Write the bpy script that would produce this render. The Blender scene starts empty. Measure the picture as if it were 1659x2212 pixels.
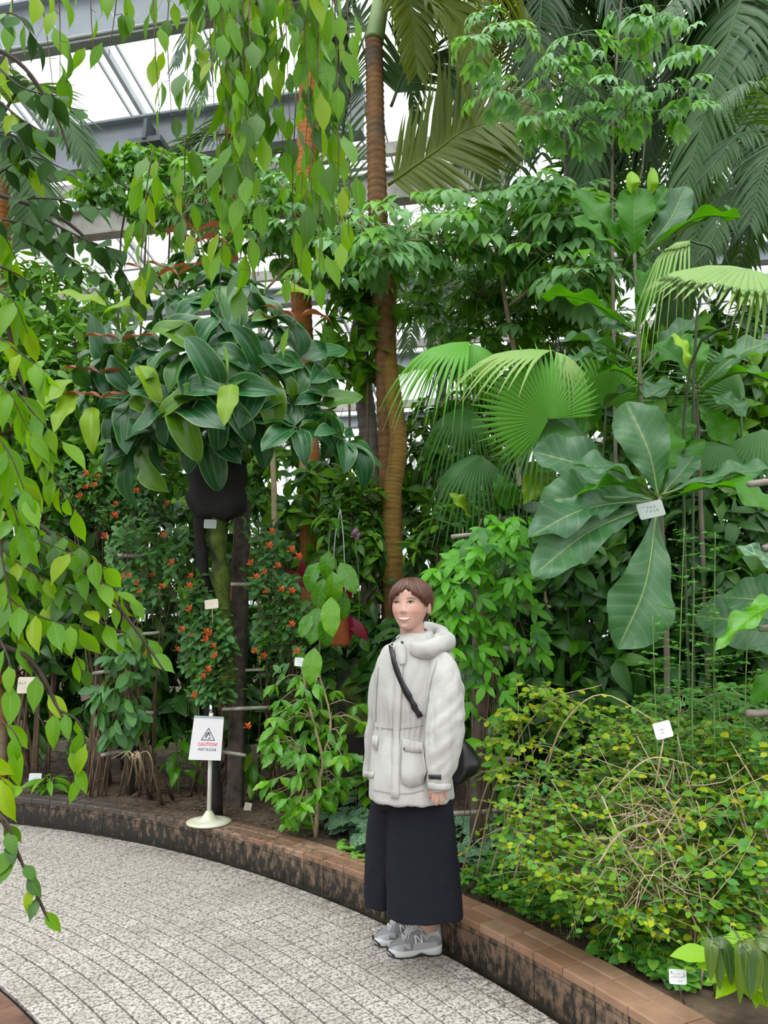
import bpy, bmesh, math, random
import numpy as np
from mathutils import Vector, Matrix
from mathutils.bvhtree import BVHTree
R = random.Random(7)
NR = np.random.default_rng(11)
C = bpy.context.scene.collection
SC = bpy.context.scene
PI = math.pi

# ------------------------------------------------------------------ camera
F, CX, CY = 1660.0, 829.5, 1106.0          # focal length and centre in pixels of the 1659x2212 frame
TH, CZ = math.atan(214 / 1660), 1.46       # the lens looks up a little from eye height
cd = bpy.data.cameras.new('camera'); cam = bpy.data.objects.new('camera', cd); C.objects.link(cam)
cam.location = (0, 0, CZ); cam.rotation_euler = (PI / 2 + TH, 0, 0)
cd.sensor_fit = 'VERTICAL'; cd.sensor_height = 24.0; cd.lens = 24.0 * F / 2212; cd.clip_end = 200; cd.clip_start = 0.05
SC.camera = cam

# ------------------------------------------------------------------ sky and exposure
w = bpy.data.worlds.new('overcast'); SC.world = w; w.use_nodes = True
nt = w.node_tree; nt.nodes.clear()
tc = nt.nodes.new('ShaderNodeTexCoord'); sx = nt.nodes.new('ShaderNodeSeparateXYZ'); rp = nt.nodes.new('ShaderNodeValToRGB')
bg = nt.nodes.new('ShaderNodeBackground'); ow = nt.nodes.new('ShaderNodeOutputWorld')
nt.links.new(tc.outputs['Generated'], sx.inputs[0]); nt.links.new(sx.outputs['Z'], rp.inputs[0])
nt.links.new(rp.outputs[0], bg.inputs[0]); nt.links.new(bg.outputs[0], ow.inputs[0])
rp.color_ramp.elements[0].position = 0.0; rp.color_ramp.elements[0].color = (0.30, 0.31, 0.32, 1)
rp.color_ramp.elements[1].position = 0.9; rp.color_ramp.elements[1].color = (0.97, 0.985, 1.0, 1)
bg.inputs[1].default_value = 3.4
sl = bpy.data.lights.new('veiled_sun', 'SUN'); sl.energy = 2.0; sl.angle = math.radians(50); sl.color = (1.0, 0.975, 0.93)
so = bpy.data.objects.new('veiled_sun', sl); C.objects.link(so)
so.rotation_euler = (math.radians(24), math.radians(-12), 0)   # high, behind the photographer's left shoulder
SC.view_settings.view_transform = 'Standard'; SC.view_settings.look = 'None'
SC.view_settings.gamma = 1.0; SC.view_settings.exposure = 0.0; SC.view_settings.use_curve_mapping = False
SC.cycles.max_bounces = 10; SC.cycles.diffuse_bounces = 3; SC.cycles.transmission_bounces = 6; SC.cycles.transparent_max_bounces = 12
SC.cycles.sample_clamp_indirect = 6

# ------------------------------------------------------------------ helpers
def P(px, py, d):
    """The point seen at pixel (px, py) whose distance along the view's ground axis is d."""
    a = (px - CX) / F; b = (CY - py) / F
    y = math.cos(TH) - b * math.sin(TH); z = math.sin(TH) + b * math.cos(TH)
    return Vector((a * d / y, d, CZ + z * d / y))
def PZ(px, py, z):
    """The point seen at pixel (px, py) that lies at height z."""
    q = P(px, py, 1.0); t = (z - CZ) / (q.z - CZ)
    return Vector((q.x * t, t, z))
def setp(o, label=None, cat=None, group=None, kind=None):
    if label: o['label'] = label
    if cat: o['category'] = cat
    if group: o['group'] = group
    if kind: o['kind'] = kind
    return o
def thing(name, label, cat, loc=(0, 0, 0), group=None, kind=None):
    o = bpy.data.objects.new(name, None); C.objects.link(o); o.location = loc; o.empty_display_size = .1
    return setp(o, label, cat, group, kind)
def put(name, me, mat=None, parent=None, M=None, label=None, kind=None):
    """Link mesh data as one object; M is its world matrix."""
    o = bpy.data.objects.new(name, me); C.objects.link(o)
    if mat is not None and not me.materials: me.materials.append(mat)
    if M is not None: o.matrix_basis = M
    if parent is not None:
        o.parent = parent
        if parent.type == 'EMPTY': o.matrix_parent_inverse = Matrix.Translation(parent.location).inverted()
        elif parent.matrix_basis != Matrix(): o.matrix_parent_inverse = parent.matrix_basis.inverted()
    return setp(o, label, None, None, kind)
def mesh_np(name, V, Fq, uv=None, rnd=None, smooth=True):
    """Mesh from arrays: V (n,3), Fq (m,k) faces of k corners, uv (n,2) and rnd (n,) per vertex."""
    V = np.asarray(V, np.float32); Fq = np.asarray(Fq, np.int32)
    me = bpy.data.meshes.new(name); m, k = Fq.shape
    me.vertices.add(len(V)); me.vertices.foreach_set('co', V.ravel())
    me.loops.add(m * k); me.loops.foreach_set('vertex_index', Fq.ravel())
    me.polygons.add(m); me.polygons.foreach_set('loop_start', np.arange(0, m * k, k, dtype=np.int32))
    me.polygons.foreach_set('loop_total', np.full(m, k, np.int32))
    if uv is not None:
        l = me.uv_layers.new(name='UVMap'); l.data.foreach_set('uv', np.asarray(uv, np.float32)[Fq.ravel()].ravel())
    if rnd is not None:
        a = me.attributes.new('rnd', 'FLOAT', 'POINT'); a.data.foreach_set('value', np.asarray(rnd, np.float32))
    me.update(calc_edges=True); me.validate()
    me.polygons.foreach_set('use_smooth', np.full(len(me.polygons), bool(smooth)))
    return me
class MB:
    """Collects quads of tubes, boxes and lofts into one mesh."""
    def __init__(s): s.v = []; s.f = []; s.uv = []; s.n = 0
    def grid(s, G, uv=None, close=False):
        G = np.asarray(G, float); a, b = G.shape[:2]; o = s.n
        s.v.append(G.reshape(-1, 3)); s.n += a * b
        if uv is None:
            uu, vv = np.meshgrid(np.linspace(0, 1, b), np.linspace(0, 1, a)); uv = np.stack([uu, vv], -1)
        s.uv.append(np.asarray(uv, float).reshape(-1, 2))
        i, j = np.meshgrid(np.arange(a - 1), np.arange(b if close else b - 1), indexing='ij'); j2 = (j + 1) % b
        s.f.append(np.stack([o + i * b + j, o + i * b + j2, o + (i + 1) * b + j2, o + (i + 1) * b + j], -1).reshape(-1, 4))
    def tube(s, pts, rad, n=6, cap=True):
        pts = np.array([tuple(p) for p in pts], float); k = len(pts)
        rad = np.broadcast_to(np.asarray(rad, float), (k,)).copy()
        T = np.gradient(pts, axis=0); T /= np.linalg.norm(T, axis=1)[:, None] + 1e-9
        ref = np.array([0, 0, 1.]) if abs(T[0][2]) < .9 else np.array([1., 0, 0])
        u = np.cross(ref, T[0]); u /= np.linalg.norm(u) + 1e-9; G = []
        for i in range(k):
            u = u - T[i] * (u @ T[i]); u /= np.linalg.norm(u) + 1e-9; v = np.cross(T[i], u)
            a = np.linspace(0, 2 * PI, n, endpoint=False)
            G.append(pts[i] + rad[i] * (np.cos(a)[:, None] * u + np.sin(a)[:, None] * v))
        G = np.array(G)
        if cap:
            G = np.concatenate([np.repeat(pts[:1], n, 0)[None], G, np.repeat(pts[-1:], n, 0)[None]])
        s.grid(G, close=True)
    def rings(s, G, cap=True):
        G = np.asarray(G, float)
        if cap:
            n = G.shape[1]
            G = np.concatenate([np.repeat(G[0].mean(0)[None], n, 0)[None], G, np.repeat(G[-1].mean(0)[None], n, 0)[None]])
        s.grid(G, close=True)
    def box(s, c, sx, sy, sz, M=None, bev=.0):
        c = np.array(c, float); b = min(bev, sx * .45, sy * .45, sz * .45)
        hx, hy, hz = sx / 2, sy / 2, sz / 2; G = []
        for z, e in ((-hz, b), (-hz + b, 0), (hz - b, 0), (hz, b)) if b > 0 else ((-hz, 0), (hz, 0)):
            x, y = hx - e, hy - e; q = b if b > 0 else 0
            ring = [(-x + q, -y), (x - q, -y), (x, -y + q), (x, y - q), (x - q, y), (-x + q, y), (-x, y - q), (-x, -y + q)] if q else [(-x, -y), (x, -y), (x, y), (-x, y)]
            G.append([(p[0], p[1], z) for p in ring])
        G = np.array(G)
        if M is not None: G = G @ np.array(M.to_3x3()).T
        s.rings(G + c)
    def mesh(s, name, smooth=True):
        return mesh_np(name, np.concatenate(s.v), np.concatenate(s.f), np.concatenate(s.uv), smooth=smooth)
    def build(s, name, mat, parent=None, label=None, kind=None, smooth=True, M=None):
        return put(name, s.mesh(name, smooth), mat, parent, M, label, kind)
def curve(pts, n=16):
    """Smooth Catmull-Rom line through points."""
    p = [Vector(q) for q in pts]
    if len(p) == 2: return [p[0].lerp(p[1], i / (n - 1)) for i in range(n)]
    p = [p[0] * 2 - p[1]] + p + [p[-1] * 2 - p[-2]]; m = len(p) - 3; out = []
    for i in range(n):
        t = i / (n - 1) * m; k = min(int(t), m - 1); t -= k; a, b, c, d = p[k:k + 4]
        out.append(.5 * ((2 * b) + (c - a) * t + (2 * a - 5 * b + 4 * c - d) * t * t + (3 * b - a - 3 * c + d) * t ** 3))
    return out
def frame(loc, d, n, s=1.0, sx=1.0):
    """Matrix with Y along d, Z near n."""
    y = Vector(d).normalized(); z = Vector(n) - y * y.dot(Vector(n))
    if z.length < 1e-4: z = y.orthogonal()
    z.normalize(); x = y.cross(z)
    M = Matrix((x * s * sx, y * s, z * s)).transposed().to_4x4(); M.translation = Vector(loc); return M
def rv(s=1.0): return Vector((R.gauss(0, s), R.gauss(0, s), R.gauss(0, s)))
U = R.uniform
DOWN = Vector((0, 0, -1)); UPV = Vector((0, 0, 1)); TOC = Vector((0, -1, 0))

# ------------------------------------------------------------------ materials
def newmat(name):
    m = bpy.data.materials.new(name); m.use_nodes = True; n = m.node_tree.nodes; b = n['Principled BSDF']; return m, n, m.node_tree.links, b
def mathn(n, l, op, a, b=None, c=None):
    q = n.new('ShaderNodeMath'); q.operation = op
    for i, v in enumerate((a, b, c)):
        if v is None: continue
        if isinstance(v, (int, float)): q.inputs[i].default_value = v
        else: l.new(v, q.inputs[i])
    return q.outputs[0]
def mixc(n, l, f, a, b, mode='MIX'):
    q = n.new('ShaderNodeMix'); q.data_type = 'RGBA'; q.blend_type = mode
    for i, v in ((0, f), (6, a), (7, b)):
        if isinstance(v, (int, float)): q.inputs[i].default_value = v
        elif isinstance(v, (tuple, list)): q.inputs[i].default_value = tuple(v)[:3] + (1,)
        else: l.new(v, q.inputs[i])
    return q.outputs[2]
def noise(n, l, scale, detail=3, rough=.55, vec=None, kind='Object'):
    q = n.new('ShaderNodeTexNoise'); q.inputs['Scale'].default_value = scale; q.inputs['Detail'].default_value = detail; q.inputs['Roughness'].default_value = rough
    if vec is None: vec = n.new('ShaderNodeTexCoord').outputs[kind]
    l.new(vec, q.inputs['Vector']); return q.outputs[0]
def ramp(n, l, f, stops):
    q = n.new('ShaderNodeValToRGB'); e = q.color_ramp.elements
    while len(e) < len(stops): e.new(.5)
    for i, (p, c) in enumerate(stops): e[i].position = p; e[i].color = tuple(c)[:3] + (1,) if not isinstance(c, (int, float)) else (c, c, c, 1)
    l.new(f, q.inputs[0]); return q.outputs[0]
def bump(n, l, b, h, s=.3, d=.01):
    q = n.new('ShaderNodeBump'); q.inputs['Strength'].default_value = s; q.inputs['Distance'].default_value = d
    l.new(h, q.inputs['Height']); l.new(q.outputs[0], b.inputs['Normal'])
def plain(name, col, rough=.6, var=0.0, scale=8, metal=0, bumpy=0, col2=None):
    m, n, l, b = newmat(name); b.inputs['Base Color'].default_value = tuple(col) + (1,); b.inputs['Roughness'].default_value = rough; b.inputs['Metallic'].default_value = metal
    if var or col2 or bumpy:
        f = noise(n, l, scale, 5); k = ramp(n, l, f, [(.3, 0.), (.7, 1.)])
        if var or col2: l.new(mixc(n, l, k, tuple(c * (1 - var) for c in col), col2 or tuple(min(1, c * (1 + var)) for c in col)), b.inputs['Base Color'])
        if bumpy: bump(n, l, b, f, bumpy, .01)
    return m
def sat(c, k=1.34):
    m = .3 * c[0] + .6 * c[1] + .1 * c[2]; return tuple(max(.002, m + (x - m) * k) for x in c)
def leafmat(name, ca, cb, vein=None, nv=7, vs=.25, rough=.38, trans=.3, tcol=None, cc=None, spots=None, edge=None, ribs=False, tip=None, spec=.4, slant=2.0, midw=.035):
    """A leaf: colour varies from leaf to leaf between ca, cb (and now and then cc), pale midrib and side veins, light shines through."""
    ca, cb, tcol, cc = sat(ca), sat(cb), tcol and sat(tcol), cc and sat(cc)
    m, n, l, b = newmat(name); out = n['Material Output']
    uvn = n.new('ShaderNodeUVMap'); uvn.uv_map = 'UVMap'; s = n.new('ShaderNodeSeparateXYZ'); l.new(uvn.outputs[0], s.inputs[0])
    au = mathn(n, l, 'ABSOLUTE', mathn(n, l, 'SUBTRACT', s.outputs[0], .5)); v = s.outputs[1]
    oi = n.new('ShaderNodeObjectInfo'); at = n.new('ShaderNodeAttribute'); at.attribute_name = 'rnd'
    r = mathn(n, l, 'FRACT', mathn(n, l, 'ADD', oi.outputs['Random'], at.outputs['Fac']))
    stops = [(0, ca), (.85, cb)] if cc is None else [(0, ca), (.72, cb), (.9, cc)]
    col = ramp(n, l, r, stops)
    if spots:
        f = noise(n, l, spots[1], 2, .5, uvn.outputs[0]); col = mixc(n, l, ramp(n, l, f, [(.45, 0.), (.6, 1.)]), col, spots[0])
    mid = ramp(n, l, au, [(.0, 1.), (midw, 0.)])
    if ribs: side = ramp(n, l, mathn(n, l, 'ABSOLUTE', mathn(n, l, 'SUBTRACT', au, .24)), [(.0, 1.), (.03, 0.)])
    else: side = ramp(n, l, mathn(n, l, 'FRACT', mathn(n, l, 'SUBTRACT', mathn(n, l, 'MULTIPLY', v, nv), mathn(n, l, 'MULTIPLY', au, slant))), [(.0, 1.), (.14, 0.), (.86, 0.), (1., 1.)])
    msk = mathn(n, l, 'ADD', mathn(n, l, 'MULTIPLY', mid, .75), mathn(n, l, 'MULTIPLY', side, vs)); q = mathn(n, l, 'MINIMUM', msk, 1.0)
    if vein: col = mixc(n, l, q, col, vein)
    if edge: col = mixc(n, l, ramp(n, l, au, [(.44, 0.), (.49, .8)]), col, edge)
    if tip: col = mixc(n, l, ramp(n, l, v, [(tip[1], 0.), (min(.99, tip[1] + .1), 1.)]), col, tip[0])
    l.new(col, b.inputs['Base Color']); b.inputs['Roughness'].default_value = rough; b.inputs['Specular IOR Level'].default_value = spec
    bump(n, l, b, q, .35, .004)
    t = n.new('ShaderNodeBsdfTranslucent'); l.new(mixc(n, l, .75, col, tcol or cb), t.inputs[0])
    mx = n.new('ShaderNodeMixShader'); mx.inputs[0].default_value = trans
    l.new(b.outputs[0], mx.inputs[1]); l.new(t.outputs[0], mx.inputs[2]); l.new(mx.outputs[0], out.inputs[0]); return m
# ------------------------------------------------------------------ leaf shapes (unit length along +Y, face +Z)
PROF = {
 'ficus': ([0, .07, .12, .22, .36, .52, .68, .80, .88, .95, 1], [.03, .03, .28, .74, 1, .97, .72, .38, .15, .06, .0]),
 'ovate': ([0, .05, .1, .2, .34, .5, .68, .84, .94, 1], [.04, .05, .45, .86, 1, .93, .68, .35, .13, .0]),
 'lance': ([0, .06, .15, .3, .45, .62, .8, .92, 1], [.04, .06, .45, .86, 1, .9, .55, .22, .0]),
 'ellip': ([0, .06, .12, .25, .45, .65, .82, .94, 1], [.05, .07, .5, .9, 1, .92, .66, .3, .02]),
 'obov': ([0, .05, .15, .3, .5, .68, .82, .92, .97, 1], [.06, .08, .24, .48, .82, 1, .90, .58, .28, .02]),
 'medin': ([0, .03, .1, .24, .42, .58, .74, .87, .95, 1], [.1, .3, .7, .95, 1, .92, .72, .42, .17, .0]),
 'strap': ([0, .05, .2, .4, .6, .8, .92, 1], [.3, .4, .8, 1, 1, .75, .4, .02]),
}
def leafarr(prof='ficus', hw=.22, nv=8, nu=2, fold=.25, droop=.5, wave=0., wfreq=3, corr=0., ncorr=9, twist=0., cup=0., seed=0, petiole=0., prad=.012):
    """Arrays of one leaf: hw half-width, fold V angle, droop total bend, wave at the edge, corr puckering between side veins."""
    rg = np.random.default_rng(seed + 5); xs, ys = PROF[prof]
    vv = np.linspace(0, 1, nv + 1); vv = vv ** .92
    us = np.linspace(-1, 1, 2 * nu + 1); ph = rg.uniform(0, 6.28, 4)
    w = np.interp(vv, xs, ys) * hw
    ang = droop * vv ** 1.2; dv = np.diff(vv, prepend=0)
    cy = np.cumsum(np.cos(ang) * dv); cz = -np.cumsum(np.sin(ang) * dv)
    G = np.zeros((nv + 1, 2 * nu + 1, 3)); uv = np.zeros((nv + 1, 2 * nu + 1, 2))
    for j, u in enumerate(us):
        a = abs(u); x = u * w * math.cos(fold); h = a * w * math.sin(fold) - cup * w * a * a
        h = h + wave * a * a * np.sin(vv * wfreq * 6.28 + ph[0 if u < 0 else 1]) * np.clip(w / hw, 0, 1)
        if corr: h = h + corr * a ** .5 * (1 - a ** 6) * np.abs(np.sin((vv - a * hw * .55) * ncorr * PI)) * (w / hw) * hw
        tw = twist * vv; x2 = x * np.cos(tw) - h * np.sin(tw); h2 = x * np.sin(tw) + h * np.cos(tw)
        G[:, j, 0] = x2; G[:, j, 1] = cy + h2 * np.sin(ang); G[:, j, 2] = cz + h2 * np.cos(ang)
        uv[:, j, 0] = .5 + u * .5; uv[:, j, 1] = vv
    if petiole:
        G[..., 1] += petiole
    mb = MB(); mb.grid(G, uv)
    if petiole: mb.tube([(0, 0, 0), (0, petiole * .5, prad * .6), (0, petiole * 1.04, 0)], prad, 4, cap=False); mb.uv[-1][:] = (.5, .5)
    return np.concatenate(mb.v), np.concatenate(mb.f), np.concatenate(mb.uv)
def join(parts):
    V, Fq, T, o = [], [], [], 0
    for M, (v, f, t) in parts:
        M = np.array(M); V.append(v @ M[:3, :3].T + M[:3, 3]); Fq.append(f + o); T.append(t); o += len(v)
    return np.concatenate(V), np.concatenate(Fq), np.concatenate(T)
class Kind:
    """A few variants of one leaf shape in one material, kept as arrays and as shared mesh data."""
    def __init__(s, name, mat, arrs): s.name = name; s.mat = mat; s.arrs = arrs; s.me = [None] * len(arrs)
    def mesh(s, i):
        if s.me[i] is None:
            s.me[i] = mesh_np(s.name, *s.arrs[i]); s.me[i].materials.append(s.mat)
        return s.me[i]
def kind(name, mat, n=3, **k):
    dr, fo = k.pop('droop', .5), k.pop('fold', .25)
    return Kind(name, mat, [leafarr(droop=dr * (0.5 + i * .9 / max(1, n - 1)), fold=fo * (.6 + .5 * i), seed=i, **k) for i in range(n)])
class Plant:
    """A thing: an Empty at its foot, a stem part, and its leaves as parts (the 300 that show largest; what is left joins one part of kind stuff)."""
    def __init__(s, name, label, cat, loc, group=None):
        s.root = thing(name, label, cat, loc, group); s.L = []; s.st = MB(); s.loc = Vector(loc)
    def stem(s, pts, r0, r1, n=5, k=12):
        c = curve(pts, k); s.st.tube(c, np.linspace(r0, r1, len(c)), n); return c
    def leaf(s, kd, loc, d, n, size, sx=1.0, var=None):
        s.L.append((kd, R.randrange(len(kd.arrs)) if var is None else var, frame(loc, d, n, size, sx)))
    def done(s, stem_mat, most=300, stem_name='stem', leaf_name='leaf', fine=None):
        if s.st.n: s.st.build(stem_name, stem_mat, s.root, kind=fine)
        cam_at = Vector((0, 0, CZ))
        def sz(t):
            p = t[2].translation; d = (p - cam_at).length
            return -t[2].col[1].length / max(.3, d) * (1.0 if s.inview(p) else .01)
        L = sorted(s.L, key=sz) if len(s.L) > most else s.L
        for kd, i, M in L[:most]: put(leaf_name, kd.mesh(i), None, s.root, M)
        rest = {}
        for t in L[most:]: rest.setdefault(t[0].mat.name, []).append(t)
        for mn, ts in rest.items():
            V, Fq, T, o, rn = [], [], [], 0, []
            for kd, i, M in ts:
                v, f, t = kd.arrs[i]; A = np.array(M); V.append(v @ A[:3, :3].T + A[:3, 3]); Fq.append(f + o); T.append(t); o += len(v); rn.append(np.full(len(v), R.random()))
            put('foliage', mesh_np('foliage', np.concatenate(V), np.concatenate(Fq), np.concatenate(T), np.concatenate(rn)), ts[0][0].mat, s.root, kind='stuff')
        return s.root
    @staticmethod
    def inview(p):
        if p.y < .3: return False
        c, q = math.cos(TH), math.sin(TH); z = p.z - CZ; f = p.y * c + z * q; v = -p.y * q + z * c
        return abs(p.x / f) < .52 and abs(v / f) < .69
def pick_in(poly):
    xs = [p[0] for p in poly]; ys = [p[1] for p in poly]
    while True:
        x, y = U(min(xs), max(xs)), U(min(ys), max(ys)); c = False; j = len(poly) - 1
        for i in range(len(poly)):
            if (poly[i][1] > y) != (poly[j][1] > y) and x < (poly[j][0] - poly[i][0]) * (y - poly[i][1]) / (poly[j][1] - poly[i][1]) + poly[i][0]: c = not c
            j = i
        if c: return x, y
def bushy(pl, kd, spots, n, size, hang=.5, out=None, whorl=4, tl=.12, up=.6, spread=.9, stem_r=.003):
    """Short leafy twigs at the given spots; each carries a whorl of leaves."""
    for p in spots:
        p = Vector(p)
        o = (p - out).normalized() if out is not None else Vector((U(-1, 1), U(-1, .2), U(-.2, .6))).normalized()
        ax = (o + Vector((0, 0, .35 - hang)) + rv(.25)).normalized(); q = p - ax * tl
        pl.st.tube([q, q.lerp(p, .5) + rv(tl * .06), p], [stem_r, stem_r * .8, stem_r * .5], 4)
        e = ax.orthogonal().normalized(); f = ax.cross(e)
        for i in range(whorl):
            a = i * 2 * PI / whorl * 1.0 + U(-.5, .5); rad = e * math.cos(a) + f * math.sin(a); t = U(.35, 1)
            d = rad * spread + ax * U(.15, .7) + Vector((0, 0, -hang * U(.5, 1.2)))
            nn = ax * .6 + Vector((0, -.25, up)) + rv(.22)
            pl.leaf(kd if not isinstance(kd, list) else R.choice(kd), q.lerp(p, t), d, nn, size * U(.7, 1.2))

# ------------------------------------------------------------------ fan palm leaf and feather palm frond
def fan_arr(R0=.5, nseg=34, span=2.5, united=.5, droop=.5, tipdroop=.35, pleat=.012, split=.0, seed=0, fold=.15):
    """Fan: blade spread over +-span around +Y from the hastula at the origin."""
    rg = np.random.default_rng(seed); mb = MB(); rows = np.array([.02, .2, .4, united, united + .12, .78, .9, 1.0])
    for i in range(nseg):
        t0 = -span + 2 * span * i / nseg; t1 = -span + 2 * span * (i + 1) / nseg; tm = (t0 + t1) / 2
        ln = R0 * (1 - .28 * (abs(tm) / span) ** 2) * rg.uniform(.94, 1.03); td = tipdroop * rg.uniform(.5, 1.6); G = []
        for r in rows:
            k = 1.0 if r <= united else max(0.02, 1 - ((r - united) / (1 - united)) ** .8)
            h = (t1 - t0) / 2 * k; rr = ln * r; row = []
            for a, e in ((tm - h, 0), (tm, 1), (tm + h, 0)):
                g = abs(math.sin(a)) * rr
                z = pleat * e * min(1, r * 2) * k - droop * rr * rr / R0 - td * max(0, r - united) ** 2 * R0 * 2 - fold * g
                row.append((math.sin(a) * rr * (1 - .18 * droop * r), math.cos(a) * rr * (1 - .18 * droop * r), z))
            G.append(row)
        uv = [[(.5 + (j - 1) * .35, r) for j in range(3)] for r in rows]; mb.grid(G, uv)
    return np.concatenate(mb.v), np.concatenate(mb.f), np.concatenate(mb.uv)
def frond_arr(pts, up, n=46, L=.5, w=.016, sweep=.9, droop=.5, side=1.0, plane=.15, r0=.014, seed=0, start=.12):
    """Feather frond along a curve: rachis tube and two rows of leaflets."""
    rg = np.random.default_rng(seed); c = curve(pts, 24); mb = MB()
    mb.tube(c, np.linspace(r0, r0 * .2, 24), 5); mb.uv[-1][:] = (.5, .5)
    up = Vector(up).normalized()
    for i in range(n):
        t = start + (1 - start) * i / (n - 1); k = t * 23; a = min(22, int(k)); p = c[a].lerp(c[a + 1], k - a); T = (c[a + 1] - c[a]).normalized()
        S = T.cross(up).normalized(); N = S.cross(T).normalized()
        ln = L * (.35 + .65 * math.sin(PI * min(1, (t * .78 + .2)))) * rg.uniform(.9, 1.1)
        for sg in (-1, 1):
            sw = sweep * (1 + .5 * t) + rg.normal(0, .05)
            d = (S * sg * math.cos(sw * .6) + T * math.sin(sw * .6) * 1.1 + N * (plane + rg.normal(0, .08))).normalized(); q = p.copy(); G = []
            ws = T - d * T.dot(d); ws.normalize(); m = 4
            for j in range(m + 1):
                s_ = j / m; ww = w * (.55, 1, .95, .6, .05)[j]
                G.append([tuple(q - ws * ww), tuple(q + N * ww * .25), tuple(q + ws * ww)])
                d = (d + Vector((0, 0, -droop * rg.uniform(.6, 1.4) / m))).normalized(); q = q + d * ln / m
            mb.grid(G, [[(.2, j / m), (.5, j / m), (.8, j / m)] for j in range(m + 1)])
    return np.concatenate(mb.v), np.concatenate(mb.f), np.concatenate(mb.uv)
def big_leaf(pl, mat, pts, width, n, prof='obov', nv=60, nu=5, fold=.25, corr=.10, ncorr=11, wave=.042, name='leaf', twist=0, wf=3, label=None, pet=.0, petmat=None):
    """One large leaf along a world-space midrib curve; n is the direction its face looks."""
    c = curve(pts, nv + 1); xs, ys = PROF[prof]; n = Vector(n).normalized(); G = []; uv = []
    L = sum((c[i + 1] - c[i]).length for i in range(nv)); rg = [U(0, 6.28) for _ in range(4)]
    for i in range(nv + 1):
        v = i / nv; T = (c[min(nv, i + 1)] - c[max(0, i - 1)]).normalized(); N = n - T * n.dot(T); N.normalize(); S = T.cross(N)
        if twist: q = Matrix.Rotation(twist * v, 3, T); N = q @ N; S = q @ S
        hw = float(np.interp(v, xs, ys)) * width; row = []; ru = []
        for j in range(2 * nu + 1):
            u = (j - nu) / nu; a = abs(u)
            h = a * hw * math.sin(fold) + wave * L * a * a * math.sin(v * wf * 6.28 + rg[0 if u < 0 else 1]) * min(1, hw / width * 1.3)
            h += corr * width * a ** .5 * (1 - .8 * a ** 4) * abs(math.sin((v - a * .16) * ncorr * PI)) * hw / width
            row.append(tuple(c[i] + S * (u * hw * math.cos(fold)) + N * h)); ru.append((.5 + u * .5, v))
        G.append(row); uv.append(ru)
    mb = MB(); mb.grid(G, uv)
    mb.tube([c[i] - n * .003 for i in range(0, nv + 1, 3)], np.linspace(.007, .0015, len(range(0, nv + 1, 3))), 5); mb.uv[-1][:] = (.5, .3)
    return put(name, mb.mesh(name), mat, pl.root, None, label)
# ------------------------------------------------------------------ setting: paving, gutter, kerb, bed, greenhouse
def tile_mat():
    m, n, l, b = newmat('paving_tile'); co = n.new('ShaderNodeTexCoord').outputs['Object']
    v1 = n.new('ShaderNodeTexVoronoi'); v1.feature = 'DISTANCE_TO_EDGE'; v1.inputs['Scale'].default_value = 66; v1.inputs['Randomness'].default_value = 1
    wp = n.new('ShaderNodeTexNoise'); wp.inputs['Scale'].default_value = 90; wp.inputs['Detail'].default_value = 1; l.new(co, wp.inputs['Vector'])
    mx = mixc(n, l, .012, co, wp.outputs['Color'], 'ADD'); l.new(mx, v1.inputs['Vector'])
    bl = ramp(n, l, v1.outputs['Distance'], [(.10, 1.), (.24, 0.)])
    f2 = noise(n, l, 66, 1, .4, co); br = ramp(n, l, f2, [(.40, 0.), (.58, 1.)])
    mk = mathn(n, l, 'MULTIPLY', bl, br)
    oi = n.new('ShaderNodeObjectInfo'); base = ramp(n, l, oi.outputs['Random'], [(0, (.50, .455, .415)), (1, (.60, .55, .505))])
    col = mixc(n, l, mk, base, (.20, .168, .145))
    dirt = noise(n, l, 2.3, 5, .6, co); col = mixc(n, l, ramp(n, l, dirt, [(.5, 0.), (.8, .6)]), col, (.20, .185, .13))
    sp = n.new('ShaderNodeSeparateXYZ'); l.new(co, sp.inputs[0])
    # grime that collects along the gutter (distance from the arc's centre)
    dx = mathn(n, l, 'ADD', sp.outputs[0], 4.4); rr = mathn(n, l, 'SQRT', mathn(n, l, 'ADD', mathn(n, l, 'MULTIPLY', dx, dx), mathn(n, l, 'MULTIPLY', sp.outputs[1], sp.outputs[1])))
    ed = mathn(n, l, 'MULTIPLY', ramp(n, l, mathn(n, l, 'MULTIPLY', mathn(n, l, 'SUBTRACT', rr, 5.0), 1.1), [(.72, 0.), (.92, 1.)]), ramp(n, l, noise(n, l, 26, 4, .7, co), [(.45, 0.), (.62, .85)]))
    col = mixc(n, l, ed, col, (.075, .075, .055))
    l.new(col, b.inputs['Base Color']); b.inputs['Roughness'].default_value = .55
    l.new(ramp(n, l, noise(n, l, 5, 2, .5, co), [(.3, .35), (.7, .62)]), b.inputs['Roughness'])
    bump(n, l, b, mathn(n, l, 'SUBTRACT', 1.0, mk), .25, .002); return m
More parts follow.
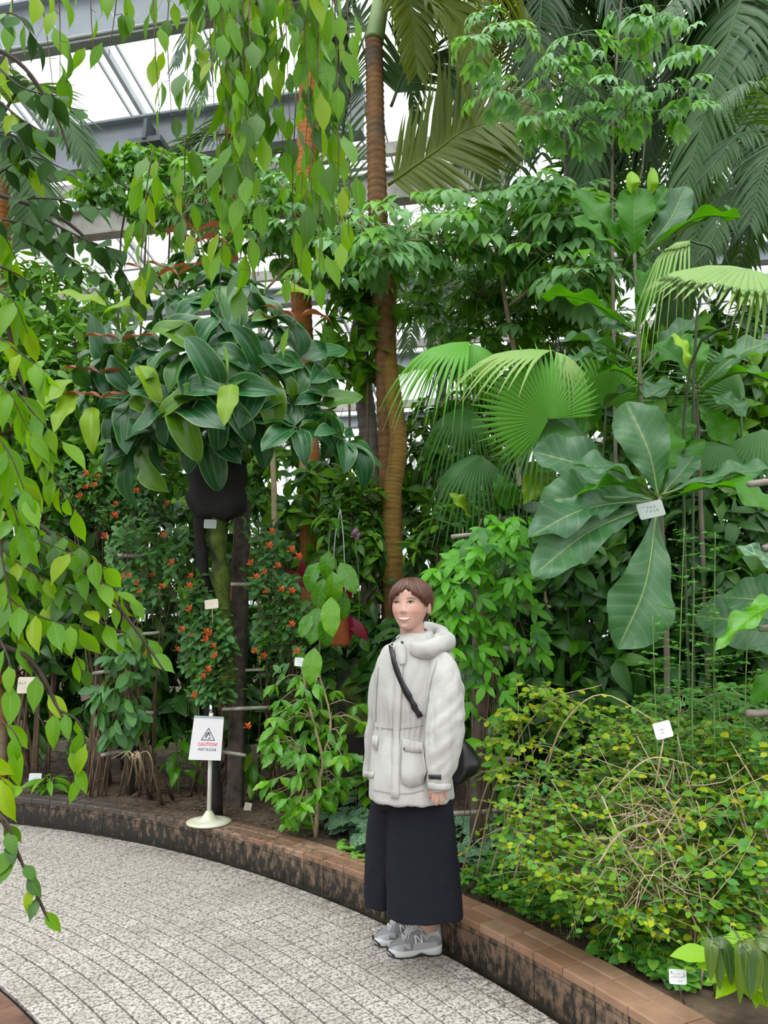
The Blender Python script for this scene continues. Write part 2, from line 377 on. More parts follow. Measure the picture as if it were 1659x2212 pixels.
def kerb_mat(name, ca, cb, stain, lo, hi, sl, zs):
    m, n, l, b = newmat(name); co = n.new('ShaderNodeTexCoord').outputs['Object']; oi = n.new('ShaderNodeObjectInfo')
    col = ramp(n, l, oi.outputs['Random'], [(0, ca), (1, cb)])
    f = noise(n, l, 9, 6, .65, co); col = mixc(n, l, ramp(n, l, f, [(.35, 0.), (.7, .5)]), col, tuple(c * .55 for c in ca))
    sp = n.new('ShaderNodeSeparateXYZ'); l.new(co, sp.inputs[0])
    mp = n.new('ShaderNodeMapping'); mp.inputs['Scale'].default_value = (1, 1, zs); l.new(co, mp.inputs[0])
    st = noise(n, l, 30, 6, .72, mp.outputs[0])
    # the stain grows denser towards the left end of the kerb and near the gutter
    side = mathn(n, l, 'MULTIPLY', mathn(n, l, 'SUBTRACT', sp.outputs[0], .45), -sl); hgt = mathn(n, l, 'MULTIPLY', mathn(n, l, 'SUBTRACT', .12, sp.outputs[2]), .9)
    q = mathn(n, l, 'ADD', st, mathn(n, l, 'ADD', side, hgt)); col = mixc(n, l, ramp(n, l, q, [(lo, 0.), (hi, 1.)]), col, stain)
    l.new(col, b.inputs['Base Color']); b.inputs['Roughness'].default_value = .6; bump(n, l, b, f, .25, .004); return m
M_tile = tile_mat()
M_grout = plain('grout', (.016, .013, .011), .9, .3, 30)
M_kgrout = plain('kerb_grout', (.055, .042, .030), .9, .3, 30)
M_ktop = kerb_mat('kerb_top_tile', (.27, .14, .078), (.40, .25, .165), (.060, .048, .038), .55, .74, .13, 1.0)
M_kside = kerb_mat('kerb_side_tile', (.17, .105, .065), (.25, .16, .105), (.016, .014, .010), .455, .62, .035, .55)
M_gutter = plain('gutter_mud', (.03, .028, .018), .35, .5, 14, bumpy=.4, col2=(.075, .068, .042))
KC = Vector((-4.4, .03, 0)); RT, RF, RB, KH = 5.818, 5.868, 6.04, .165
def pol(r, a, z=0): return (KC.x + r * math.sin(a), KC.y + r * math.cos(a), z)   # a from +Y towards +X
def sector(mb, r0, r1, a0, a1, z0, z1, ch=.003, na=1):
    """A block between two radii and two angles with a small chamfer on top."""
    da = ch / r0; G = []
    for (ra, rb, b0, b1, z) in ((r0, r1, a0, a1, z0), (r0, r1, a0, a1, z1 - ch), (r0 + ch, r1 - ch, a0 + da, a1 - da, z1)):
        ring = [pol(ra, b0 + (b1 - b0) * i / na, z) for i in range(na + 1)] + [pol(rb, b1 - (b1 - b0) * i / na, z) for i in range(na + 1)]
        G.append(ring)
    G = np.array(G); n = G.shape[1]; top = G[-1]; mid = np.repeat(top.mean(0)[None], n, 0)
    mb.grid(np.concatenate([G, mid[None]])[:, ::-1], close=True)
floor = thing('floor', 'curved paving of patterned pale tiles in rings along the kerb', None, (0, 0, 0), kind='structure')
mb = MB(); mb.box((0, 0, -.11), 60, 60, .18); mb.build('slab', M_grout, floor, smooth=False)
cand = []
TW, TL, RI = .0885, .0792, 4.30      # ring spacing, tile length along the ring, inner edge of the paving
for i in range(17):
    r1 = RT - i * TW; r0 = r1 - TW; da = TL / (RT - .045) * RT / (r0 + TW / 2) if False else TL / (r0 + TW / 2); sh_ = R.random() * .3 * da if i % 6 == 0 else 0
    for k in range(int(2.9 / da)):
        a0 = -.9 + sh_ + k * da; a1 = a0 + da; p = Vector(pol((r0 + r1) / 2, (a0 + a1) / 2))
        if p.y < -1.5 or p.y > 7.0 or p.x < -3.4 or p.x > 2.6: continue
        cand.append(((p - Vector((0, 0, CZ))).length + (0 if Plant.inview(p) else 50), r0, r1, a0, a1))
cand.sort(); rest = MB()
for q, (d, r0, r1, a0, a1) in enumerate(cand):
    g = .0043; t = MB() if q < 300 else rest; dz = U(-.0008, .0008)
    sector(t, r0 + g, r1 - g, a0 + g * .62 / r0, a1 - g * .62 / r0, -.014, dz, .0016, 1)
    if q < 300: t.build('tile', M_tile, floor, smooth=False)
rest.build('tile_field', M_tile, floor, kind='stuff', smooth=False)
gt = MB(); A = np.linspace(-.95, 2.3, 80)
gt.grid([[pol(r, a, z) for r, z in ((RT - .0, -.004), (RT + .01, -.012), (RF - .05, -.014), (RF + .02, -.006))] for a in A[::-1]])
setp(gt.build('gutter', M_gutter, None, smooth=True), 'narrow wet muddy gutter between the paving and the kerb', kind='structure')
kerb = thing('kerb', 'low tiled kerb in brown stoneware curving along the planting bed', None, (0, 0, 0), kind='structure')
co = MB(); na = 120; A = np.linspace(-.95, 2.3, na)
co.grid([[pol(r, a, z) for r, z in ((RF + .006, -.03), (RF + .006, KH - .006), (RB - .004, KH - .006), (RB - .004, -.03))] for a in A[::-1]]); co.build('kerb_core', M_kgrout, kerb, smooth=False)
KT = .158; nk = int(3.1 / (KT / RF)); mid = RF + .088
for k in range(nk):
    a0 = -.9 + k * KT / RF; a1 = a0 + KT / RF; g = .0018 / RF; p = Vector(pol(RF, (a0 + a1) / 2))
    if p.y < .6 or p.x < -3.9: continue
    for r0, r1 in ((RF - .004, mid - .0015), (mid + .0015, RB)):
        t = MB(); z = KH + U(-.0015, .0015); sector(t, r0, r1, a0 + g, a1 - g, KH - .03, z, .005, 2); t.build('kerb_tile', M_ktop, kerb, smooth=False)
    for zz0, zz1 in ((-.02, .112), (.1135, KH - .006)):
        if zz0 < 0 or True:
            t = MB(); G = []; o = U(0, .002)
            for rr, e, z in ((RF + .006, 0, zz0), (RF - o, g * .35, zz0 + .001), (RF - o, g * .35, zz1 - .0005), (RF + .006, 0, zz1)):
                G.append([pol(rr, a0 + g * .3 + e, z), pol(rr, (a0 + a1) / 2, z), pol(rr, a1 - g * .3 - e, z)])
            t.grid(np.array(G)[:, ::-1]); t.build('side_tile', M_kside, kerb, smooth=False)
M_border = plain('border_brick', (.14, .062, .040), .7, .4, 9, col2=(.21, .11, .07))
inn = thing('inner_kerb', 'flat brown border tiles at the inner edge of the paving, lower left', None, (0, 0, 0), kind='structure')
for k in range(34):
    a0 = .1 + k * .04; t = MB(); sector(t, RI - .2, RI - .004, a0 + .0006, a0 + .0394, -.02, .004, .003, 2); t.build('border_tile', M_border, inn, smooth=False)
# planting bed: soil that rises a little behind the kerb
def soil_mat():
    m, n, l, b = newmat('soil'); co = n.new('ShaderNodeTexCoord').outputs['Object']
    f = noise(n, l, 7, 8, .7, co); col = ramp(n, l, f, [(.3, (.040, .026, .016)), (.5, (.11, .071, .045)), (.68, (.20, .138, .09))])
    g = noise(n, l, 1.7, 4, .6, co); col = mixc(n, l, ramp(n, l, g, [(.55, 0.), (.72, .75)]), col, (.075, .085, .022))
    l.new(col, b.inputs['Base Color']); b.inputs['Roughness'].default_value = .9; bump(n, l, b, f, 1.0, .03); return m
def soil_z(x, y):
    r = math.hypot(x - KC.x, y - KC.y) - RB
    return .135 + .05 * min(1, max(0, r)) + .02 * math.sin(x * 3.1 + y * 2.3) * min(1, max(0, r * 3)) + .012 * math.sin(x * 9 - y * 7) * min(1, max(0, r * 3)) + max(0, r - 1.2) * .03
G = []
for i, a in enumerate(np.linspace(-1.0, 2.2, 130)[::-1]):
    row = []
    for s in list(np.linspace(0, 1.6, 26)) + [2.2, 3, 4, 5.5, 7.5, 10, 13]:
        x, y, z = pol(RB - .01 + s, a); row.append((x, y, soil_z(x, y) + (NR.normal(0, .007) if .05 < s < 2 else 0)))
    G.append(row)
sb = MB(); sb.grid(G); M_soil = soil_mat(); bed = sb.build('ground', M_soil); setp(bed, 'brown earth of the planting bed behind the kerb', kind='structure')
ib = MB(); ib.grid([[pol(r, a, .002 + .03 * math.sin(a * 9 + r * 4) ** 2 * (r < 3.9)) for r in (4.11, 3.8, 3.2, 2.4, 1.2, .01)] for a in np.linspace(-.3, 2.6, 40)]); setp(ib.build('ground', M_soil), 'earth of the inner bed beyond the lower left corner', kind='structure')
def soil(px, py): # the spot of bare earth seen at a pixel
    z = .15
    for _ in range(4): p = PZ(px, py, z); z = soil_z(p.x, p.y)
    return Vector((p.x, p.y, z))
def at_soil(p):
    d = Vector((p.x - KC.x, p.y - KC.y)); k = max(1, (RB + .16) / d.length); x, y = KC.x + d.x * k, KC.y + d.y * k   # keeps clear of the kerb
    return Vector((x, y, soil_z(x, y)))
# bark chips and leaf litter on the soil
lit = MB(); M_bark = plain('bark_chips', (.11, .07, .045), .9, .6, 20, col2=(.2, .15, .10))
for _ in range(3200):
    a = U(.15, 1.1); r = RB + .08 + abs(R.gauss(0, .75)); x, y, _z = pol(r, a); z = soil_z(x, y)
    lit.box((x, y, z + .004), U(.008, .055), U(.004, .016), U(.002, .008), Matrix.Rotation(U(0, 6), 3, 'Z') @ Matrix.Rotation(U(-.4, .4), 3, 'X'))
setp(lit.build('bark_litter', M_bark, None, smooth=False), 'brown bark chips and dry litter scattered on the bare earth', 'litter', kind='stuff')

# ---- greenhouse shell, turned about the vertical so that its beams climb to the right
GA = math.radians(-12.5); E1 = Vector((math.cos(GA), math.sin(GA), 0)); E2 = Vector((-math.sin(GA), math.cos(GA), 0))
def gh(u, v, z): return Vector((0, 0, 0)) + E1 * u + E2 * v + Vector((0, 0, z))
RZ = lambda v: 10.9 - .25 * v if v >= 3.0 else 10.15 - (3 - v) * .28
GM = Matrix((E1, E2, (0, 0, 1))).transposed()
def beam(mbx, p, q, wd, ht, up=Vector((0, 0, 1))):
    d = (q - p); L = d.length; y = d.normalized(); x = y.cross(up).normalized(); z = x.cross(y)
    mbx.box((p + q) / 2, wd, L, ht, Matrix((x, y, z)).transposed())
m, n, l, b = newmat('glass_pane'); tr = n.new('ShaderNodeBsdfTransparent'); tr.inputs[0].default_value = (.93, .95, .95, 1)
gl = n.new('ShaderNodeBsdfGlossy'); gl.inputs['Roughness'].default_value = .08; mx = n.new('ShaderNodeMixShader'); mx.inputs[0].default_value = .07
l.new(tr.outputs[0], mx.inputs[1]); l.new(gl.outputs[0], mx.inputs[2]); l.new(mx.outputs[0], n['Material Output'].inputs[0]); M_glass = m
M_steel = plain('painted_steel', (.36, .40, .44), .45, .12, 3)
M_alu = plain('aluminium_bar', (.55, .57, .58), .4, .1, 4)
M_conc = plain('weathered_beam', (.42, .40, .35), .7, .35, 4, col2=(.55, .53, .48))
M_dark = plain('dark_steel', (.10, .12, .13), .5, .2, 5)
ceil = thing('ceiling', 'sloping glass greenhouse roof on steel girders', None, (0, 0, 0), kind='structure')
UW = 12.0; VF, VB = 20.0, -7.0
vs = list(np.linspace(3.0, VF, 8)); us = list(np.arange(-UW, UW + .01, 1.6))
pane_me = {}
for i in range(len(vs) - 1):
    for j in range(len(us) - 1):
        t = MB(); a, b_, c_, d_ = gh(us[j], vs[i], RZ(vs[i])), gh(us[j + 1], vs[i], RZ(vs[i])), gh(us[j + 1], vs[i + 1], RZ(vs[i + 1])), gh(us[j], vs[i + 1], RZ(vs[i + 1]))
        up = Vector((0, 0, .008)); t.rings([[a, b_, c_, d_], [a + up, b_ + up, c_ + up, d_ + up]]); t.build('glass_pane', M_glass, ceil, smooth=False)
for j in range(len(us)):
    t = MB(); o = Vector((0, 0, -.03)); beam(t, gh(us[j], 3, RZ(3)) + o, gh(us[j], VF, RZ(VF)) + o, .06, .11); t.build('glazing_bar', M_alu, ceil, smooth=False)
    for s in (-.18, .18):
        if abs(us[j] + s) < UW: t = MB(); beam(t, gh(us[j] + s, 3, RZ(3)) + o * .7, gh(us[j] + s, VF, RZ(VF)) + o * .7, .025, .05); t.build('thin_glazing_bar', M_alu, ceil, smooth=False)
for v in vs:
    t = MB(); o = Vector((0, 0, -.14)); beam(t, gh(-UW, v, RZ(v)) + o, gh(UW, v, RZ(v)) + o, .09, .18); t.build('purlin', M_conc, ceil, smooth=False)
# girders with flanges, and lighter rods slung under them
for v, dz, h, mt in ((6.99, -1.05, .56, M_steel), (8.55, -1.15, .62, M_steel), (10.0, -1.0, .40, M_conc), (12.2, -.94, .27, M_steel), (14.5, -.9, .27, M_steel), (17.0, -.8, .25, M_steel)):
    t = MB(); z = RZ(v) + dz; p, q = gh(-UW, v, z), gh(-2.15 if v < 9 else -.45 if v < 11 else UW, v, z); beam(t, p, q, .02 if mt is M_steel else .12, h); u = Vector((0, 0, h / 2))
    for s in (u, -u): beam(t, p + s, q + s, .22, .03)
    t.build('girder', mt, ceil, smooth=False)
for v, dz in ((6.8, -1.48), (9.2, -1.34), (11.1, -.96), (13.4, -.9)):
    t = MB(); z = RZ(v) + dz; ue = -2.0 if v < 9.5 else UW; t.tube([gh(-UW, v, z), gh(ue, v, z)], .016, 6)
    t.tube([gh(-UW, v + .12, z + .05), gh(ue, v + .12, z + .05)], .012, 6)
    for x in np.arange(-UW, ue - .3, .72): t.tube([gh(x, v, z), gh(x + .18, v, z + .34)], .008, 4); t.tube([gh(x + .18, v, z + .34), gh(x + .36, v, z)], .008, 4)
    t.build('truss_rail', M_alu, ceil, smooth=False)
for u0 in (-5.0,):
    t = MB(); p, q = gh(u0, 8.3, RZ(8.3) - 1.35), gh(u0, 10.2, RZ(10.2) - 1.1); beam(t, p, q, .46, .08); beam(t, p + Vector((0, 0, .16)), q + Vector((0, 0, .16)), .05, .3); t.build('cross_girder', M_dark, ceil, smooth=False)
t = MB()
for j in range(len(us) - 1):
    a, b_, c_, d_ = gh(us[j], VB, RZ(VB)), gh(us[j + 1], VB, RZ(VB)), gh(us[j + 1], 3, RZ(3)), gh(us[j], 3, RZ(3)); up = Vector((0, 0, .008)); t.rings([[a, b_, c_, d_], [a + up, b_ + up, c_ + up, d_ + up]])
t.build('rear_slope_panes', M_glass, ceil, kind='stuff', smooth=False)
def glass_wall(name, a, b_, z0, ztop, label, step=1.2):
    wl = thing(name, label, None, (0, 0, 0), kind='structure'); L = (b_ - a).length; k = max(1, int(L / step)); d = (b_ - a) / k; nrm = d.normalized().cross(Vector((0, 0, 1)))
    t = MB(); beam(t, a + Vector((0, 0, .3)), b_ + Vector((0, 0, .3)), .2, .6); t.build('plinth', M_conc, wl, smooth=False)
    for i in range(k):
        p, q = a + d * i, a + d * (i + 1); zs = [.6, 2.0, 3.4, 99]
        for s in range(3):
            zt0, zt1 = (min(zs[s + 1], ztop(p) - .06), min(zs[s + 1], ztop(q) - .06))
            if zt0 <= zs[s] + .1: continue
            t = MB(); e = nrm * .006; f = [p + Vector((0, 0, zs[s])), q + Vector((0, 0, zs[s])), q + Vector((0, 0, zt1)), p + Vector((0, 0, zt0))]
            t.rings([[x - e for x in f], [x + e for x in f]]); t.build('glass_pane', M_glass, wl, smooth=False)
        t = MB(); beam(t, p, p + Vector((0, 0, ztop(p) - .02)), .06, .1, nrm); t.build('mullion', M_alu, wl, smooth=False)
    for z in (2.0, 3.4): t = MB(); beam(t, a + Vector((0, 0, z)), b_ + Vector((0, 0, z)), .07, .09); t.build('transom', M_alu, wl, smooth=False)
zt = lambda p: RZ(p.dot(E2))
glass_wall('wall_back', gh(-UW, VF, 0), gh(UW, VF, 0), .6, zt, 'glazed far wall of the greenhouse behind the trees')
glass_wall('wall_left', gh(-UW, 0, 0), gh(-UW, VF, 0), .6, zt, 'glazed side wall of the greenhouse at the far left', 2.4)
glass_wall('wall_right', gh(UW, VF, 0), gh(UW, 0, 0), .6, zt, 'glazed side wall of the greenhouse at the far right', 2.4)
# ------------------------------------------------------------------ the woman
from mathutils import noise as mnoise
def evaluated(me, mods):
    o = bpy.data.objects.new('tmp', me); C.objects.link(o)
    for tp, kw in mods:
        m = o.modifiers.new('m', tp)
        for k, v in kw.items(): setattr(m, k, v)
    dg = bpy.context.evaluated_depsgraph_get(); r = bpy.data.meshes.new_from_object(o.evaluated_get(dg)); bpy.data.objects.remove(o); return r
def fuse(mb, voxel, ratio=None, smooth=2, name='body'):
    mods = [('REMESH', dict(mode='VOXEL', voxel_size=voxel))]
    if smooth: mods.append(('SMOOTH', dict(iterations=smooth, factor=.5)))
    if ratio: mods.append(('DECIMATE', dict(ratio=ratio)))
    me = evaluated(mb.mesh('tmp'), mods); me.name = name; me.polygons.foreach_set('use_smooth', np.ones(len(me.polygons), bool)); return me
def coords(me): v = np.empty(len(me.vertices) * 3, np.float32); me.vertices.foreach_get('co', v); return v.reshape(-1, 3)
def bvh(me): return BVHTree.FromPolygons([v.co for v in me.vertices], [p.vertices for p in me.polygons])
EYE = Vector((0, 0, CZ))
def cast(tr, x, y, off, fb=None):
    d = (P(x, y, 1.0) - EYE).normalized(); h = tr.ray_cast(EYE, d)
    if h[0] is None: return fb
    n = h[1] if h[1].dot(d) < 0 else -h[1]; return h[0] + n * off
def drape(tr, rows, off, name, mat, parent, label=None, thick=.0, fill=8):
    """A patch of cloth or skin lying on a surface: rows of points as seen in the photo, each row resampled to the same count."""
    def res(r):
        r = [Vector((a, b)) for a, b in r]; L = [0]
        for i in range(len(r) - 1): L.append(L[-1] + (r[i + 1] - r[i]).length)
        out = []
        for i in range(fill + 1):
            s = L[-1] * i / fill; k = 0
            while k < len(r) - 2 and L[k + 1] < s: k += 1
            out.append(r[k].lerp(r[k + 1], (s - L[k]) / max(1e-6, L[k + 1] - L[k])))
        return out
    rows = [res(r) for r in rows]; G = []; last = None
    for r in rows:
        g = []
        for p in r:
            q = cast(tr, p.x, p.y, off, last); last = q; g.append(q)
        G.append(g)
    fb = next(p for g in G for p in g if p is not None); G = [[tuple(p or fb) for p in g] for g in G]; mb = MB(); mb.grid(G)
    me = mb.mesh(name)
    if thick: me = evaluated(me, [('SOLIDIFY', dict(thickness=thick, offset=-1 if False else 0))])
    me.materials.clear(); return put(name, me, mat, parent, None, label)
def strip(tr, line, wpx, off, name, mat, parent, label=None, thick=.0, fill=14):
    c = curve([(a, b, 0) for a, b in line], fill + 1); A, B = [], []
    for i, p in enumerate(c):
        t = (c[min(fill, i + 1)] - c[max(0, i - 1)]); n = Vector((-t.y, t.x)).normalized(); w = np.interp(i / fill, np.linspace(0, 1, len(wpx)), wpx) / 2 if isinstance(wpx, (list, tuple)) else wpx / 2
        A.append((p.x + n.x * w, p.y + n.y * w)); B.append((p.x - n.x * w, p.y - n.y * w))
    M_ = [((a[0] + b_[0]) / 2, (a[1] + b_[1]) / 2) for a, b_ in zip(A, B)]
    return drape(tr, [A, M_, B], off, name, mat, parent, label, thick, fill)
def ringrow(rows, D, n=36, ex=2.3, dD=0):
    G = []
    for i, (py, cx, hw, b_) in enumerate(rows):
        d = D + dD * i / (len(rows) - 1); c = P(cx, py, d); a_ = hw * d / F; r = []
        for k in range(n):
            t = 2 * PI * k / n; cs, sn = math.cos(t), math.sin(t); r.append((c.x + a_ * math.copysign(abs(cs) ** (2 / ex), cs), c.y + b_ * math.copysign(abs(sn) ** (2 / ex), sn), c.z))
        G.append(r)
    # resample smoothly
    out = []
    for k in range(n): out.append([tuple(p) for p in curve([g[k] for g in G], len(G) * 4)])
    return np.array(out).transpose(1, 0, 2)
# skin with lips, blush by place on the head
HC = P(886, 1303, 3.30); PSI = math.radians(20); HF = Vector((-math.sin(PSI), -math.cos(PSI), 0)); HX = Vector((math.cos(PSI), -math.sin(PSI), 0))
def HW(x, y, z): return HC + HX * x + HF * y + UPV * z
zt_ = [-.111, -.107, -.098, -.082, -.06, -.035, -.01, .02, .045, .07, .088, .099, .103]
wx_ = [.011, .023, .036, .049, .0615, .0715, .0755, .0760, .074, .064, .044, .022, .002]
fy_ = [.062, .074, .082, .0855, .0865, .0868, .086, .087, .086, .074, .050, .025, .002]
by_ = [.0, .0, .01, .03, .055, .08, .093, .1, .098, .084, .058, .028, .002]
def head_pt(phi, z, off=0):
    w_ = np.interp(z, zt_, wx_); f_ = np.interp(z, zt_, fy_); b_ = np.interp(z, zt_, by_); c_, s_ = math.cos(phi), math.sin(phi); e = 2 / 2.25
    x = (w_ + off) * math.copysign(abs(s_) ** e, s_); y = ((f_ + off) if c_ > 0 else (b_ + off)) * math.copysign(abs(c_) ** e, c_)
    return x, y
def head_grid(off=0):
    G = []; n = 96
    for z in np.concatenate([np.linspace(-.111, .08, 76), np.linspace(.083, .103, 14)]):
        row = []
        for k in range(n):
            phi = -PI + 2 * PI * k / n; x, y = head_pt(phi, z, off)
            if y > .02 and not off:
                d = 0
                nz = np.interp(z, [-.052, -.044, -.036, -.028, -.01, .008, .02], [0, .005, .0145, .0155, .0085, .003, 0]); nw = np.interp(z, [-.045, -.034, -.02, .01], [.014, .0145, .010, .008]); d += nz * math.exp(-(x / nw) ** 2)
                d -= .0065 * (math.exp(-(((x - .033) / .016) ** 2 + ((z - .004) / .011) ** 2)) + math.exp(-(((x + .033) / .016) ** 2 + ((z - .004) / .011) ** 2)))
                d += .004 * (math.exp(-(((x - .042) / .02) ** 2 + ((z + .034) / .018) ** 2)) + math.exp(-(((x + .042) / .02) ** 2 + ((z + .034) / .018) ** 2)))
                d += .0035 * math.exp(-((x / .03) ** 2 + ((z + .066) / .016) ** 2)) + .004 * math.exp(-((x / .018) ** 2 + ((z + .1) / .012) ** 2)) - .003 * math.exp(-((x / .02) ** 2 + ((z + .086) / .006) ** 2))
                d -= .0025 * (math.exp(-(((x - .037) / .008) ** 2 + ((z + .06) / .02) ** 2)) + math.exp(-(((x + .037) / .008) ** 2 + ((z + .06) / .02) ** 2)))
                y += d
            row.append(tuple(HW(x, y, z)))
        G.append(row)
    return G
M_skin, n, l, b = newmat('skin'); f = noise(n, l, 25, 3); sk = mixc(n, l, f, (.56, .325, .25), (.62, .38, .30)); co_ = n.new('ShaderNodeTexCoord').outputs['Object']
for sx in (-.040, .046):
    vm = n.new('ShaderNodeVectorMath'); vm.operation = 'DISTANCE'; l.new(co_, vm.inputs[0]); vm.inputs[1].default_value = HW(sx, .074, -.034); sk = mixc(n, l, ramp(n, l, vm.outputs['Value'], [(.006, .55), (.034, 0.)]), sk, (.62, .235, .19))
l.new(sk, b.inputs['Base Color']); b.inputs['Roughness'].default_value = .5
b.inputs['Subsurface Weight'].default_value = .12; b.inputs['Subsurface Radius'].default_value = (.012, .005, .003); b.inputs['Subsurface Scale'].default_value = .5
M_blush = plain('rosy_skin', (.62, .29, .23), .5)
feet = (PZ(935, 2050, 0) + PZ(880, 2034, 0)) / 2
woman = thing('person', 'smiling woman with short brown hair, pale jacket and wide navy trousers standing on the paving', 'person', Vector((feet.x, feet.y, 0)))
bm_ = MB(); bm_.rings(head_grid())
sh_n, sh_f = P(958, 1436, 3.20), P(842, 1432, 3.42); nk0, nk1 = HW(0, -.015, -.06), P(893, 1398, 3.33)
bm_.tube([nk0, nk0.lerp(nk1, .5), nk1, nk1 + DOWN * .06], [.054, .052, .056, .075], 24)
bm_.rings(ringrow([(1412, 897, 60, .07), (1440, 896, 64, .09), (1520, 890, 60, .1), (1590, 888, 55, .09), (1660, 888, 60, .10), (1700, 888, 58, .09), (1722, 888, 50, .075)], 3.33, 28))
hw_ = P(949, 1692, 3.13); el_n = P(962, 1565, 3.17)
bm_.tube(curve([sh_n, el_n, hw_], 9), [.045, .043, .04, .037, .036, .034, .03, .026, .023], 14)
el_f = P(815, 1560, 3.46); hf_ = P(802, 1664, 3.48); bm_.tube(curve([sh_f, el_f, hf_], 9), [.045, .043, .04, .037, .036, .034, .03, .026, .023], 14)
t_, h_ = PZ(836, 2064, 0), PZ(953, 2056, 0); t2 = PZ(806, 2040, 0); h2 = t2 + h_ - t_; ank = [h_.lerp(t_, .235) + UPV * .07, h2.lerp(t2, .235) + UPV * .07]
for (hx, hy), (kx, ky), _a, D0, D1 in (((908, 1745), (918, 1880), None, 3.325, 3.27), ((858, 1745), (868, 1880), None, 3.40, 3.40)):
    bm_.tube(curve([P(hx, hy, D0), P(kx, ky, (D0 + D1) / 2 - .02), ank[0 if D0 < 3.35 else 1] + UPV * .06, ank[0 if D0 < 3.35 else 1]], 12), [.066, .065, .063, .058, .052, .05, .05, .046, .040, .034, .029, .028], 16)
def hand(wr, mcp, tips, thumb, curl):
    """Palm from the wrist, four unequal fingers with bent joints, a thumb from the side of the palm."""
    pc = sum((m for m in mcp), Vector()) / 4; S = (mcp[3] - mcp[0]).normalized(); A = (pc - wr).normalized(); N = A.cross(S).normalized(); G = []
    for t, hwid, th in ((-.12, .021, .017), (.2, .027, .017), (.6, .036, .015), (.95, .039, .0125), (1.08, .036, .010)):
        c = wr.lerp(pc, t); G.append([tuple(c + S * hwid * math.cos(a) + N * th * math.sin(a)) for a in np.linspace(0, 2 * PI, 18, endpoint=False)])
    bm_.rings(G)
    for m, t_, r in zip(mcp, tips, (.0078, .0082, .0078, .0068)):
        c = curve([m - A * .02, m, m.lerp(t_, .45) + curl * .006, m.lerp(t_, .75) + curl * .004, t_], 11); bm_.tube(c, [r * 1.05, r * 1.05, r * 1.04, r, r * 1.06, r * .98, r * .96, r * .98, r * .9, r * .78, r * .5], 10)
    c = curve([wr.lerp(pc, .25) - S * .018] + thumb, 9); bm_.tube(c, [.012, .0125, .0118, .0105, .0098, .0098, .009, .0078, .005], 10)
hd = 3.115; mcp = [P(936, 1709, hd + .004), P(944.5, 1711, hd), P(953.5, 1710, hd + .002), P(962, 1706, hd + .008)]; tips = [P(935.5, 1735, hd + .012), P(943, 1739.5, hd + .01), P(953.5, 1738.5, hd + .012), P(964.5, 1727, hd + .018)]
hand(hw_, mcp, tips, [P(931, 1712, hd + .03), P(930, 1724, hd + .042)], Vector((0, -1, 0)))
S_ = Vector((.55, .8, 0)); m0 = P(804, 1690, 3.56); mcp2 = [m0 + S_ * (.0175 * i) for i in range(4)]; hand(hf_, mcp2, [m + Vector((.012, .01, -.062 + .004 * abs(i - 1))) for i, m in enumerate(mcp2)], [m0 + Vector((.0, -.012, -.01)), m0 + Vector((.004, -.016, -.035))], Vector((-.5, -.5, 0)))
bm_.rings([[tuple(HW(.0705 + .006 * math.cos(t) * (1 if k else 1) + dx, -.006 + .012 * sy * math.cos(a) + .004 * sy * math.sin(a), -.024 + .023 * sy * math.sin(a))) for a in np.linspace(0, 2 * PI, 18, endpoint=False)] for k, (dx, sy, t) in enumerate(((-.010, .6, 0), (.0, .95, 0), (.008, 1.05, 0), (.013, .9, 0)))])
body_me = fuse(bm_, .0026, .2, 2); body = put('body', body_me, M_skin, woman); TB = bvh(body_me)
def q1(x, y): return 770 + x / 5.53, 1230 + y / 5.53
# face
M_eye = plain('eye_white', (.62, .58, .55), .25); M_iris = plain('dark_iris', (.018, .010, .008), .12); M_lash = plain('lash', (.02, .012, .010), .6); M_brow = plain('brow', (.22, .12, .085), .7); M_lip = plain('rose_lip', (.50, .19, .165), .35); M_teeth = plain('teeth', (.80, .77, .72), .2); M_nos = plain('nostril', (.22, .085, .06), .6)
for sx, (a, t, c_, bt) in (('l', ((440, 402), (478, 382), (516, 399), (478, 407))), ('r', ((605, 399), (646, 379), (690, 401), (648, 407)))):
    U_ = [q1(*p) for p in (a, ((a[0] * .65 + t[0] * .35), t[1] + 5), t, ((c_[0] * .65 + t[0] * .35), t[1] + 4), c_)]; L_ = [q1(*p) for p in (a, ((a[0] + bt[0]) / 2, bt[1] - 1), bt, ((c_[0] + bt[0]) / 2, bt[1] - 1), c_)]
    e = drape(TB, [U_, [((p[0] + q[0]) / 2, (p[1] + q[1]) / 2) for p, q in zip(U_, L_)], L_], .0006, 'eye', M_eye, woman)
    ix, iy = q1(t[0] - 1, (t[1] + bt[1]) / 2); R_ = 3.0
    drape(TB, [[(ix + R_ * math.cos(v) * k, iy - .1 + min(R_ * .95, 2.35) * math.sin(v) * k) for v in np.linspace(0, 2 * PI, 17)] for k in (1, .5, .01)], .0011, 'iris', M_iris, e, fill=16)
    strip(TB, U_, [.9, 1.9, 2.3, 2.0, 1.1], .0014, 'lashes', M_lash, e, fill=10); strip(TB, L_, .5, .0009, 'lower_lid', M_brow, e, fill=8)
for br in (((415, 364), (455, 350), (503, 345)), ((604, 344), (655, 340), (708, 350))): strip(TB, [q1(*p) for p in br], [1.0, 1.9, 1.1], .0008, 'eyebrow', M_brow, woman, fill=8)
mu = [q1(*p) for p in ((484, 561), (515, 562), (548, 560), (567, 562), (587, 560), (618, 562), (649, 562))]; ml = [q1(*p) for p in ((484, 563), (515, 569), (548, 571), (567, 572), (587, 571), (618, 569), (649, 564))]
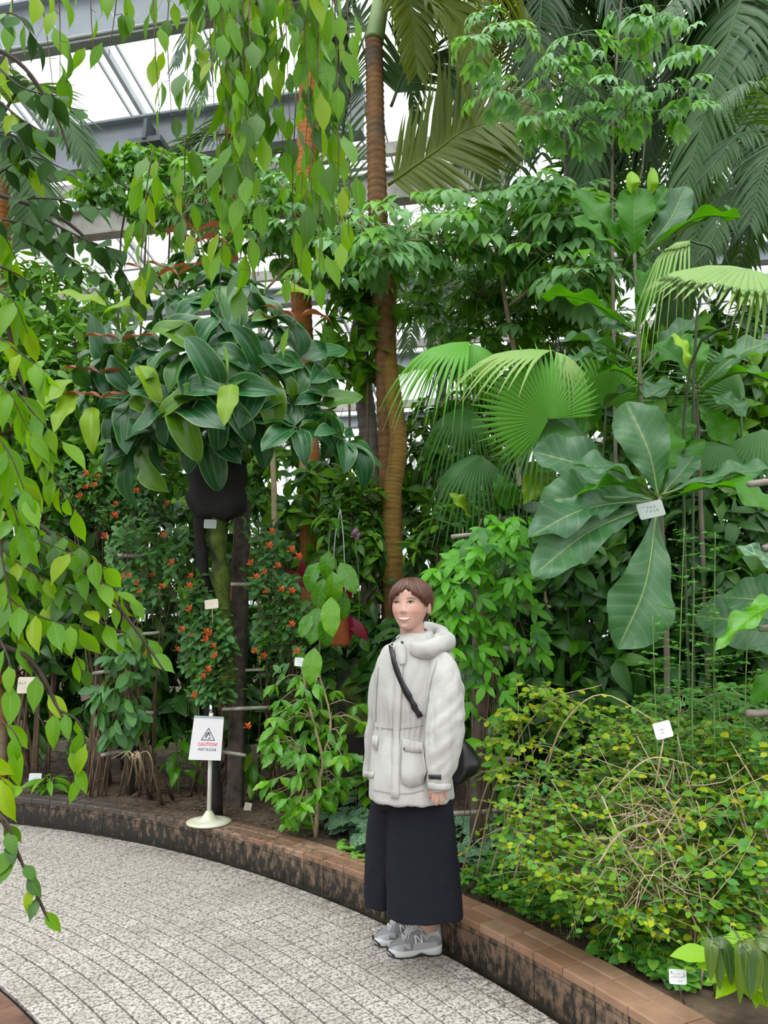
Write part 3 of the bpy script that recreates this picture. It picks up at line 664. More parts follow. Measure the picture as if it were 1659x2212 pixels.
ll = [q1(*p) for p in ((487, 566), (513, 586), (546, 597), (568, 599), (590, 597), (621, 586), (646, 566))]; lb = [q1(*p) for p in ((485, 568), (507, 596), (544, 615), (569, 618), (594, 615), (627, 596), (648, 568))]
drape(TB, [ml, [((a[0] + b_[0]) / 2, (a[1] + b_[1]) / 2) for a, b_ in zip(ml, ll)], ll], .0008, 'teeth', M_teeth, woman, fill=14); drape(TB, [mu, [((a[0] + b_[0]) / 2, (a[1] + b_[1]) / 2) for a, b_ in zip(mu, ml)], ml], .0022, 'upper_lip', M_lip, woman, fill=14); drape(TB, [ll, [((a[0] + b_[0]) / 2, (a[1] + b_[1]) / 2) for a, b_ in zip(ll, lb)], lb], .0026, 'lower_lip', M_lip, woman, fill=14)
for x in (530, 588): drape(TB, [[(q1(x, 518)[0] + 1.3 * math.cos(v) * k, q1(x, 518)[1] + .7 * math.sin(v) * k) for v in np.linspace(0, 2 * PI, 11)] for k in (1, .01)], .0006, 'nostril', M_nos, woman, fill=10)
# hair: a cap of strands with parted fringe, tucked behind the near ear
M_hair, n, l, b = newmat('brown_hair'); uvn = n.new('ShaderNodeUVMap'); uvn.uv_map = 'UVMap'; mp = n.new('ShaderNodeMapping'); mp.inputs['Scale'].default_value = (120, 3, 1); l.new(uvn.outputs[0], mp.inputs[0]); f = noise(n, l, 1, 3, .6, mp.outputs[0])
l.new(ramp(n, l, f, [(.3, (.055, .020, .012)), (.55, (.115, .043, .026)), (.75, (.20, .085, .052))]), b.inputs['Base Color']); b.inputs['Roughness'].default_value = .38; b.inputs['Anisotropic'].default_value = .5; bump(n, l, b, f, .5, .003)
pz = [-3.2, -2.2, -1.75, -1.45, -1.2, -.95, -.7, -.45, -.2, -.02, .08, .22, .45, .7, .95, 1.15, 1.35, 1.66, 1.78, 1.95, 2.3, 3.2]
hz = [-.10, -.098, -.070, -.056, -.040, -.002, .014, .028, .040, .054, .066, .054, .040, .026, .012, -.004, -.010, -.012, -.05, -.088, -.104, -.10]
def hair_pt(phi, t, zl, off):
    """Point of the hair: t runs from the crown (0) to the lower edge (1)."""
    c_ = .094; A_ = c_ * PI / 2
    if zl < .02: s = t * (A_ + .02 - zl)
    else: s = t * math.acos((zl - .02) / c_) * c_
    if s < A_:
        th = s / c_; z = .02 + (c_ + off - .015) * math.cos(th); q = math.sin(th); x, y = head_pt(phi, .02, off); return x * q, y * q - .006 * math.cos(th), z
    z = .02 - (s - A_); x, y = head_pt(phi, z, off); return x, y, z
def hair_off(phi, t): return .0118 * (1 if phi > -.9 else .72) * min(1, (1 - t) * 6 + .28) + .008 * math.sin(PI * min(1, t)) * min(1, max(0, (abs(phi) - 1.2) / .8))
def sweep(phi, t): return phi + (-.16 * math.sin(PI * min(1, t)) if 0 < phi < 1.6 else .16 * math.sin(PI * min(1, t)) if -1.6 < phi < 0 else 0) * min(1, abs(phi) * 2)
hm = MB(); G = []; uv = []; nk = 170; nr = 36
for k in range(nk + 1):
    phi = -PI + 2 * PI * k / nk; zl = np.interp(phi, pz, hz) + .003 * math.sin(phi * 23) + .0015 * math.sin(phi * 61); col = []; cu = []
    for i in range(nr + 1):
        t = i / nr; o = hair_off(phi, t) + (.0010 * math.sin(phi * 34 + 4 * t) + .0008 * math.sin(phi * 77 - 5 * t)) * min(1, t * 3)
        if -.35 < phi - .06 < .35: o -= .0035 * math.exp(-((phi - .06) / .12) ** 2) * min(1, t * 4)
        col.append(tuple(HW(*hair_pt(sweep(phi, t), max(t, .003), zl, o)))); cu.append((k / nk, t))
    G.append(col); uv.append(cu)
hm.grid(np.array(G)[:, ::-1], np.array(uv)[:, ::-1])
for _ in range(210): # loose locks over the cap
    phi = U(-PI, PI); zl = np.interp(phi, pz, hz); pts = []; t0 = U(.12, .5)
    for i in range(7): t = t0 + (1.04 - t0) * i / 6; pts.append(HW(*hair_pt(sweep(phi, t), t, zl, hair_off(phi, min(t, .97)) + .0006)))
    hm.tube(curve(pts, 9), [.0006, .0016, .0022, .0025, .0025, .0023, .0019, .0013, .0004], 5); hm.uv[-1][:, 0] = phi / 6.28 + .5 + hm.uv[-1][:, 0] * .01
hair = put('hair', hm.mesh('hair'), M_hair, woman)
# jacket
def cloth(name, ca, cb, rough=.8, sc=(180, 180, 180), bs=.12):
    m, n, l, b = newmat(name); co = n.new('ShaderNodeTexCoord').outputs['Object']; f = noise(n, l, 16, 4, .6, co); mp = n.new('ShaderNodeMapping'); mp.inputs['Scale'].default_value = sc; l.new(co, mp.inputs[0]); g = noise(n, l, 1, 3, .6, mp.outputs[0])
    l.new(mixc(n, l, f, ca, cb), b.inputs['Base Color']); b.inputs['Roughness'].default_value = rough; b.inputs['Specular IOR Level'].default_value = .25
    bump(n, l, b, mathn(n, l, 'ADD', mathn(n, l, 'MULTIPLY', f, .7), mathn(n, l, 'MULTIPLY', g, .25)), bs, .02); return m
M_jkt = cloth('pale_grey_cotton', (.44, .425, .405), (.50, .485, .465), .75, (60, 60, 25), .28); M_jkd = cloth('cuff_cotton', (.43, .415, .40), (.49, .475, .455), .8, (60, 60, 25), .2)
M_black = plain('black_rubber', (.012, .012, .012), .4); M_seam = plain('seam_thread', (.33, .315, .30), .8)
jm = MB()
jm.rings(ringrow([(1366, 903, 27, .062), (1380, 899, 40, .078), (1394, 897, 56, .092), (1408, 897, 70, .104), (1428, 896, 80, .118), (1460, 893, 82, .126), (1520, 888, 79, .13), (1570, 886, 76, .125), (1590, 884, 76, .124), (1625, 884, 79, .138), (1680, 886, 84, .160), (1720, 888, 87, .166)], 3.31, 48, 2.35))
SLN = [(951, 1420, 24, 3.23), (958, 1448, 32, 3.20), (960, 1500, 38, 3.18), (960, 1550, 41, 3.16), (956, 1600, 38.5, 3.145), (952, 1650, 34, 3.135), (949, 1680, 26, 3.13), (949, 1700, 22.5, 3.13), (949, 1706, 22.5, 3.13)]
SLF = [(842, 1420, 20, 3.41), (826, 1465, 22, 3.43), (815, 1530, 22, 3.45), (808, 1590, 20, 3.46), (803, 1635, 16, 3.465), (799, 1655, 12.5, 3.465), (798, 1677, 11, 3.465)]
for S in (SLN, SLF):
    c = curve([P(x, y, d) for x, y, r, d in S], 30); rr = [np.interp(i / 29, np.linspace(0, 1, len(S)), [r * d / F for x, y, r, d in S]) for i in range(30)]; jm.tube(c, rr, 28)
# loose back yoke flap behind the near shoulder
jm.rings([[tuple(P(x, y, d)) for x, y, d in r] for r in (((958, 1420, 3.25), (975, 1425, 3.27), (975, 1425, 3.36), (955, 1418, 3.38)), ((985, 1480, 3.2), (999, 1485, 3.25), (999, 1485, 3.36), (980, 1480, 3.38)), ((990, 1530, 3.2), (1004, 1538, 3.24), (1002, 1538, 3.3), (985, 1532, 3.32)))])
jme = fuse(jm, .006, None, 3, 'jacket'); v = coords(jme); no = np.empty(len(jme.vertices) * 3, np.float32); jme.vertices.foreach_get('normal', no); no = no.reshape(-1, 3); zw = P(886, 1572, 3.2).z; wr_ = np.zeros(len(v), np.float32)
xs_ = P(925, 1550, 3.2).x
for i, (x, y, z) in enumerate(v):
    g = math.exp(-((z - zw) / .07) ** 2); s = 1 if x > xs_ and y < 3.26 else 0
    a = mnoise.noise((x * 16 + z * 5, y * 16, z * 3.2)) * .011; a += abs(mnoise.noise((x * 26, y * 22 + 4, z * 7 + 3))) * .009
    a += g * (1 - s) * math.sin(math.atan2(x - .11, -(y - 3.31)) * 34 + mnoise.noise((x * 8, y * 8, z * 9)) * 4) * .004 - g * (1 - s) * .006
    if s: a += mnoise.noise((x * 9, y * 10, z * 24 - x * 18)) * .008 * max(0, min(1, (1.35 - z) * 3))
    wr_[i] = a
v = v + no * wr_[:, None]; jme.vertices.foreach_set('co', v.ravel()); jme.update()
jacket = put('jacket', jme, M_jkt, woman); TJ = bvh(jme)
def q2(x, y): return 770 + x / 5.53, 1450 + y / 5.53
# collar, hood, placket, pockets, cuffs
cm = MB(); G = []
for t, (cx, cy, hw, b_, up) in enumerate(((896, 1408, 62, .100, 4), (893, 1398, 48, .083, 8), (892, 1384, 38, .072, 14), (891, 1371, 34, .066, 18), (891, 1369, 31, .062, 18), (892, 1384, 34, .066, 14))):
    r = []
    for k in range(40):
        a = 2 * PI * k / 40; p = P(cx, cy, 3.31); px_ = hw * 3.31 / F
        dip = -.020 * math.exp(-((a - 4.1) / .5) ** 2) * (t in (3, 4)); r.append((p.x + px_ * math.cos(a), p.y + b_ * math.sin(a), p.z + up * .002 * (math.cos(a) * .5 + math.sin(a) * .4) + dip))
    G.append(r)
cm.grid(G, close=True); collar = put('collar', cm.mesh('collar'), M_jkt, jacket)
hm = MB(); pth = [(893, 1402, 3.225), (906, 1404, 3.21), (927, 1402, 3.195), (950, 1393, 3.215), (964, 1388, 3.30), (958, 1382, 3.40), (925, 1374, 3.47), (885, 1378, 3.47), (858, 1390, 3.42), (852, 1400, 3.36)]
c = curve([P(*p) for p in pth], 40); rad = [np.interp(i / 39, [0, .1, .3, .5, .7, 1], [.033, .036, .038, .042, .045, .012]) for i in range(40)]; hm.tube(c, rad, 18)
c = curve([P(x - 10, y - 16, d + .04) for x, y, d in pth[3:8]], 24); hm.tube(c, [np.interp(i / 23, [0, .3, .7, 1], [.012, .034, .036, .015]) for i in range(24)], 16)
hme = fuse(hm, .005, None, 4, 'hood'); v = coords(hme); v = v + np.array([[0, 0, mnoise.noise((a * 22, b_ * 22, z * 30)) * .007] for a, b_, z in v], np.float32); hme.vertices.foreach_set('co', v.ravel()); put('hood', hme, M_jkt, jacket)
drape(TJ, [[(858, 1400), (852, 1500), (848, 1600), (846, 1724)], [(866, 1400), (861, 1500), (857, 1600), (856, 1724)], [(873, 1402), (868, 1500), (864, 1600), (862, 1724)]], .006, 'placket', M_jkt, jacket, None, .004, 24)
drape(TJ, [[(854, 1396), (857, 1412), (864, 1438)], [(864, 1393), (867, 1412), (869, 1436)], [(877, 1392), (878, 1410), (876, 1436)]], .012, 'neck_flap', M_jkd, jacket, None, .003, 10)
pk = [[q2(x, y) for x, y in r] for r in (((545, 800), (680, 830), (812, 860)), ((540, 1000), (680, 1010), (822, 1010)), ((535, 1200), (690, 1215), (850, 1190)), ((540, 1330), (640, 1385), (790, 1345)))]
pocket = drape(TJ, pk, .008, 'pocket', M_jkt, jacket, None, .005, 14)
drape(TJ, [[q2(x, y) for x, y in r] for r in (((540, 795), (690, 835), (815, 858)), ((555, 880), (690, 905), (815, 925)), ((565, 950), (690, 985), (818, 960)))], .014, 'pocket_flap', M_jkt, jacket, None, .004, 12)
drape(TJ, [[q2(x, y) for x, y in r] for r in (((205, 770), (270, 770)), ((200, 900), (255, 945)))], .007, 'far_pocket_flap', M_jkt, jacket, None, .004, 6)
def button(x, y, r, tr=TJ, off=.017, name='button', mat=M_black):
    drape(tr, [[(x + r * math.cos(v) * k, y + r * math.sin(v) * k) for v in np.linspace(0, 2 * PI, 17)] for k in (1, .7, .01)], off, name, mat, jacket, None, .002, 16)
button(*q2(565, 932), 2.6, off=.021); button(874.5, 1396, 3.2, off=.036)
drape(TJ, [[q2(868, 1232), q2(1010, 1232)], [q2(870, 1260), q2(1010, 1260)], [q2(872, 1286), q2(1008, 1290)]], .004, 'cuff_tab', M_black, jacket, 'black hook tab on the near cuff', .002, 8)
drape(TJ, [[q2(862, 1325), q2(1000, 1345), q2(1125, 1335)], [q2(868, 1380), q2(1000, 1400), q2(1118, 1395)], [q2(872, 1408), q2(1000, 1420), q2(1116, 1418)]], .004, 'cuff', M_jkd, jacket, None, .004, 14)
drape(TJ, [[(788.5, 1664), (800, 1667), (809, 1667)], [(788.5, 1676), (800, 1680), (808, 1680)]], .004, 'cuff', M_jkd, jacket, None, .003, 8)
for ln, wd in (([(808, 1570), (850, 1574), (890, 1571), (914, 1566)], 1.6), ([(808, 1706), (850, 1713), (885, 1713), (915, 1706)], 1.2), ([(944, 1428), (932, 1470), (924, 1520), (920, 1550)], 1.3), ([(818, 1440), (814, 1500), (812, 1560)], 1.0)): strip(TJ, ln, wd, .003, 'seam', M_seam, jacket, None, .002, 20)
M_cord = plain('white_cord', (.72, .71, .68), .7)
for cx, cy, r in ((848, 1392, 5), (889, 1386, 5)):
    t = MB(); t.tube([P(cx + r * math.cos(a), cy + r * .8 * math.sin(a), 3.165) for a in np.linspace(0, 2 * PI, 14)], .0016, 6); t.tube([P(cx, cy + 3, 3.17), P(cx + 3, cy + 12, 3.17)], .0016, 5); t.build('drawcord', M_cord, jacket)
# the shirt collar just showing and the trousers
strip(TB, [(865, 1380), (868, 1374), (869, 1371)], 4, .002, 'shirt', plain('lilac_shirt', (.35, .30, .60), .8), woman, 'lilac shirt edge at the neck', .002, 6)
M_trs = cloth('navy_black_cloth', (.0055, .006, .011), (.010, .0105, .017), .85, (40, 40, 240), .35)
tm = MB(); tm.rings(ringrow([(1680, 900, 60, .085), (1720, 909, 63, .10), (1760, 910, 67, .11), (1850, 913, 73, .105), (1930, 917, 76, .1), (1980, 918, 77, .098)], 3.31, 40, 2.2, -.04))
tm.rings(ringrow([(1680, 846, 38, .1), (1720, 842, 38, .1), (1800, 830, 37, .095), (1900, 822, 34, .09), (1950, 816, 29, .085)], 3.40, 32, 2.2)); tm.rings(ringrow([(1670, 886, 74, .115), (1700, 887, 78, .125), (1740, 887, 78, .12)], 3.34, 32, 2.3))
tme = fuse(tm, .006, None, 3, 'trousers'); v = coords(tme); no = np.empty(len(tme.vertices) * 3, np.float32); tme.vertices.foreach_get('normal', no); no = no.reshape(-1, 3)
wr_ = np.array([mnoise.noise((x * 13, y * 13, z * 1.6)) * .014 * min(1, max(.15, (.85 - z) * 1.6)) + mnoise.noise((x * 30, y * 30, z * 12)) * .002 for x, y, z in v], np.float32); v = v + no * wr_[:, None]; tme.vertices.foreach_set('co', v.ravel()); tme.update(); put('trousers', tme, M_trs, woman)
# running shoes
M_up = plain('grey_mesh', (.22, .22, .228), .7, .12, 60); M_ov = plain('light_grey_suede', (.36, .36, .365), .7, .1, 30); M_sole = plain('white_foam', (.58, .58, .565), .55); M_out = plain('black_outsole', (.015, .015, .016), .6); M_lace = plain('grey_lace', (.55, .55, .55), .8); M_silver_t = plain('silver_emblem', (.72, .74, .74), .3)
def shoe(toe, heel, label):
    X = (toe - heel); L = X.length; X.normalize(); Y = UPV.cross(X).normalized(); W = lambda s, y, z: heel + X * (s * L) + Y * y + UPV * z
    xs = [0, .015, .06, .15, .3, .45, .6, .74, .86, .95, .99, 1]; ws = [.014, .026, .036, .040, .039, .038, .042, .045, .042, .029, .014, .004]
    hs_ = [.078, .106, .114, .100, .096, .114, .100, .072, .054, .042, .034, .026]
    def D(s, f_z, k=1.0, n=22):
        w_ = np.interp(s, xs, ws) * k; h = np.interp(s, xs, hs_); z0 = .022 + .008 * (1 - s); r = []
        for i in range(n):
            a = PI * i / (n - 1); r.append(tuple(W(s, w_ * math.cos(a) * (1 - .22 * math.sin(a) ** 2), z0 + (h - z0) * math.sin(a) ** .8 * f_z)))
        return r
    SS = sorted(set(list(np.linspace(0, 1, 30)) + [.015, .985])); m = MB(); G = []
    for s in SS:
        r = D(s, 1); lo = [tuple(W(s, np.interp(s, xs, ws) * math.cos(PI * i / 7 + PI), .02)) for i in range(1, 7)]; G.append(r + lo)
    m.rings(G); sh_ = m.build('shoe', M_up, woman, label)
    m = MB(); G = []
    for s in SS:
        w_ = np.interp(s, xs, ws) * 1.09 + .0015; ts = .010 * max(0, (s - .78) / .22) ** 1.5 + .006 * max(0, (.06 - s) / .06); top = .030 + .012 * max(0, 1 - s / .35) + .006 * math.exp(-((s - .9) / .08) ** 2); waist = .010 * math.exp(-((s - .40) / .10) ** 2)
        G.append([tuple(W(s, y, z)) for y, z in ((-w_ * .9, ts + .004 + waist), (-w_, ts + .010 + waist), (-w_ * 1.03, top * .6 + ts), (-w_ * .95, top), (w_ * .95, top), (w_ * 1.03, top * .6 + ts), (w_, ts + .010 + waist), (w_ * .9, ts + .004 + waist))])
    m.rings(G); m.build('sole', M_sole, sh_)
    m = MB(); G = []
    for s in SS:
        w_ = np.interp(s, xs, ws) * 1.04; ts = .010 * max(0, (s - .78) / .22) ** 1.5; waist = .009 * math.exp(-((s - .40) / .10) ** 2); G.append([tuple(W(s, y, z)) for y, z in ((-w_, ts + waist), (-w_, ts + .008 + waist), (w_, ts + .008 + waist), (w_, ts + waist))])
    m.rings(G); m.build('outsole', M_out, sh_)
    m = MB(); m.grid([[W(s, w2 * np.interp(s, xs, ws) * 1.22 + (.004 if w2 > 0 else -.004 if w2 < 0 else 0), .006 + .010 * max(0, (s - .78) / .22) + zz) for s, zz in ((.90, q * .3), (.965, q * .9), (1.022, q))] for w2, q in ((-1, .010), (-.5, .016), (0, .018), (.5, .016), (1, .010))]); me = evaluated(m.mesh('toe_guard'), [('SOLIDIFY', dict(thickness=.006, offset=0))]); put('toe_guard', me, M_out, sh_)
    # overlays on both flanks, eyestay, tongue, laces
    for sg in (1, -1):
        def fl(s, u, off=.0016):
            w_ = np.interp(s, xs, ws); h = np.interp(s, xs, hs_); z0 = .022 + .008 * (1 - s); a = u * PI / 2; return W(s, sg * (w_ * math.cos(a) * (1 - .22 * math.sin(a) ** 2) + off), z0 + (h - z0) * math.sin(a) ** .8 + off)
        for path, wd in (([(.02, .2), (.10, .45), (.2, .55), (.32, .40), (.42, .72)], .10), ([(.62, .72), (.72, .5), (.70, .25), (.60, .12)], .09), ([(.42, .80), (.52, .82), (.62, .80), (.70, .72)], .07), ([(.01, .5), (.01, .8), (.06, .95)], .12), ([(.72, .15), (.84, .25), (.93, .3)], .2), ([(.1, .10), (.3, .10), (.55, .08)], .10)):
            c = curve([(a, b_, 0) for a, b_ in path], 12); m = MB(); m.grid([[fl(max(0, p.x), min(1, max(0, p.y + o))) for o in (-wd, 0, wd)] for p in c]); put('overlay', m.mesh('overlay'), M_ov, sh_)
        for a_, b_ in (((.50, .16), (.515, .44)), ((.515, .44), (.385, .16)), ((.385, .16), (.40, .44))):
            m = MB(); c = [(a_[0] + (b_[0] - a_[0]) * t, a_[1] + (b_[1] - a_[1]) * t) for t in np.linspace(0, 1, 6)]; m.grid([[fl(s + o, u, .0035) for o in (-.011, .011)] for s, u in c]); put('letter_stroke', m.mesh('letter_stroke'), M_silver_t, sh_, None, 'silver stroke of the letter N')
    m = MB()
    for i in range(6):
        s0, s1 = .42 + i * .055, .455 + i * .055
        for y0, y1 in ((-.022, .022), (.022, -.022)):
            h0, h1 = np.interp(s0, xs, hs_), np.interp(s1, xs, hs_); m.tube(curve([W(s0, y0, h0 - .008), W((s0 + s1) / 2, 0, (h0 + h1) / 2 + .005), W(s1, y1, h1 - .008)], 8), .0024, 6)
    ht = np.interp(.43, xs, hs_)
    for sg in (1, -1): m.tube(curve([W(.43, 0, ht + .006), W(.46, sg * .02, ht + .022), W(.50, sg * .036, ht + .006), W(.47, sg * .02, ht - .002), W(.43, 0, ht + .005)], 14), .0021, 6); m.tube(curve([W(.43, 0, ht + .006), W(.52, sg * .015, ht + .004), W(.60, sg * .03, ht - .014), W(.64, sg * .035, ht - .04)], 9), .002, 6)
    m.build('laces', M_lace, sh_)
    m = MB(); m.grid([[W(s, y, np.interp(s, xs, hs_) + dz) for y, dz in ((-.02, -.008), (-.01, .002), (0, .004), (.01, .002), (.02, -.008))] for s in (.34, .38, .45, .6, .68)]); me = evaluated(m.mesh('tongue'), [('SOLIDIFY', dict(thickness=.005, offset=0))]); put('tongue', me, M_ov, sh_)
shoe(t_, h_, 'near grey running shoe'); shoe(t2, h2, 'far grey running shoe')
# shoulder bag
M_bag = plain('black_leather', (.010, .010, .011), .32, .3, 30, bumpy=.15)
bag = thing('shoulder_bag', "black leather shoulder bag hanging at the woman's hip on a wide strap", 'bag', P(1000, 1690, 3.37))
t = MB(); t.rings(ringrow([(1586, 988, 5, .02), (1600, 992, 14, .04), (1620, 997, 26, .058), (1642, 1003, 34, .066), (1656, 1004, 33, .068), (1670, 997, 30, .064), (1684, 988, 22, .05), (1692, 983, 10, .03)], 3.40, 30, 2.0)); bme = t.mesh('bag_body'); v = coords(bme); v += np.array([[0, mnoise.noise((x * 20, y * 20, z * 14)) * .012, mnoise.noise((x * 18, y * 9, z * 22)) * .006] for x, y, z in v], np.float32); bme.vertices.foreach_set('co', v.ravel()); put('bag_body', bme, M_bag, bag)
strip(TJ, [(846, 1396), (852, 1425), (864, 1462), (884, 1505), (898, 1531), (907, 1548)], [8.5, 9.5, 10.5, 11.5, 12.5, 12.5], .007, 'strap', M_bag, bag, None, .005, 26)
t = MB(); c = curve([P(846, 1398, 3.25), P(850, 1386, 3.33), P(872, 1392, 3.44), P(930, 1480, 3.47), P(975, 1560, 3.44), P(989, 1590, 3.41)], 16); G = []
for i, p in enumerate(c): G.append([tuple(p + Vector((0, .004, .010))), tuple(p + Vector((.009, 0, -.006)))])
t.grid(G); put('back_strap', evaluated(t.mesh('back_strap'), [('SOLIDIFY', dict(thickness=.004, offset=0))]), M_bag, bag)
# ------------------------------------------------------------------ wet floor sign
M_wht = plain('white_enamel', (.72, .71, .66), .4, .08, 8); M_yel = plain('yellowed_enamel', (.58, .57, .30), .5, .12, 9, col2=(.70, .69, .60)); M_paper = plain('white_paper', (.70, .68, .70), .35, .03, 14); M_chrome = plain('chrome_tube', (.55, .57, .58), .15, 0, 1, 1.0); M_ink = plain('dark_ink', (.03, .03, .07), .6); M_pink_ink = plain('pink_ink', (.66, .07, .16), .6); M_clip = plain('clear_sleeve_edge', (.30, .36, .36), .3)
sp = PZ(451, 1777, KH); sg = thing('wet_floor_sign', 'white wet floor caution sign on a stand standing on the kerb', 'sign', sp)
def lathe(mb, c, prof, n=40): mb.rings([[(c.x + r * math.cos(a), c.y + r * math.sin(a), c.z + z) for a in np.linspace(0, 2 * PI, n, endpoint=False)] for r, z in prof])
r0 = 46 * sp.y / F; ph = sp.y / F
t = MB(); lathe(t, sp, [(r0 * .98, .001), (r0, .004), (r0 * .99, .010), (r0 * .7, .016), (r0 * .36, .022), (r0 * .26, .045), (.021, .066), (.0205, .070)]); t.build('base', M_yel, sg, 'yellowed white base plate')
top = P(448, 1540, sp.y).z; t = MB(); t.tube([sp + UPV * .06, Vector((sp.x - .004, sp.y, top))], .0135, 16); t.build('pole', M_wht, sg)
t = MB(); t.tube([Vector((sp.x - .004, sp.y, top - .01)), Vector((sp.x - .006, sp.y, P(447, 1522, sp.y).z))], .0125, 14); t.build('pole_cap', M_chrome, sg)
sd = sp.y - .02
A, B_, Cc, Dd = P(420, 1546, sd), P(484, 1549, sd), P(477, 1643, sd - .045), P(407, 1641, sd - .045)
ex = ((B_ - A) + (Cc - Dd)).normalized(); ey = ((A - Dd) + (B_ - Cc)); ey = (ey - ex * ey.dot(ex)).normalized(); en = ex.cross(ey).normalized()
ce = (A + B_ + Cc + Dd) / 4; bw = ((B_ - A).length + (Cc - Dd).length) / 2; bh = ((A - Dd).length + (B_ - Cc).length) / 2
shear = ((A + B_) / 2 - (Cc + Dd) / 2).dot(ex) / bh
MS = Matrix((ex, ey, en)).transposed().to_4x4()
def SPT(u, v, o=0): return ce + ex * (u * bw + 0) + ey * (v * bh) + en * o
rot_ = math.atan2(((A - Dd)).dot(ex), (A - Dd).dot(ey))
def sq(u, v, o): return A.lerp(B_, u).lerp(Dd.lerp(Cc, u), 1 - v) + en * o
t = MB(); t.rings([[sq(0, 0, -.002), sq(1, 0, -.002), sq(1, 1, -.002), sq(0, 1, -.002)], [sq(0, 0, .002), sq(1, 0, .002), sq(1, 1, .002), sq(0, 1, .002)]]); t.build('sign_sheet', M_paper, sg, smooth=False)
t = MB(); t.rings([[sq(0, .955, .0022), sq(1, .955, .0022), sq(1, 1.005, .0022), sq(0, 1.005, .0022)], [sq(0, .955, .0035), sq(1, .955, .0035), sq(1, 1.005, .0035), sq(0, 1.005, .0035)]]); t.build('top_clip', M_clip, sg, smooth=False)
def ink(lines, wd, name, mat, parent=sg, f=sq, o=.0026):
    m = MB()
    for (u0, v0), (u1, v1) in lines:
        p, q = f(u0, v0, o), f(u1, v1, o); d = (q - p).normalized(); s = en.cross(d) * wd / 2; e = d * wd * .45; m.rings([[p - s - e, q - s + e, q + s + e, p + s - e], [x + en * .0006 for x in (p - s - e, q - s + e, q + s + e, p + s - e)]])
    return m.build(name, mat, parent, smooth=False)
ink([((.33, .455), (.75, .455)), ((.75, .455), (.525, .725)), ((.525, .725), (.33, .455))], .0042, 'warning_triangle', M_ink)
ink([((.525, .60), (.50, .55)), ((.50, .55), (.46, .535)), ((.50, .55), (.455, .57)), ((.525, .60), (.47, .605)), ((.525, .60), (.575, .59)), ((.575, .59), (.585, .555)), ((.47, .515), (.455, .505)), ((.55, .49), (.62, .515))], .0052, 'slipping_figure', M_ink)
ink([((.54, .62), (.545, .625))], .009, 'figure_head', M_ink)
def text(s, at, ax, ay, h, mat, name, parent, bold=0, align='CENTER', off=.0028, sx=1.0):
    cu = bpy.data.curves.new(name, 'FONT'); cu.body = s; cu.size = 1; cu.align_x = align; cu.align_y = 'CENTER'; cu.extrude = .004; cu.offset = bold; cu.resolution_u = 2
    o = bpy.data.objects.new(name, cu); C.objects.link(o); n_ = ax.cross(ay).normalized(); M = Matrix((ax.normalized() * h * sx, ay.normalized() * h, n_ * h)).transposed().to_4x4(); M.translation = at + n_ * off
    dg = bpy.context.evaluated_depsgraph_get(); me = bpy.data.meshes.new_from_object(o.evaluated_get(dg)); bpy.data.objects.remove(o)
    if not len(me.polygons): return None
    return put(name, me, mat, parent, M)
ays = (A.lerp(B_, .5) - Dd.lerp(Cc, .5)); axs = (sq(1, .4, 0) - sq(0, .4, 0)); ays = (ays - axs * (ays.dot(axs) / axs.dot(axs)))
text('CAUTION!', sq(.545, .355, 0), axs, ays, bh * .112, M_pink_ink, 'caution_lettering', sg, .022, sx=.88)
text('WET FLOOR', sq(.545, .235, 0), axs, ays, bh * .085, M_ink, 'wet_floor_lettering', sg, .012, sx=.92)

# ------------------------------------------------------------------ plant name plates
M_plate = plain('white_plate', (.72, .73, .74), .35, .04, 12); M_plate2 = plain('beige_plate', (.62, .55, .44), .5, .1, 12); M_plate3 = plain('grey_green_plate', (.40, .46, .42), .45, .08, 10); M_stk = plain('thin_steel_stake', (.10, .11, .10), .5); M_tanstk = plain('tan_stake', (.50, .38, .22), .6); M_txt = plain('grey_ink', (.22, .24, .28), .7); M_dtxt = plain('black_ink', (.07, .07, .08), .7)
def plate(label, px, py, d, wpx, hpx, rot=0, yaw=0, mat=M_plate, stake=None, stmat=M_stk, lines=(), tilt=-.15, ink_=M_txt, orn=None):
    c = P(px, py, d); root = thing('plant_label', label, 'label', c, 'plant name plates'); w_, h_ = wpx * d / F, hpx * d / F
    Rm = Matrix.Rotation(yaw, 3, 'Z') @ Matrix.Rotation(PI / 2 + tilt, 3, 'X') @ Matrix.Rotation(rot, 3, 'Z'); X, Y, N = Rm.col[0], Rm.col[1], Rm.col[2]; cr = min(w_, h_) * .12; ring = []
    for sx, sy, a0 in ((1, -1, -PI / 2), (1, 1, 0), (-1, 1, PI / 2), (-1, -1, PI)):
        for k in range(4): a = a0 + k * PI / 6; ring.append(c + X * (sx * (w_ / 2 - cr) + cr * math.cos(a)) + Y * (sy * (h_ / 2 - cr) + cr * math.sin(a)))
    t = MB(); t.rings([[p - N * .0012 for p in ring], [p + N * .0012 for p in ring]]); t.build('plate', mat, root, smooth=False)
    if stake is not None: t = MB(); q = c - Y * h_ * .35 - N * .004; t.tube([stake if stake is not None else q + DOWN * .3, stake.lerp(q, .5), q], .0028, 6); t.build('stake', stmat, root)
    for s, u, v, hh, al, im in lines:
        text(s, c + X * u * w_ + Y * v * h_, X, Y, hh * h_, im or ink_, 'lettering', root, .004, al, .0016)
    return root, c, X, Y, N, w_, h_
JP = lambda a, b_, c_: ((a, -.42, .28, .12, 'LEFT', None), (b_, 0, .02, .24, 'CENTER', M_dtxt), (c_, .05, -.28, .12, 'CENTER', None))
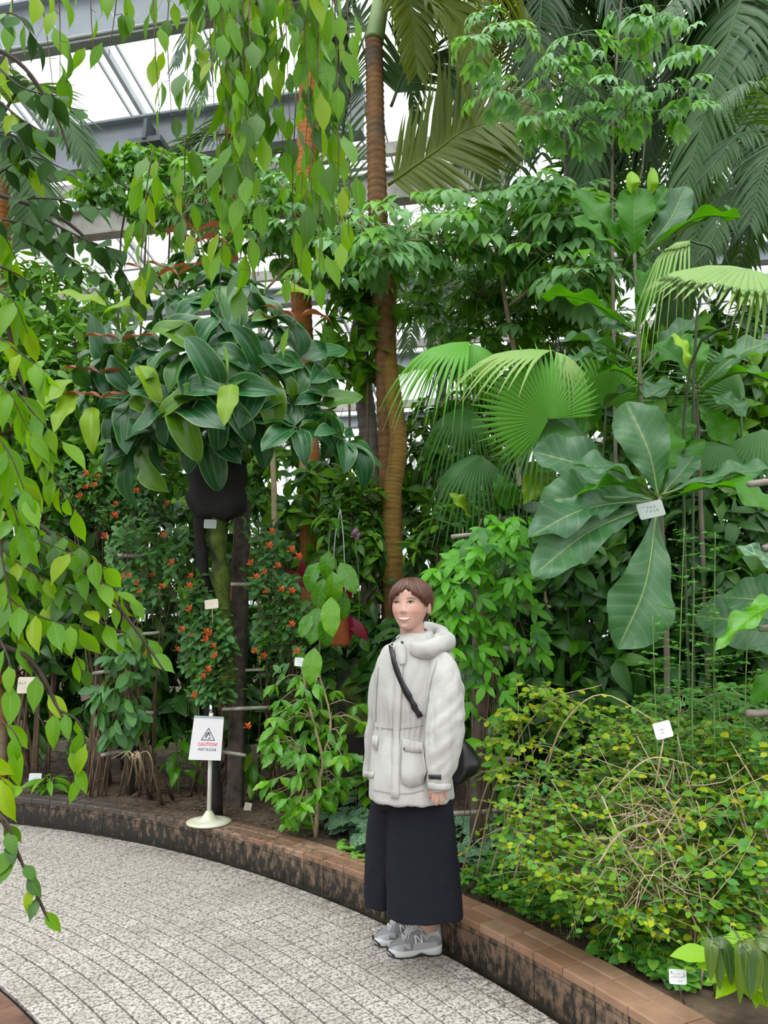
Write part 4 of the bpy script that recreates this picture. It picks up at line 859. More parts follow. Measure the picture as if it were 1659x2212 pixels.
plate('name plate hanging under the huge blue-green paddle leaves', 1406, 1101, 3.6, 58, 36, .22, 0, M_plate3, P(1400, 1078, 3.72), M_stk, (('キク科', -.4, .22, .12, 'LEFT', None), ('ブルメ', .02, .12, .22, 'CENTER', M_dtxt), ('アメリカ', .03, -.12, .22, 'CENTER', M_dtxt), ('-----------------------', 0, -.30, .11, 'CENTER', None)))
plate('white name plate on a tan stick in the tangled mound', 1432, 1577, 2.95, 40, 34, .20, .15, M_plate, P(1412, 1720, 3.0), M_tanstk, (('------', -.2, .22, .10, 'CENTER', None), ('ハギ', -.12, .02, .2, 'CENTER', None), ('メギ', -.1, -.18, .16, 'CENTER', None)))
r_, c, X, Y, N, w_, h_ = plate('small white name plate on a dark stake by the kerb at lower right', 1464, 2110, 2.50, 35, 27, -.06, 0, M_plate, soil(1478, 2168), M_stk, (('キツネノマゴ科', -.4, .18, .10, 'LEFT', None), ('シロアミメグサ', -.02, -.02, .145, 'CENTER', M_dtxt), ('Fittonia', .12, -.26, .11, 'CENTER', None)))
for u, v, cl in ((-.36, .30, M_dtxt), (.34, .24, plain('orange_ink', (.6, .16, .05), .6)), (.38, .10, M_dtxt)): t = MB(); q = c + X * u * w_ + Y * v * h_ + N * .002; t.rings([[q + X * .0018 * math.cos(a) + Y * .0022 * math.sin(a) + N * z for a in np.linspace(0, 2 * PI, 8, endpoint=False)] for z in (0, .0006)]); t.build('printed_mark', cl, r_, smooth=False)
plate('white name plate tied to the tan coffee-shrub stem', 648, 1430, soil(682, 1810).y - .04, 23, 18, -.08, 0, M_plate, None, M_stk, JP('アカネ科', '--------', '-----'))
plate('small white name plate on the mossy trunk below the black wrap', 454, 1132, 4.93, 27, 20, -.03, .1, M_plate3, None, M_stk, JP('ノボタン科', '------', '----'))
plate('grey name plate on the black wrap below the ribbed leaves', 470, 1028, 4.80, 40, 25, -.09, .05, M_plate3, None, M_stk, JP('ノボタン科', 'メディニラ', '-- マグニフィカ --'))
plate('beige name plate among the orange-flowered column behind the sign', 457, 1305, 4.66, 29, 20, .12, 0, M_plate2, P(460, 1345, 4.68), M_tanstk, JP('-----', '-----', '----'))
plate('white name plate on a stake beside the tufted plant at the left kerb', 76, 1680, soil(85, 1712).y, 26, 18, .0, 0, M_plate, soil(85, 1716), M_stk, JP('-----', '------', '------'))
plate('little beige name plate lying on the earth by the square post', 535, 1745, soil(535, 1752).y, 15, 21, -.25, .3, M_plate2, soil(536, 1754), M_stk, JP('--', '---', '--'), -.5)
plate('beige name plate half hidden by fig leaves at the left', 58, 1480, 5.4, 38, 34, 0, .1, M_plate2, at_soil(P(64, 1600, 5.4)), M_stk, (('A L T', -.25, .12, .2, 'CENTER', M_dtxt), ('----', .0, -.2, .15, 'CENTER', None)))
plate('pale name plate low behind the coffee shrub', 770, 1640, 4.9, 26, 17, -.2, .2, M_plate2, at_soil(P(770, 1660, 4.9)), M_stk, ())
# ------------------------------------------------------------------ plant materials and leaf kinds
M_wood = plain('old_wood', (.075, .055, .042), .85, .4, 12, bumpy=.5, col2=(.15, .12, .10))
M_twig = plain('brown_twig', (.13, .085, .05), .8, .4, 15)
M_gtwig = plain('green_stem', (.14, .24, .06), .55, .3, 10)
M_tan = plain('tan_cane', (.42, .33, .20), .7, .3, 12)
M_stem = plain('grey_stem', (.17, .15, .11), .8, .3, 12)
M_dtwig = plain('dark_twig', (.05, .032, .022), .8, .4, 15)
LM = leafmat
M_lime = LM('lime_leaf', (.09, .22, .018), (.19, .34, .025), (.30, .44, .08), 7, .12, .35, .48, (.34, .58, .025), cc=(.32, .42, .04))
M_figshade = LM('painted_shade_fig_leaf', (.022, .055, .018), (.04, .09, .025), (.07, .14, .04), 8, .1, .6, .07, (.1, .2, .02), spec=.15)  # fig leaf copy, the shade of a backlit silhouette put into its colour
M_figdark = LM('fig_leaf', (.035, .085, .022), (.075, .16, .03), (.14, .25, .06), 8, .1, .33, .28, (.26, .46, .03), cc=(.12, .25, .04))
M_med = LM('ribbed_leaf', (.026, .080, .036), (.046, .125, .050), (.11, .23, .12), 6, .55, .28, .12, (.14, .30, .04), ribs=True, edge=(.24, .40, .14), cc=(.10, .19, .04), spec=.5)
M_medlime = LM('pale_ribbed_leaf', (.20, .32, .06), (.24, .36, .08), (.32, .44, .14), 6, 0, .35, .35, (.4, .55, .06), ribs=True)
M_medred = LM('copper_young_leaf', (.21, .085, .06), (.30, .14, .10), (.36, .20, .15), 6, 0, .33, .2, (.36, .12, .06), ribs=True)
M_hand = LM('soft_green_leaf', (.19, .35, .17), (.29, .47, .25), (.38, .56, .33), 8, .12, .38, .35, (.36, .62, .12), cc=(.22, .42, .10))
M_mid = LM('mid_green_leaf', (.08, .19, .045), (.16, .32, .065), (.19, .34, .09), 8, .15, .42, .3, (.24, .46, .05), cc=(.17, .32, .05))
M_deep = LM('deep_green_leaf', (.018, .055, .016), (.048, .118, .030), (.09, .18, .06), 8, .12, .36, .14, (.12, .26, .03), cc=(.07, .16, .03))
M_flw = LM('grey_green_leaf', (.075, .16, .075), (.13, .25, .105), (.18, .30, .15), 6, .1, .45, .25, (.22, .42, .08), cc=(.10, .22, .05))
M_coffee = LM('glossy_bright_leaf', (.07, .20, .035), (.13, .30, .05), (.22, .40, .10), 7, .35, .22, .25, (.25, .50, .04), cc=(.20, .38, .07), spec=.6)
M_paddle = LM('large_paddle_leaf', (.045, .105, .052), (.065, .145, .066), (.42, .50, .17), 12, .12, .38, .18, (.16, .36, .05), spec=.5, slant=3.2, midw=.018)
M_paddle2 = LM('painted_backlit_paddle_leaf', (.050, .155, .028), (.075, .20, .035), (.20, .36, .08), 12, .16, .40, .34, (.20, .48, .03), slant=3.2, midw=.018)  # paddle leaf copy, light from behind put into a brighter, greener colour
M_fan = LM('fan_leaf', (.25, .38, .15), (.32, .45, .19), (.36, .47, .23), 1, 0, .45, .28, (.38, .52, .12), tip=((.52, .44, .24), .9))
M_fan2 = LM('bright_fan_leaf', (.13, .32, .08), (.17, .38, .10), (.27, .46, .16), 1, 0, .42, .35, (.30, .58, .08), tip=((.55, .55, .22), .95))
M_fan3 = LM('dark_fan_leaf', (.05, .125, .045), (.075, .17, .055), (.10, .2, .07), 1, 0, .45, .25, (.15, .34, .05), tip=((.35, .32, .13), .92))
M_frond = LM('palm_frond', (.040, .080, .040), (.07, .13, .055), (.12, .2, .08), 1, 0, .45, .25, (.18, .30, .05))
M_frondo = LM('olive_palm_frond', (.085, .115, .025), (.13, .17, .03), (.2, .23, .05), 1, 0, .45, .32, (.34, .40, .03))
M_pass = LM('three_lobed_leaf', (.085, .24, .04), (.15, .36, .055), (.24, .44, .11), 5, .08, .38, .3, (.28, .55, .05), cc=(.05, .14, .04))
M_small = LM('small_round_leaf', (.10, .22, .05), (.20, .33, .06), (.26, .38, .12), 4, .08, .45, .3, (.32, .48, .06), cc=(.40, .42, .10))
M_smallg = LM('small_green_leaf', (.075, .19, .065), (.13, .28, .08), (.2, .34, .12), 4, .08, .45, .3, (.2, .44, .06))
M_silver = LM('silver_patterned_leaf', (.11, .20, .12), (.15, .26, .15), (.42, .52, .28), 7, .6, .5, .15, spots=((.05, .13, .085), 7))
M_net = LM('net_veined_leaf', (.07, .19, .06), (.10, .24, .07), (.40, .50, .30), 8, .55, .45, .2)
M_fitt = LM('low_green_leaf', (.13, .30, .08), (.20, .40, .11), (.30, .46, .2), 6, .3, .45, .25, cc=(.30, .44, .12))
M_strap = LM('dark_strap_leaf', (.035, .075, .030), (.09, .14, .035), (.22, .28, .14), 1, 0, .25, .18, (.2, .28, .04), cc=(.13, .17, .04), spec=.6)
M_limebroad = LM('broad_lime_leaf', (.26, .46, .06), (.36, .54, .11), (.44, .6, .2), 6, .15, .35, .4)
M_maroon = LM('maroon_leaf', (.12, .008, .022), (.20, .012, .035), (.25, .03, .06), 4, .05, .4, .2)
M_varieg = LM('variegated_leaf', (.10, .2, .08), (.14, .25, .10), (.2, .3, .15), 6, .1, .45, .2, spots=((.42, .48, .30), 5))

k_vine = kind('leaf', M_lime, 4, hw=.195, droop=.35, fold=.16, nv=9)
k_vined = kind('leaf', M_figdark, 3, hw=.235, droop=.4, fold=.18, nv=9)
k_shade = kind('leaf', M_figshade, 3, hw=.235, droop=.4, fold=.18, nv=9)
k_fig = kind('leaf', M_lime, 3, hw=.20, droop=.7, fold=.3, nv=9)
k_med = kind('leaf', M_med, 4, prof='medin', hw=.26, droop=1.15, fold=.32, nv=14, nu=4, wave=.05, wfreq=1.4, corr=.0, petiole=.03, prad=.02)
k_medl = kind('leaf', M_medlime, 2, prof='medin', hw=.19, droop=.75, fold=.4, nv=12, nu=4, wave=.05, wfreq=2)
k_medr = kind('leaf', M_medred, 2, prof='medin', hw=.17, droop=1.1, fold=.55, nv=12, nu=4, wave=.04, wfreq=2)
def compound(mat, nl=5, droop=.9, hw=.2, size=1.0, prof='ovate', seed=0, spread=2.2):
    rg = random.Random(seed); ps = []
    for i in range(nl):
        a = (i - (nl - 1) / 2) / max(1, nl - 1) * spread; d = Vector((math.sin(a), math.cos(a), -.12 - .1 * rg.random())); n = Vector((math.sin(a) * -.1, 0, 1))
        ps.append((frame((0, .42, 0), d, n, .58 * (1 - .22 * abs(a)) * rg.uniform(.9, 1.1)), leafarr(prof, hw, 7, 1, .2, droop * rg.uniform(.7, 1.3), seed=seed * 7 + i)))
    mb = MB(); mb.tube([(0, 0, 0), (0, .2, .015), (0, .43, 0)], .008, 4, cap=False); mb.uv[-1][:] = (.5, .5)
    return join(ps + [(Matrix(), (mb.v[0], mb.f[0], mb.uv[0]))])
k_hand = Kind('compound_leaf', M_hand, [compound(M_hand, 5, .7 + .35 * i, .21, seed=i) for i in range(3)])
k_hand3 = Kind('compound_leaf', M_hand, [compound(M_hand, 3, .8 + .3 * i, .26, seed=9 + i, spread=1.7) for i in range(3)])
k_schef = Kind('compound_leaf', M_mid, [compound(M_mid, 7, .5 + .3 * i, .17, seed=20 + i, spread=4.6, prof='lance') for i in range(2)])
k_mid = kind('leaf', M_mid, 3, prof='ovate', hw=.23, droop=.6, nv=6, nu=1)
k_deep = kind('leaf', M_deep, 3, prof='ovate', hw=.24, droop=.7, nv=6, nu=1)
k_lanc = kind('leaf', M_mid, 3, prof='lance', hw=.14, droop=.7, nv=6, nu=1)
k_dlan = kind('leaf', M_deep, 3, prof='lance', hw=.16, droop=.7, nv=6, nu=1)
k_flw = kind('leaf', M_flw, 3, prof='ellip', hw=.25, droop=.4, nv=6, nu=1)
k_cof = kind('leaf', M_coffee, 3, prof='lance', hw=.2, droop=.8, nv=10, nu=2, wave=.03, wfreq=3.5)
k_big = kind('leaf', M_coffee, 2, prof='ellip', hw=.27, droop=.8, nv=10, nu=3, wave=.03, corr=.06)
k_small = kind('leaf', M_small, 3, prof='ellip', hw=.36, droop=.3, nv=4, nu=1)
k_smallg = kind('leaf', M_smallg, 3, prof='ellip', hw=.34, droop=.3, nv=4, nu=1)
k_sil = kind('leaf', M_silver, 3, prof='ellip', hw=.34, droop=.6, nv=8, nu=2, wave=.05)
k_net = kind('leaf', M_net, 2, prof='ellip', hw=.33, droop=.4, nv=8, nu=2, wave=.03)
k_fitt = kind('leaf', M_fitt, 3, prof='ellip', hw=.38, droop=.4, nv=5, nu=1)
k_strap = kind('leaf', M_strap, 2, prof='strap', hw=.085, droop=1.0, nv=14, nu=2, fold=.35)
k_lb = kind('leaf', M_limebroad, 2, prof='lance', hw=.22, droop=.8, nv=8, nu=2, wave=.02)
k_mar = kind('leaf', M_maroon, 2, prof='lance', hw=.2, droop=.9, nv=8, nu=1)
k_var = kind('leaf', M_varieg, 2, prof='lance', hw=.22, droop=.8, nv=8, nu=1, wave=.03)
def lobed(seed):
    ps = []
    for a, L in ((-1.05, .74), (0, 1.0), (1.05, .74)):
        ps.append((frame((0, .16, 0), (math.sin(a), math.cos(a), 0), (0, 0, 1), .80 * L), leafarr('lance', .20, 6, 1, .12, .4 + .3 * seed, seed=seed)))
    ps.append((frame((0, .06, 0.002), (0, 1, 0), (0, 0, 1),   .34), leafarr('ellip', .55, 4, 1, .1, .2)))
    return join(ps)
k_pass = Kind('leaf', M_pass, [lobed(i) for i in range(3)])

def along(pl, c, kd, n, size, hang=.5, spread=.9, fwd=.4, t0=.08, t1=1.0, up=.8, face=.3, alt=True, twig=0):
    for i in range(n):
        t = (t0 + (t1 - t0) * (i + .5) / n) * (len(c) - 1); k = min(len(c) - 2, int(t)); p = c[k].lerp(c[k + 1], t - k); T = (c[k + 1] - c[k]).normalized()
        S = T.cross(UPV + rv(.15)); S = S.normalized() if S.length > .05 else Vector((U(-1, 1), U(-1, 1), 0)).normalized()
        if abs(T.z) > .8: a = i * 2.4 + U(-.4, .4); S = Vector((math.cos(a), math.sin(a), 0))
        sg = (-1 if i % 2 else 1) if alt else 1
        d = S * sg * spread + T * fwd + DOWN * hang + rv(.18)
        if twig:
            q = p + S * sg * twig; pl.st.tube([p, q], .0015, 3); p = q
        pl.leaf(kd if not isinstance(kd, list) else R.choice(kd), p, d, UPV * up + TOC * face + rv(.2), size * U(.75, 1.2))
# ---- hanging vines across the top
def vine(label, strands, group=None):
    strands = [(a + dx, b_ + dx * .8, c - abs(dx) * 2, d + abs(dx) * .008, int(n * (1.0 if not dx else .62)), s * 1.32, e) for a, b_, c, d, n, s, e in strands for dx in ((0, 22) if n > 9 else (0,))]
    x0, d0 = strands[0][0], strands[0][3]; pl = Plant('hanging_vine', label, 'vine', P(x0, -200, d0), 'hanging vines')
    for q_ in strands:
        if q_[6] < 0: pl.stem([P(q_[0] + U(-30, 30), -620, q_[3] + .2), P(q_[0], q_[6], q_[3])], .004, .0035, 4, 4)
    for xt, xb, yb, d, n, s, yt in strands:
        pts = [P(xt, yt, d), P(xt * .6 + xb * .4 + U(-14, 14), yt * .6 + yb * .4, d + U(-.05, .05)), P(xb, yb, d)]
        c = pl.stem(pts, .0035, .0012, 4, 14)
        for i in range(n):
            t = (.06 + .94 * (i + .5) / n) * (len(c) - 1); k = min(len(c) - 2, int(t)); p = c[k].lerp(c[k + 1], t - k); a = U(0, 6.28)
            o = Vector((math.cos(a), math.sin(a) * .7, 0)); q = p + o * s * .22; pl.st.tube([p, q], .0012, 3)
            pl.leaf(k_vine if R.random() < .68 else k_vined, q, DOWN * U(.8, 1.3) + o * U(.1, .6), TOC * U(-.1, 1) + o * .5 + UPV * .3 + rv(.3), s * U(.8, 1.25))
    return pl.done(M_twig)
vine('lime-leaved vine hanging in strands before the steel girders', [(70, 120, 240, 2.7, 5, .11, -80), (250, 235, 120, 2.7, 4, .11, -80), (200, 205, 150, 2.8, 3, .10, -80), (330, 345, 250, 2.7, 7, .095, -80), (375, 372, 280, 2.9, 6, .09, -80), (265, 268, 60, 2.7, 3, .09, -80), (30, 20, 240, 2.5, 5, .11, -80), (120, 130, 180, 2.6, 5, .10, -80)])
vine('thick lime-green vine curtain hanging left of the ringed palm trunks', [(455, 470, 330, 3.0, 14, .10, -80), (500, 490, 560, 2.9, 20, .11, -80), (525, 540, 640, 2.8, 22, .115, -80), (560, 510, 420, 2.9, 18, .11, -80), (420, 400, 240, 3.0, 12, .10, -80), (590, 610, 350, 3.0, 14, .10, -80), (480, 520, 330, 2.7, 16, .11, -80), (545, 560, 300, 2.8, 14, .11, -80), (440, 470, 150, 2.7, 9, .10, -80), (475, 465, 800, 2.9, 5, .085, 300), (620, 600, 130, 2.8, 8, .10, -80), (400, 425, 560, 3.0, 9, .10, 300), (330, 300, 640, 2.9, 10, .10, 320)])
vine('lime vine trailing over the orange palm trunk', [(700, 650, 420, 3.0, 14, .10, -80), (720, 735, 560, 2.9, 13, .11, -80), (690, 645, 620, 2.9, 12, .115, -60), (660, 670, 260, 2.8, 11, .11, -80), (745, 735, 420, 3.1, 8, .10, 60), (640, 640, 760, 3.1, 6, .10, 200), (715, 690, 640, 3.0, 9, .10, 200), (640, 640, 200, 2.9, 9, .10, -80)])
# ---- weeping fig reaching in from the left
def fig(label, main, twigs, kd, sm=None, mat=None, trunk=False, r=.009):
    pl = Plant('fig_branch', label, 'branch', P(*main[0]), 'weeping fig branches'); c = pl.stem([P(*q) for q in main], r, min(r, .003), 5, 20); m_ = P(*main[0]); tk = Vector((-1.62, 2.35, max(.3, m_.z - .25))); pl.stem([tk, tk.lerp(m_, .5) + UPV * .05, m_], .014, .009, 6, 8)
    if trunk: pl.stem([(-1.66, 2.38, 0), (-1.60, 2.33, 1.4), (-1.64, 2.36, 3.6)], .06, .035, 10, 14)
    for pts, n, s, hang in twigs:
        cc = pl.stem([P(*q) for q in pts], .004, .0012, 4, 14); along(pl, cc, kd if sm is None else [kd, kd, sm], n, s, hang, .75, .45, up=.5, face=.7)
    return pl.done(mat or M_dtwig)
fig('fig branch painted as a silhouette against the bright roof at upper left', [(-160, 380, 2.2), (60, 440, 2.1), (170, 500, 2.1), (240, 600, 2.1)],
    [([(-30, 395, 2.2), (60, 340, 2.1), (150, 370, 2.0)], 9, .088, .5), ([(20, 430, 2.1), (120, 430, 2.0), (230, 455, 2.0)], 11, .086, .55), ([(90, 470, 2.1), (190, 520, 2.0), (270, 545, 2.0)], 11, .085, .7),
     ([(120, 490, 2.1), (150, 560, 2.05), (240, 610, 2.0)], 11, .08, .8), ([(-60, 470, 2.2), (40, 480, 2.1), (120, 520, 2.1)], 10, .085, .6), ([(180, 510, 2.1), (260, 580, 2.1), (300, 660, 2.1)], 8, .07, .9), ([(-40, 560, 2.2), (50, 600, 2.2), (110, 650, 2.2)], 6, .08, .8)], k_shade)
fig('fig branch with leaves painted in silhouette in the upper left corner', [(-160, 60, 2.2), (20, 120, 2.1), (110, 230, 2.1), (150, 330, 2.1)],
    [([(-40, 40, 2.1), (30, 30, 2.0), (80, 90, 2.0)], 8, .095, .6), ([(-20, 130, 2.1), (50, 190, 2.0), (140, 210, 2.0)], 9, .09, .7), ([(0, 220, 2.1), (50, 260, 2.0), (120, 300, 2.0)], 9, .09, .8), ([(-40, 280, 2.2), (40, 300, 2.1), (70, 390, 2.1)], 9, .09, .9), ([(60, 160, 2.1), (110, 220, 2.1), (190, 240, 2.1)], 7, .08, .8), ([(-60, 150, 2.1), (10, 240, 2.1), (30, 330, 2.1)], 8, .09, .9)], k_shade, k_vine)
fig('lime-leaved fig branch drooping along the left edge', [(-200, 560, 2.2), (-20, 640, 2.1), (40, 800, 2.1), (90, 990, 2.1), (110, 1100, 2.1)],
    [([(-60, 620, 2.2), (20, 640, 2.1), (60, 720, 2.1)], 8, .12, .9), ([(-40, 700, 2.1), (40, 760, 2.0), (110, 810, 2.0)], 9, .115, .8), ([(-40, 800, 2.1), (20, 850, 2.0), (70, 950, 2.0)], 10, .115, 1.0), ([(20, 820, 2.1), (70, 890, 2.05), (140, 960, 2.1)], 9, .11, .9),
     ([(-40, 900, 2.1), (20, 980, 2.0), (60, 1080, 2.0)], 11, .115, 1.0), ([(60, 920, 2.1), (110, 1020, 2.1), (170, 1110, 2.1)], 7, .10, .9), ([(-60, 1000, 2.2), (10, 1060, 2.1), (50, 1160, 2.1)], 11, .11, 1.0), ([(-60, 480, 2.3), (0, 500, 2.2), (40, 570, 2.2)], 7, .11, .9)], k_fig, k_vine, None, True)
fig('spreading fig branch of mixed lime and dark leaves before the flowering shrubs', [(-160, 1030, 2.4), (60, 1120, 2.3), (200, 1240, 2.3), (300, 1370, 2.3), (355, 1450, 2.3)],
    [([(-20, 1080, 2.4), (60, 1150, 2.3), (160, 1200, 2.2)], 11, .115, .7), ([(40, 1130, 2.3), (140, 1160, 2.3), (230, 1230, 2.3)], 10, .105, .6), ([(-40, 1150, 2.4), (60, 1230, 2.3), (170, 1280, 2.3)], 13, .11, .7), ([(100, 1190, 2.3), (220, 1260, 2.3), (300, 1300, 2.4)], 10, .10, .5),
     ([(-40, 1240, 2.3), (60, 1320, 2.2), (180, 1360, 2.2)], 12, .11, .7), ([(170, 1250, 2.3), (280, 1340, 2.35), (330, 1420, 2.35)], 9, .095, .6), ([(120, 1260, 2.3), (230, 1350, 2.3), (350, 1390, 2.4)], 10, .10, .6), ([(0, 1180, 2.3), (20, 1290, 2.2), (40, 1400, 2.2)], 9, .105, .9), ([(60, 1210, 2.3), (130, 1330, 2.3), (180, 1460, 2.3)], 8, .10, .9)], k_fig, k_vined)
fig('thin fig spray with a few lime leaves over the bare earth', [(-60, 1380, 2.2), (60, 1420, 2.2), (125, 1530, 2.2), (150, 1600, 2.2)],
    [([(0, 1380, 2.2), (20, 1430, 2.1), (25, 1500, 2.1)], 3, .11, .9), ([(60, 1430, 2.2), (100, 1490, 2.2), (125, 1560, 2.2)], 3, .095, .7), ([(120, 1530, 2.2), (170, 1560, 2.2), (190, 1620, 2.2)], 4, .085, .8), ([(-60, 1520, 2.1), (20, 1570, 2.0), (50, 1620, 2.0)], 4, .105, .8), ([(-80, 1600, 2.0), (-20, 1660, 1.9), (20, 1700, 1.9)], 6, .10, .6), ([(145, 1590, 2.2), (165, 1650, 2.2), (175, 1690, 2.2)], 3, .08, 1.0)], k_fig, k_vine)
fig('bare-ended fig shoot hanging in front of the kerb at the lower left', [(-60, 1740, 1.75), (10, 1770, 1.75), (45, 1860, 1.75), (75, 1925, 1.75), (105, 1990, 1.75)],
    [([(2, 1765, 1.75), (20, 1810, 1.75), (42, 1860, 1.75)], 5, .078, .35), ([(40, 1845, 1.75), (62, 1900, 1.75), (85, 1950, 1.75)], 4, .065, .45), ([(80, 1935, 1.75), (95, 1965, 1.75), (104, 1988, 1.75)], 1, .06, .6)], k_vined, k_fig, r=.003)

# ---- Medinilla: big dark ribbed leaves on a wrapped mossy trunk
md = 5.05; mc = P(480, 800, md)
base = soil(470, 1735); base.y = 5.15; base.x = P(470, 1700, 5.15).x; base.z = soil_z(base.x, base.y)
pl = Plant('ribbed_leaf_tree', 'tree of large glossy dark ribbed leaves on a black wrapped trunk', 'tree', base)
mos, n, l, b = newmat('mossy_bark'); f = noise(n, l, 14, 5); g = noise(n, l, 2.6, 3)
cm = mixc(n, l, ramp(n, l, f, [(.35, 0.), (.65, 1.)]), (.05, .085, .012), (.13, .19, .022)); l.new(mixc(n, l, ramp(n, l, g, [(.48, 0.), (.56, 1.)]), (.014, .012, .010), cm), b.inputs['Base Color']); b.inputs['Roughness'].default_value = .95; bump(n, l, b, noise(n, l, 60, 4), 1., .02)
M_moss = mos; M_wrap = plain('black_wrap_cloth', (.012, .012, .012), .75, .4, 9, bumpy=.6)
t = MB(); c = curve([P(490, 1500, md), P(482, 1300, md), P(470, 1150, md), P(478, 1000, md), P(490, 900, md)], 26)
t.tube(c, [.055 + .012 * math.sin(i * 1.7) for i in range(26)], 14); t.build('trunk', M_moss, pl.root, 'trunk green with moss')
t = MB(); c = curve([base, P(455, 1500, md + .1), P(440, 1250, md + .05), P(432, 1130, md), P(455, 1000, md)], 22); t.tube(c, [.04 + .008 * math.sin(i * 2.1) for i in range(22)], 10); t.build('side_trunk', plain('black_bark', (.016, .014, .012), .9, .4, 12, bumpy=.7), pl.root, 'blackish second trunk')
t = MB(); G = []
for i, (yy, r) in enumerate(((960, .15), (1000, .185), (1035, .195), (1055, .18), (1075, .205), (1095, .19), (1112, .16), (1122, .09))):
    cc = P(470, yy, md); G.append([(cc.x + r * (1 + .05 * math.sin(a * 5 + i)) * math.cos(a), cc.y + r * .8 * math.sin(a), cc.z + .014 * math.sin(a * 3 + i * 2)) for a in np.linspace(0, 2 * PI, 28, endpoint=False)])
t.rings(G); t.build('trunk_wrap', M_wrap, pl.root, 'black cloth wrapped round the top of the trunk')
ends = []
def whorl(px, py, d, ax, n, size, kd=k_med, hang=.55, t=None):
    p = P(px, py, d); ends.append(p); ax = Vector(ax).normalized(); e = ax.orthogonal().normalized(); f = ax.cross(e); a0 = U(0, 6)
    for i in range(n):
        a = a0 + i * 2 * PI / n + U(-.25, .25); rad = e * math.cos(a) + f * math.sin(a)
        dd = rad * .95 + ax * .55 + DOWN * hang * U(.6, 1.3); pl.leaf(kd, p + rad * .02, dd, ax * 1.0 + UPV * .55 + TOC * .25 + rv(.16), size * U(.7, 1.15))
WH = [(430, 545, 5.0, (-.1, -.5, 1), 5, .27), (450, 590, 4.9, (.1, -.6, .9), 6, .31), (360, 580, 5.0, (-.5, -.5, .8), 5, .30), (520, 610, 4.9, (.5, -.5, .8), 5, .31), (240, 760, 4.8, (-.8, -.5, .4), 5, .34), (300, 960, 4.7, (-.5, -.7, -.3), 4, .36), (690, 880, 4.7, (.7, -.6, .1), 5, .34), (395, 640, 4.8, (-.3, -.7, .8), 6, .34), (470, 650, 4.7, (.2, -.8, .7), 6, .34), (300, 700, 4.9, (-.8, -.5, .5), 5, .33), (350, 760, 4.6, (-.5, -.8, .3), 6, .35),
      (430, 760, 4.45, (0, -1, .4), 7, .36), (520, 720, 4.6, (.4, -.8, .5), 6, .35), (600, 700, 4.8, (.7, -.5, .6), 6, .33), (560, 800, 4.5, (.4, -.9, .2), 6, .36), (650, 780, 4.7, (.8, -.6, .3), 6, .36), (250, 800, 4.8, (-.9, -.5, .2), 5, .34),
      (290, 850, 4.6, (-.6, -.8, .1), 6, .36), (380, 870, 4.4, (-.2, -1, .1), 6, .36), (470, 860, 4.4, (.1, -1, .1), 6, .36), (200, 840, 4.8, (-.95, -.3, .1), 5, .33), (620, 860, 4.6, (.6, -.8, .1), 6, .36), (700, 810, 4.9, (.9, -.3, .4), 5, .34),
      (330, 930, 4.7, (-.4, -.8, -.2), 5, .34), (440, 930, 4.6, (0, -1, -.2), 5, .34), (550, 905, 4.6, (.3, -.9, -.1), 5, .34), (470, 560, 5.2, (.3, 0, 1), 4, .27), (560, 640, 5.1, (.6, -.2, .9), 5, .31), (330, 610, 5.1, (-.5, -.2, .9), 4, .31), (500, 930, 4.9, (.2, -.7, -.4), 4, .34), (400, 700, 5.3, (0, -.3, .6), 5, .33), (500, 800, 5.3, (0, -.4, .2), 6, .34), (600, 760, 5.3, (.5, -.3, .4), 5, .34), (300, 780, 5.3, (-.4, -.3, .4), 5, .34)]
for px, py, d, ax, n, s in WH: whorl(px, py, d, ax, n, s)
for px, py, d, ax, n, s in ((640, 925, 4.5, (.3, -.7, .7), 6, .31), (745, 950, 4.6, (.7, -.5, .6), 6, .34)): whorl(px, py, d, ax, n, s)
for px, py, d, ax in ((425, 525, 4.9, (-.2, -.2, 1)), (430, 500, 4.8, (0, -.2, 1)), (340, 600, 4.6, (-.4, -.4, .8)), (640, 690, 4.6, (.4, -.4, .8)), (385, 595, 4.7, (-.4, -.4, .8)), (262, 735, 4.6, (-.6, -.3, .8)), (215, 805, 4.6, (-.8, -.3, .5)), (590, 695, 4.7, (.4, -.4, .9)), (220, 860, 4.5, (-.5, -.7, .3))):
    p = P(px, py, d); ends.append(p)
    for sg in (-1, 1):
        dd = Vector((sg * .8, -.15, .55 if py < 700 else .25)); pl.leaf(k_medr, p, dd, UPV + TOC * .4 + Vector((-sg * .2, 0, 0)), .25)
for px, py, d, dx in ((330, 670, 4.6, -1), (350, 640, 4.7, -.8), (230, 660, 4.6, -1), (155, 820, 4.5, -.3), (165, 850, 4.5, -.1), (500, 830, 4.25, 0), (300, 790, 4.4, .4), (200, 880, 4.5, .1), (590, 640, 4.7, 1)):
    pl.leaf(k_medl, P(px, py, d), Vector((dx * .8, -.3, -.35 if abs(dx) < .5 else .25)), UPV * .8 + TOC * .7, .33)
heart = P(485, 930, md)
for e in ends:
    mid_ = heart.lerp(e, .55) + Vector((0, .1, .1)); pl.stem([heart, mid_, e], .016, .006, 5, 8)
pl.done(M_gtwig, stem_name='branch')
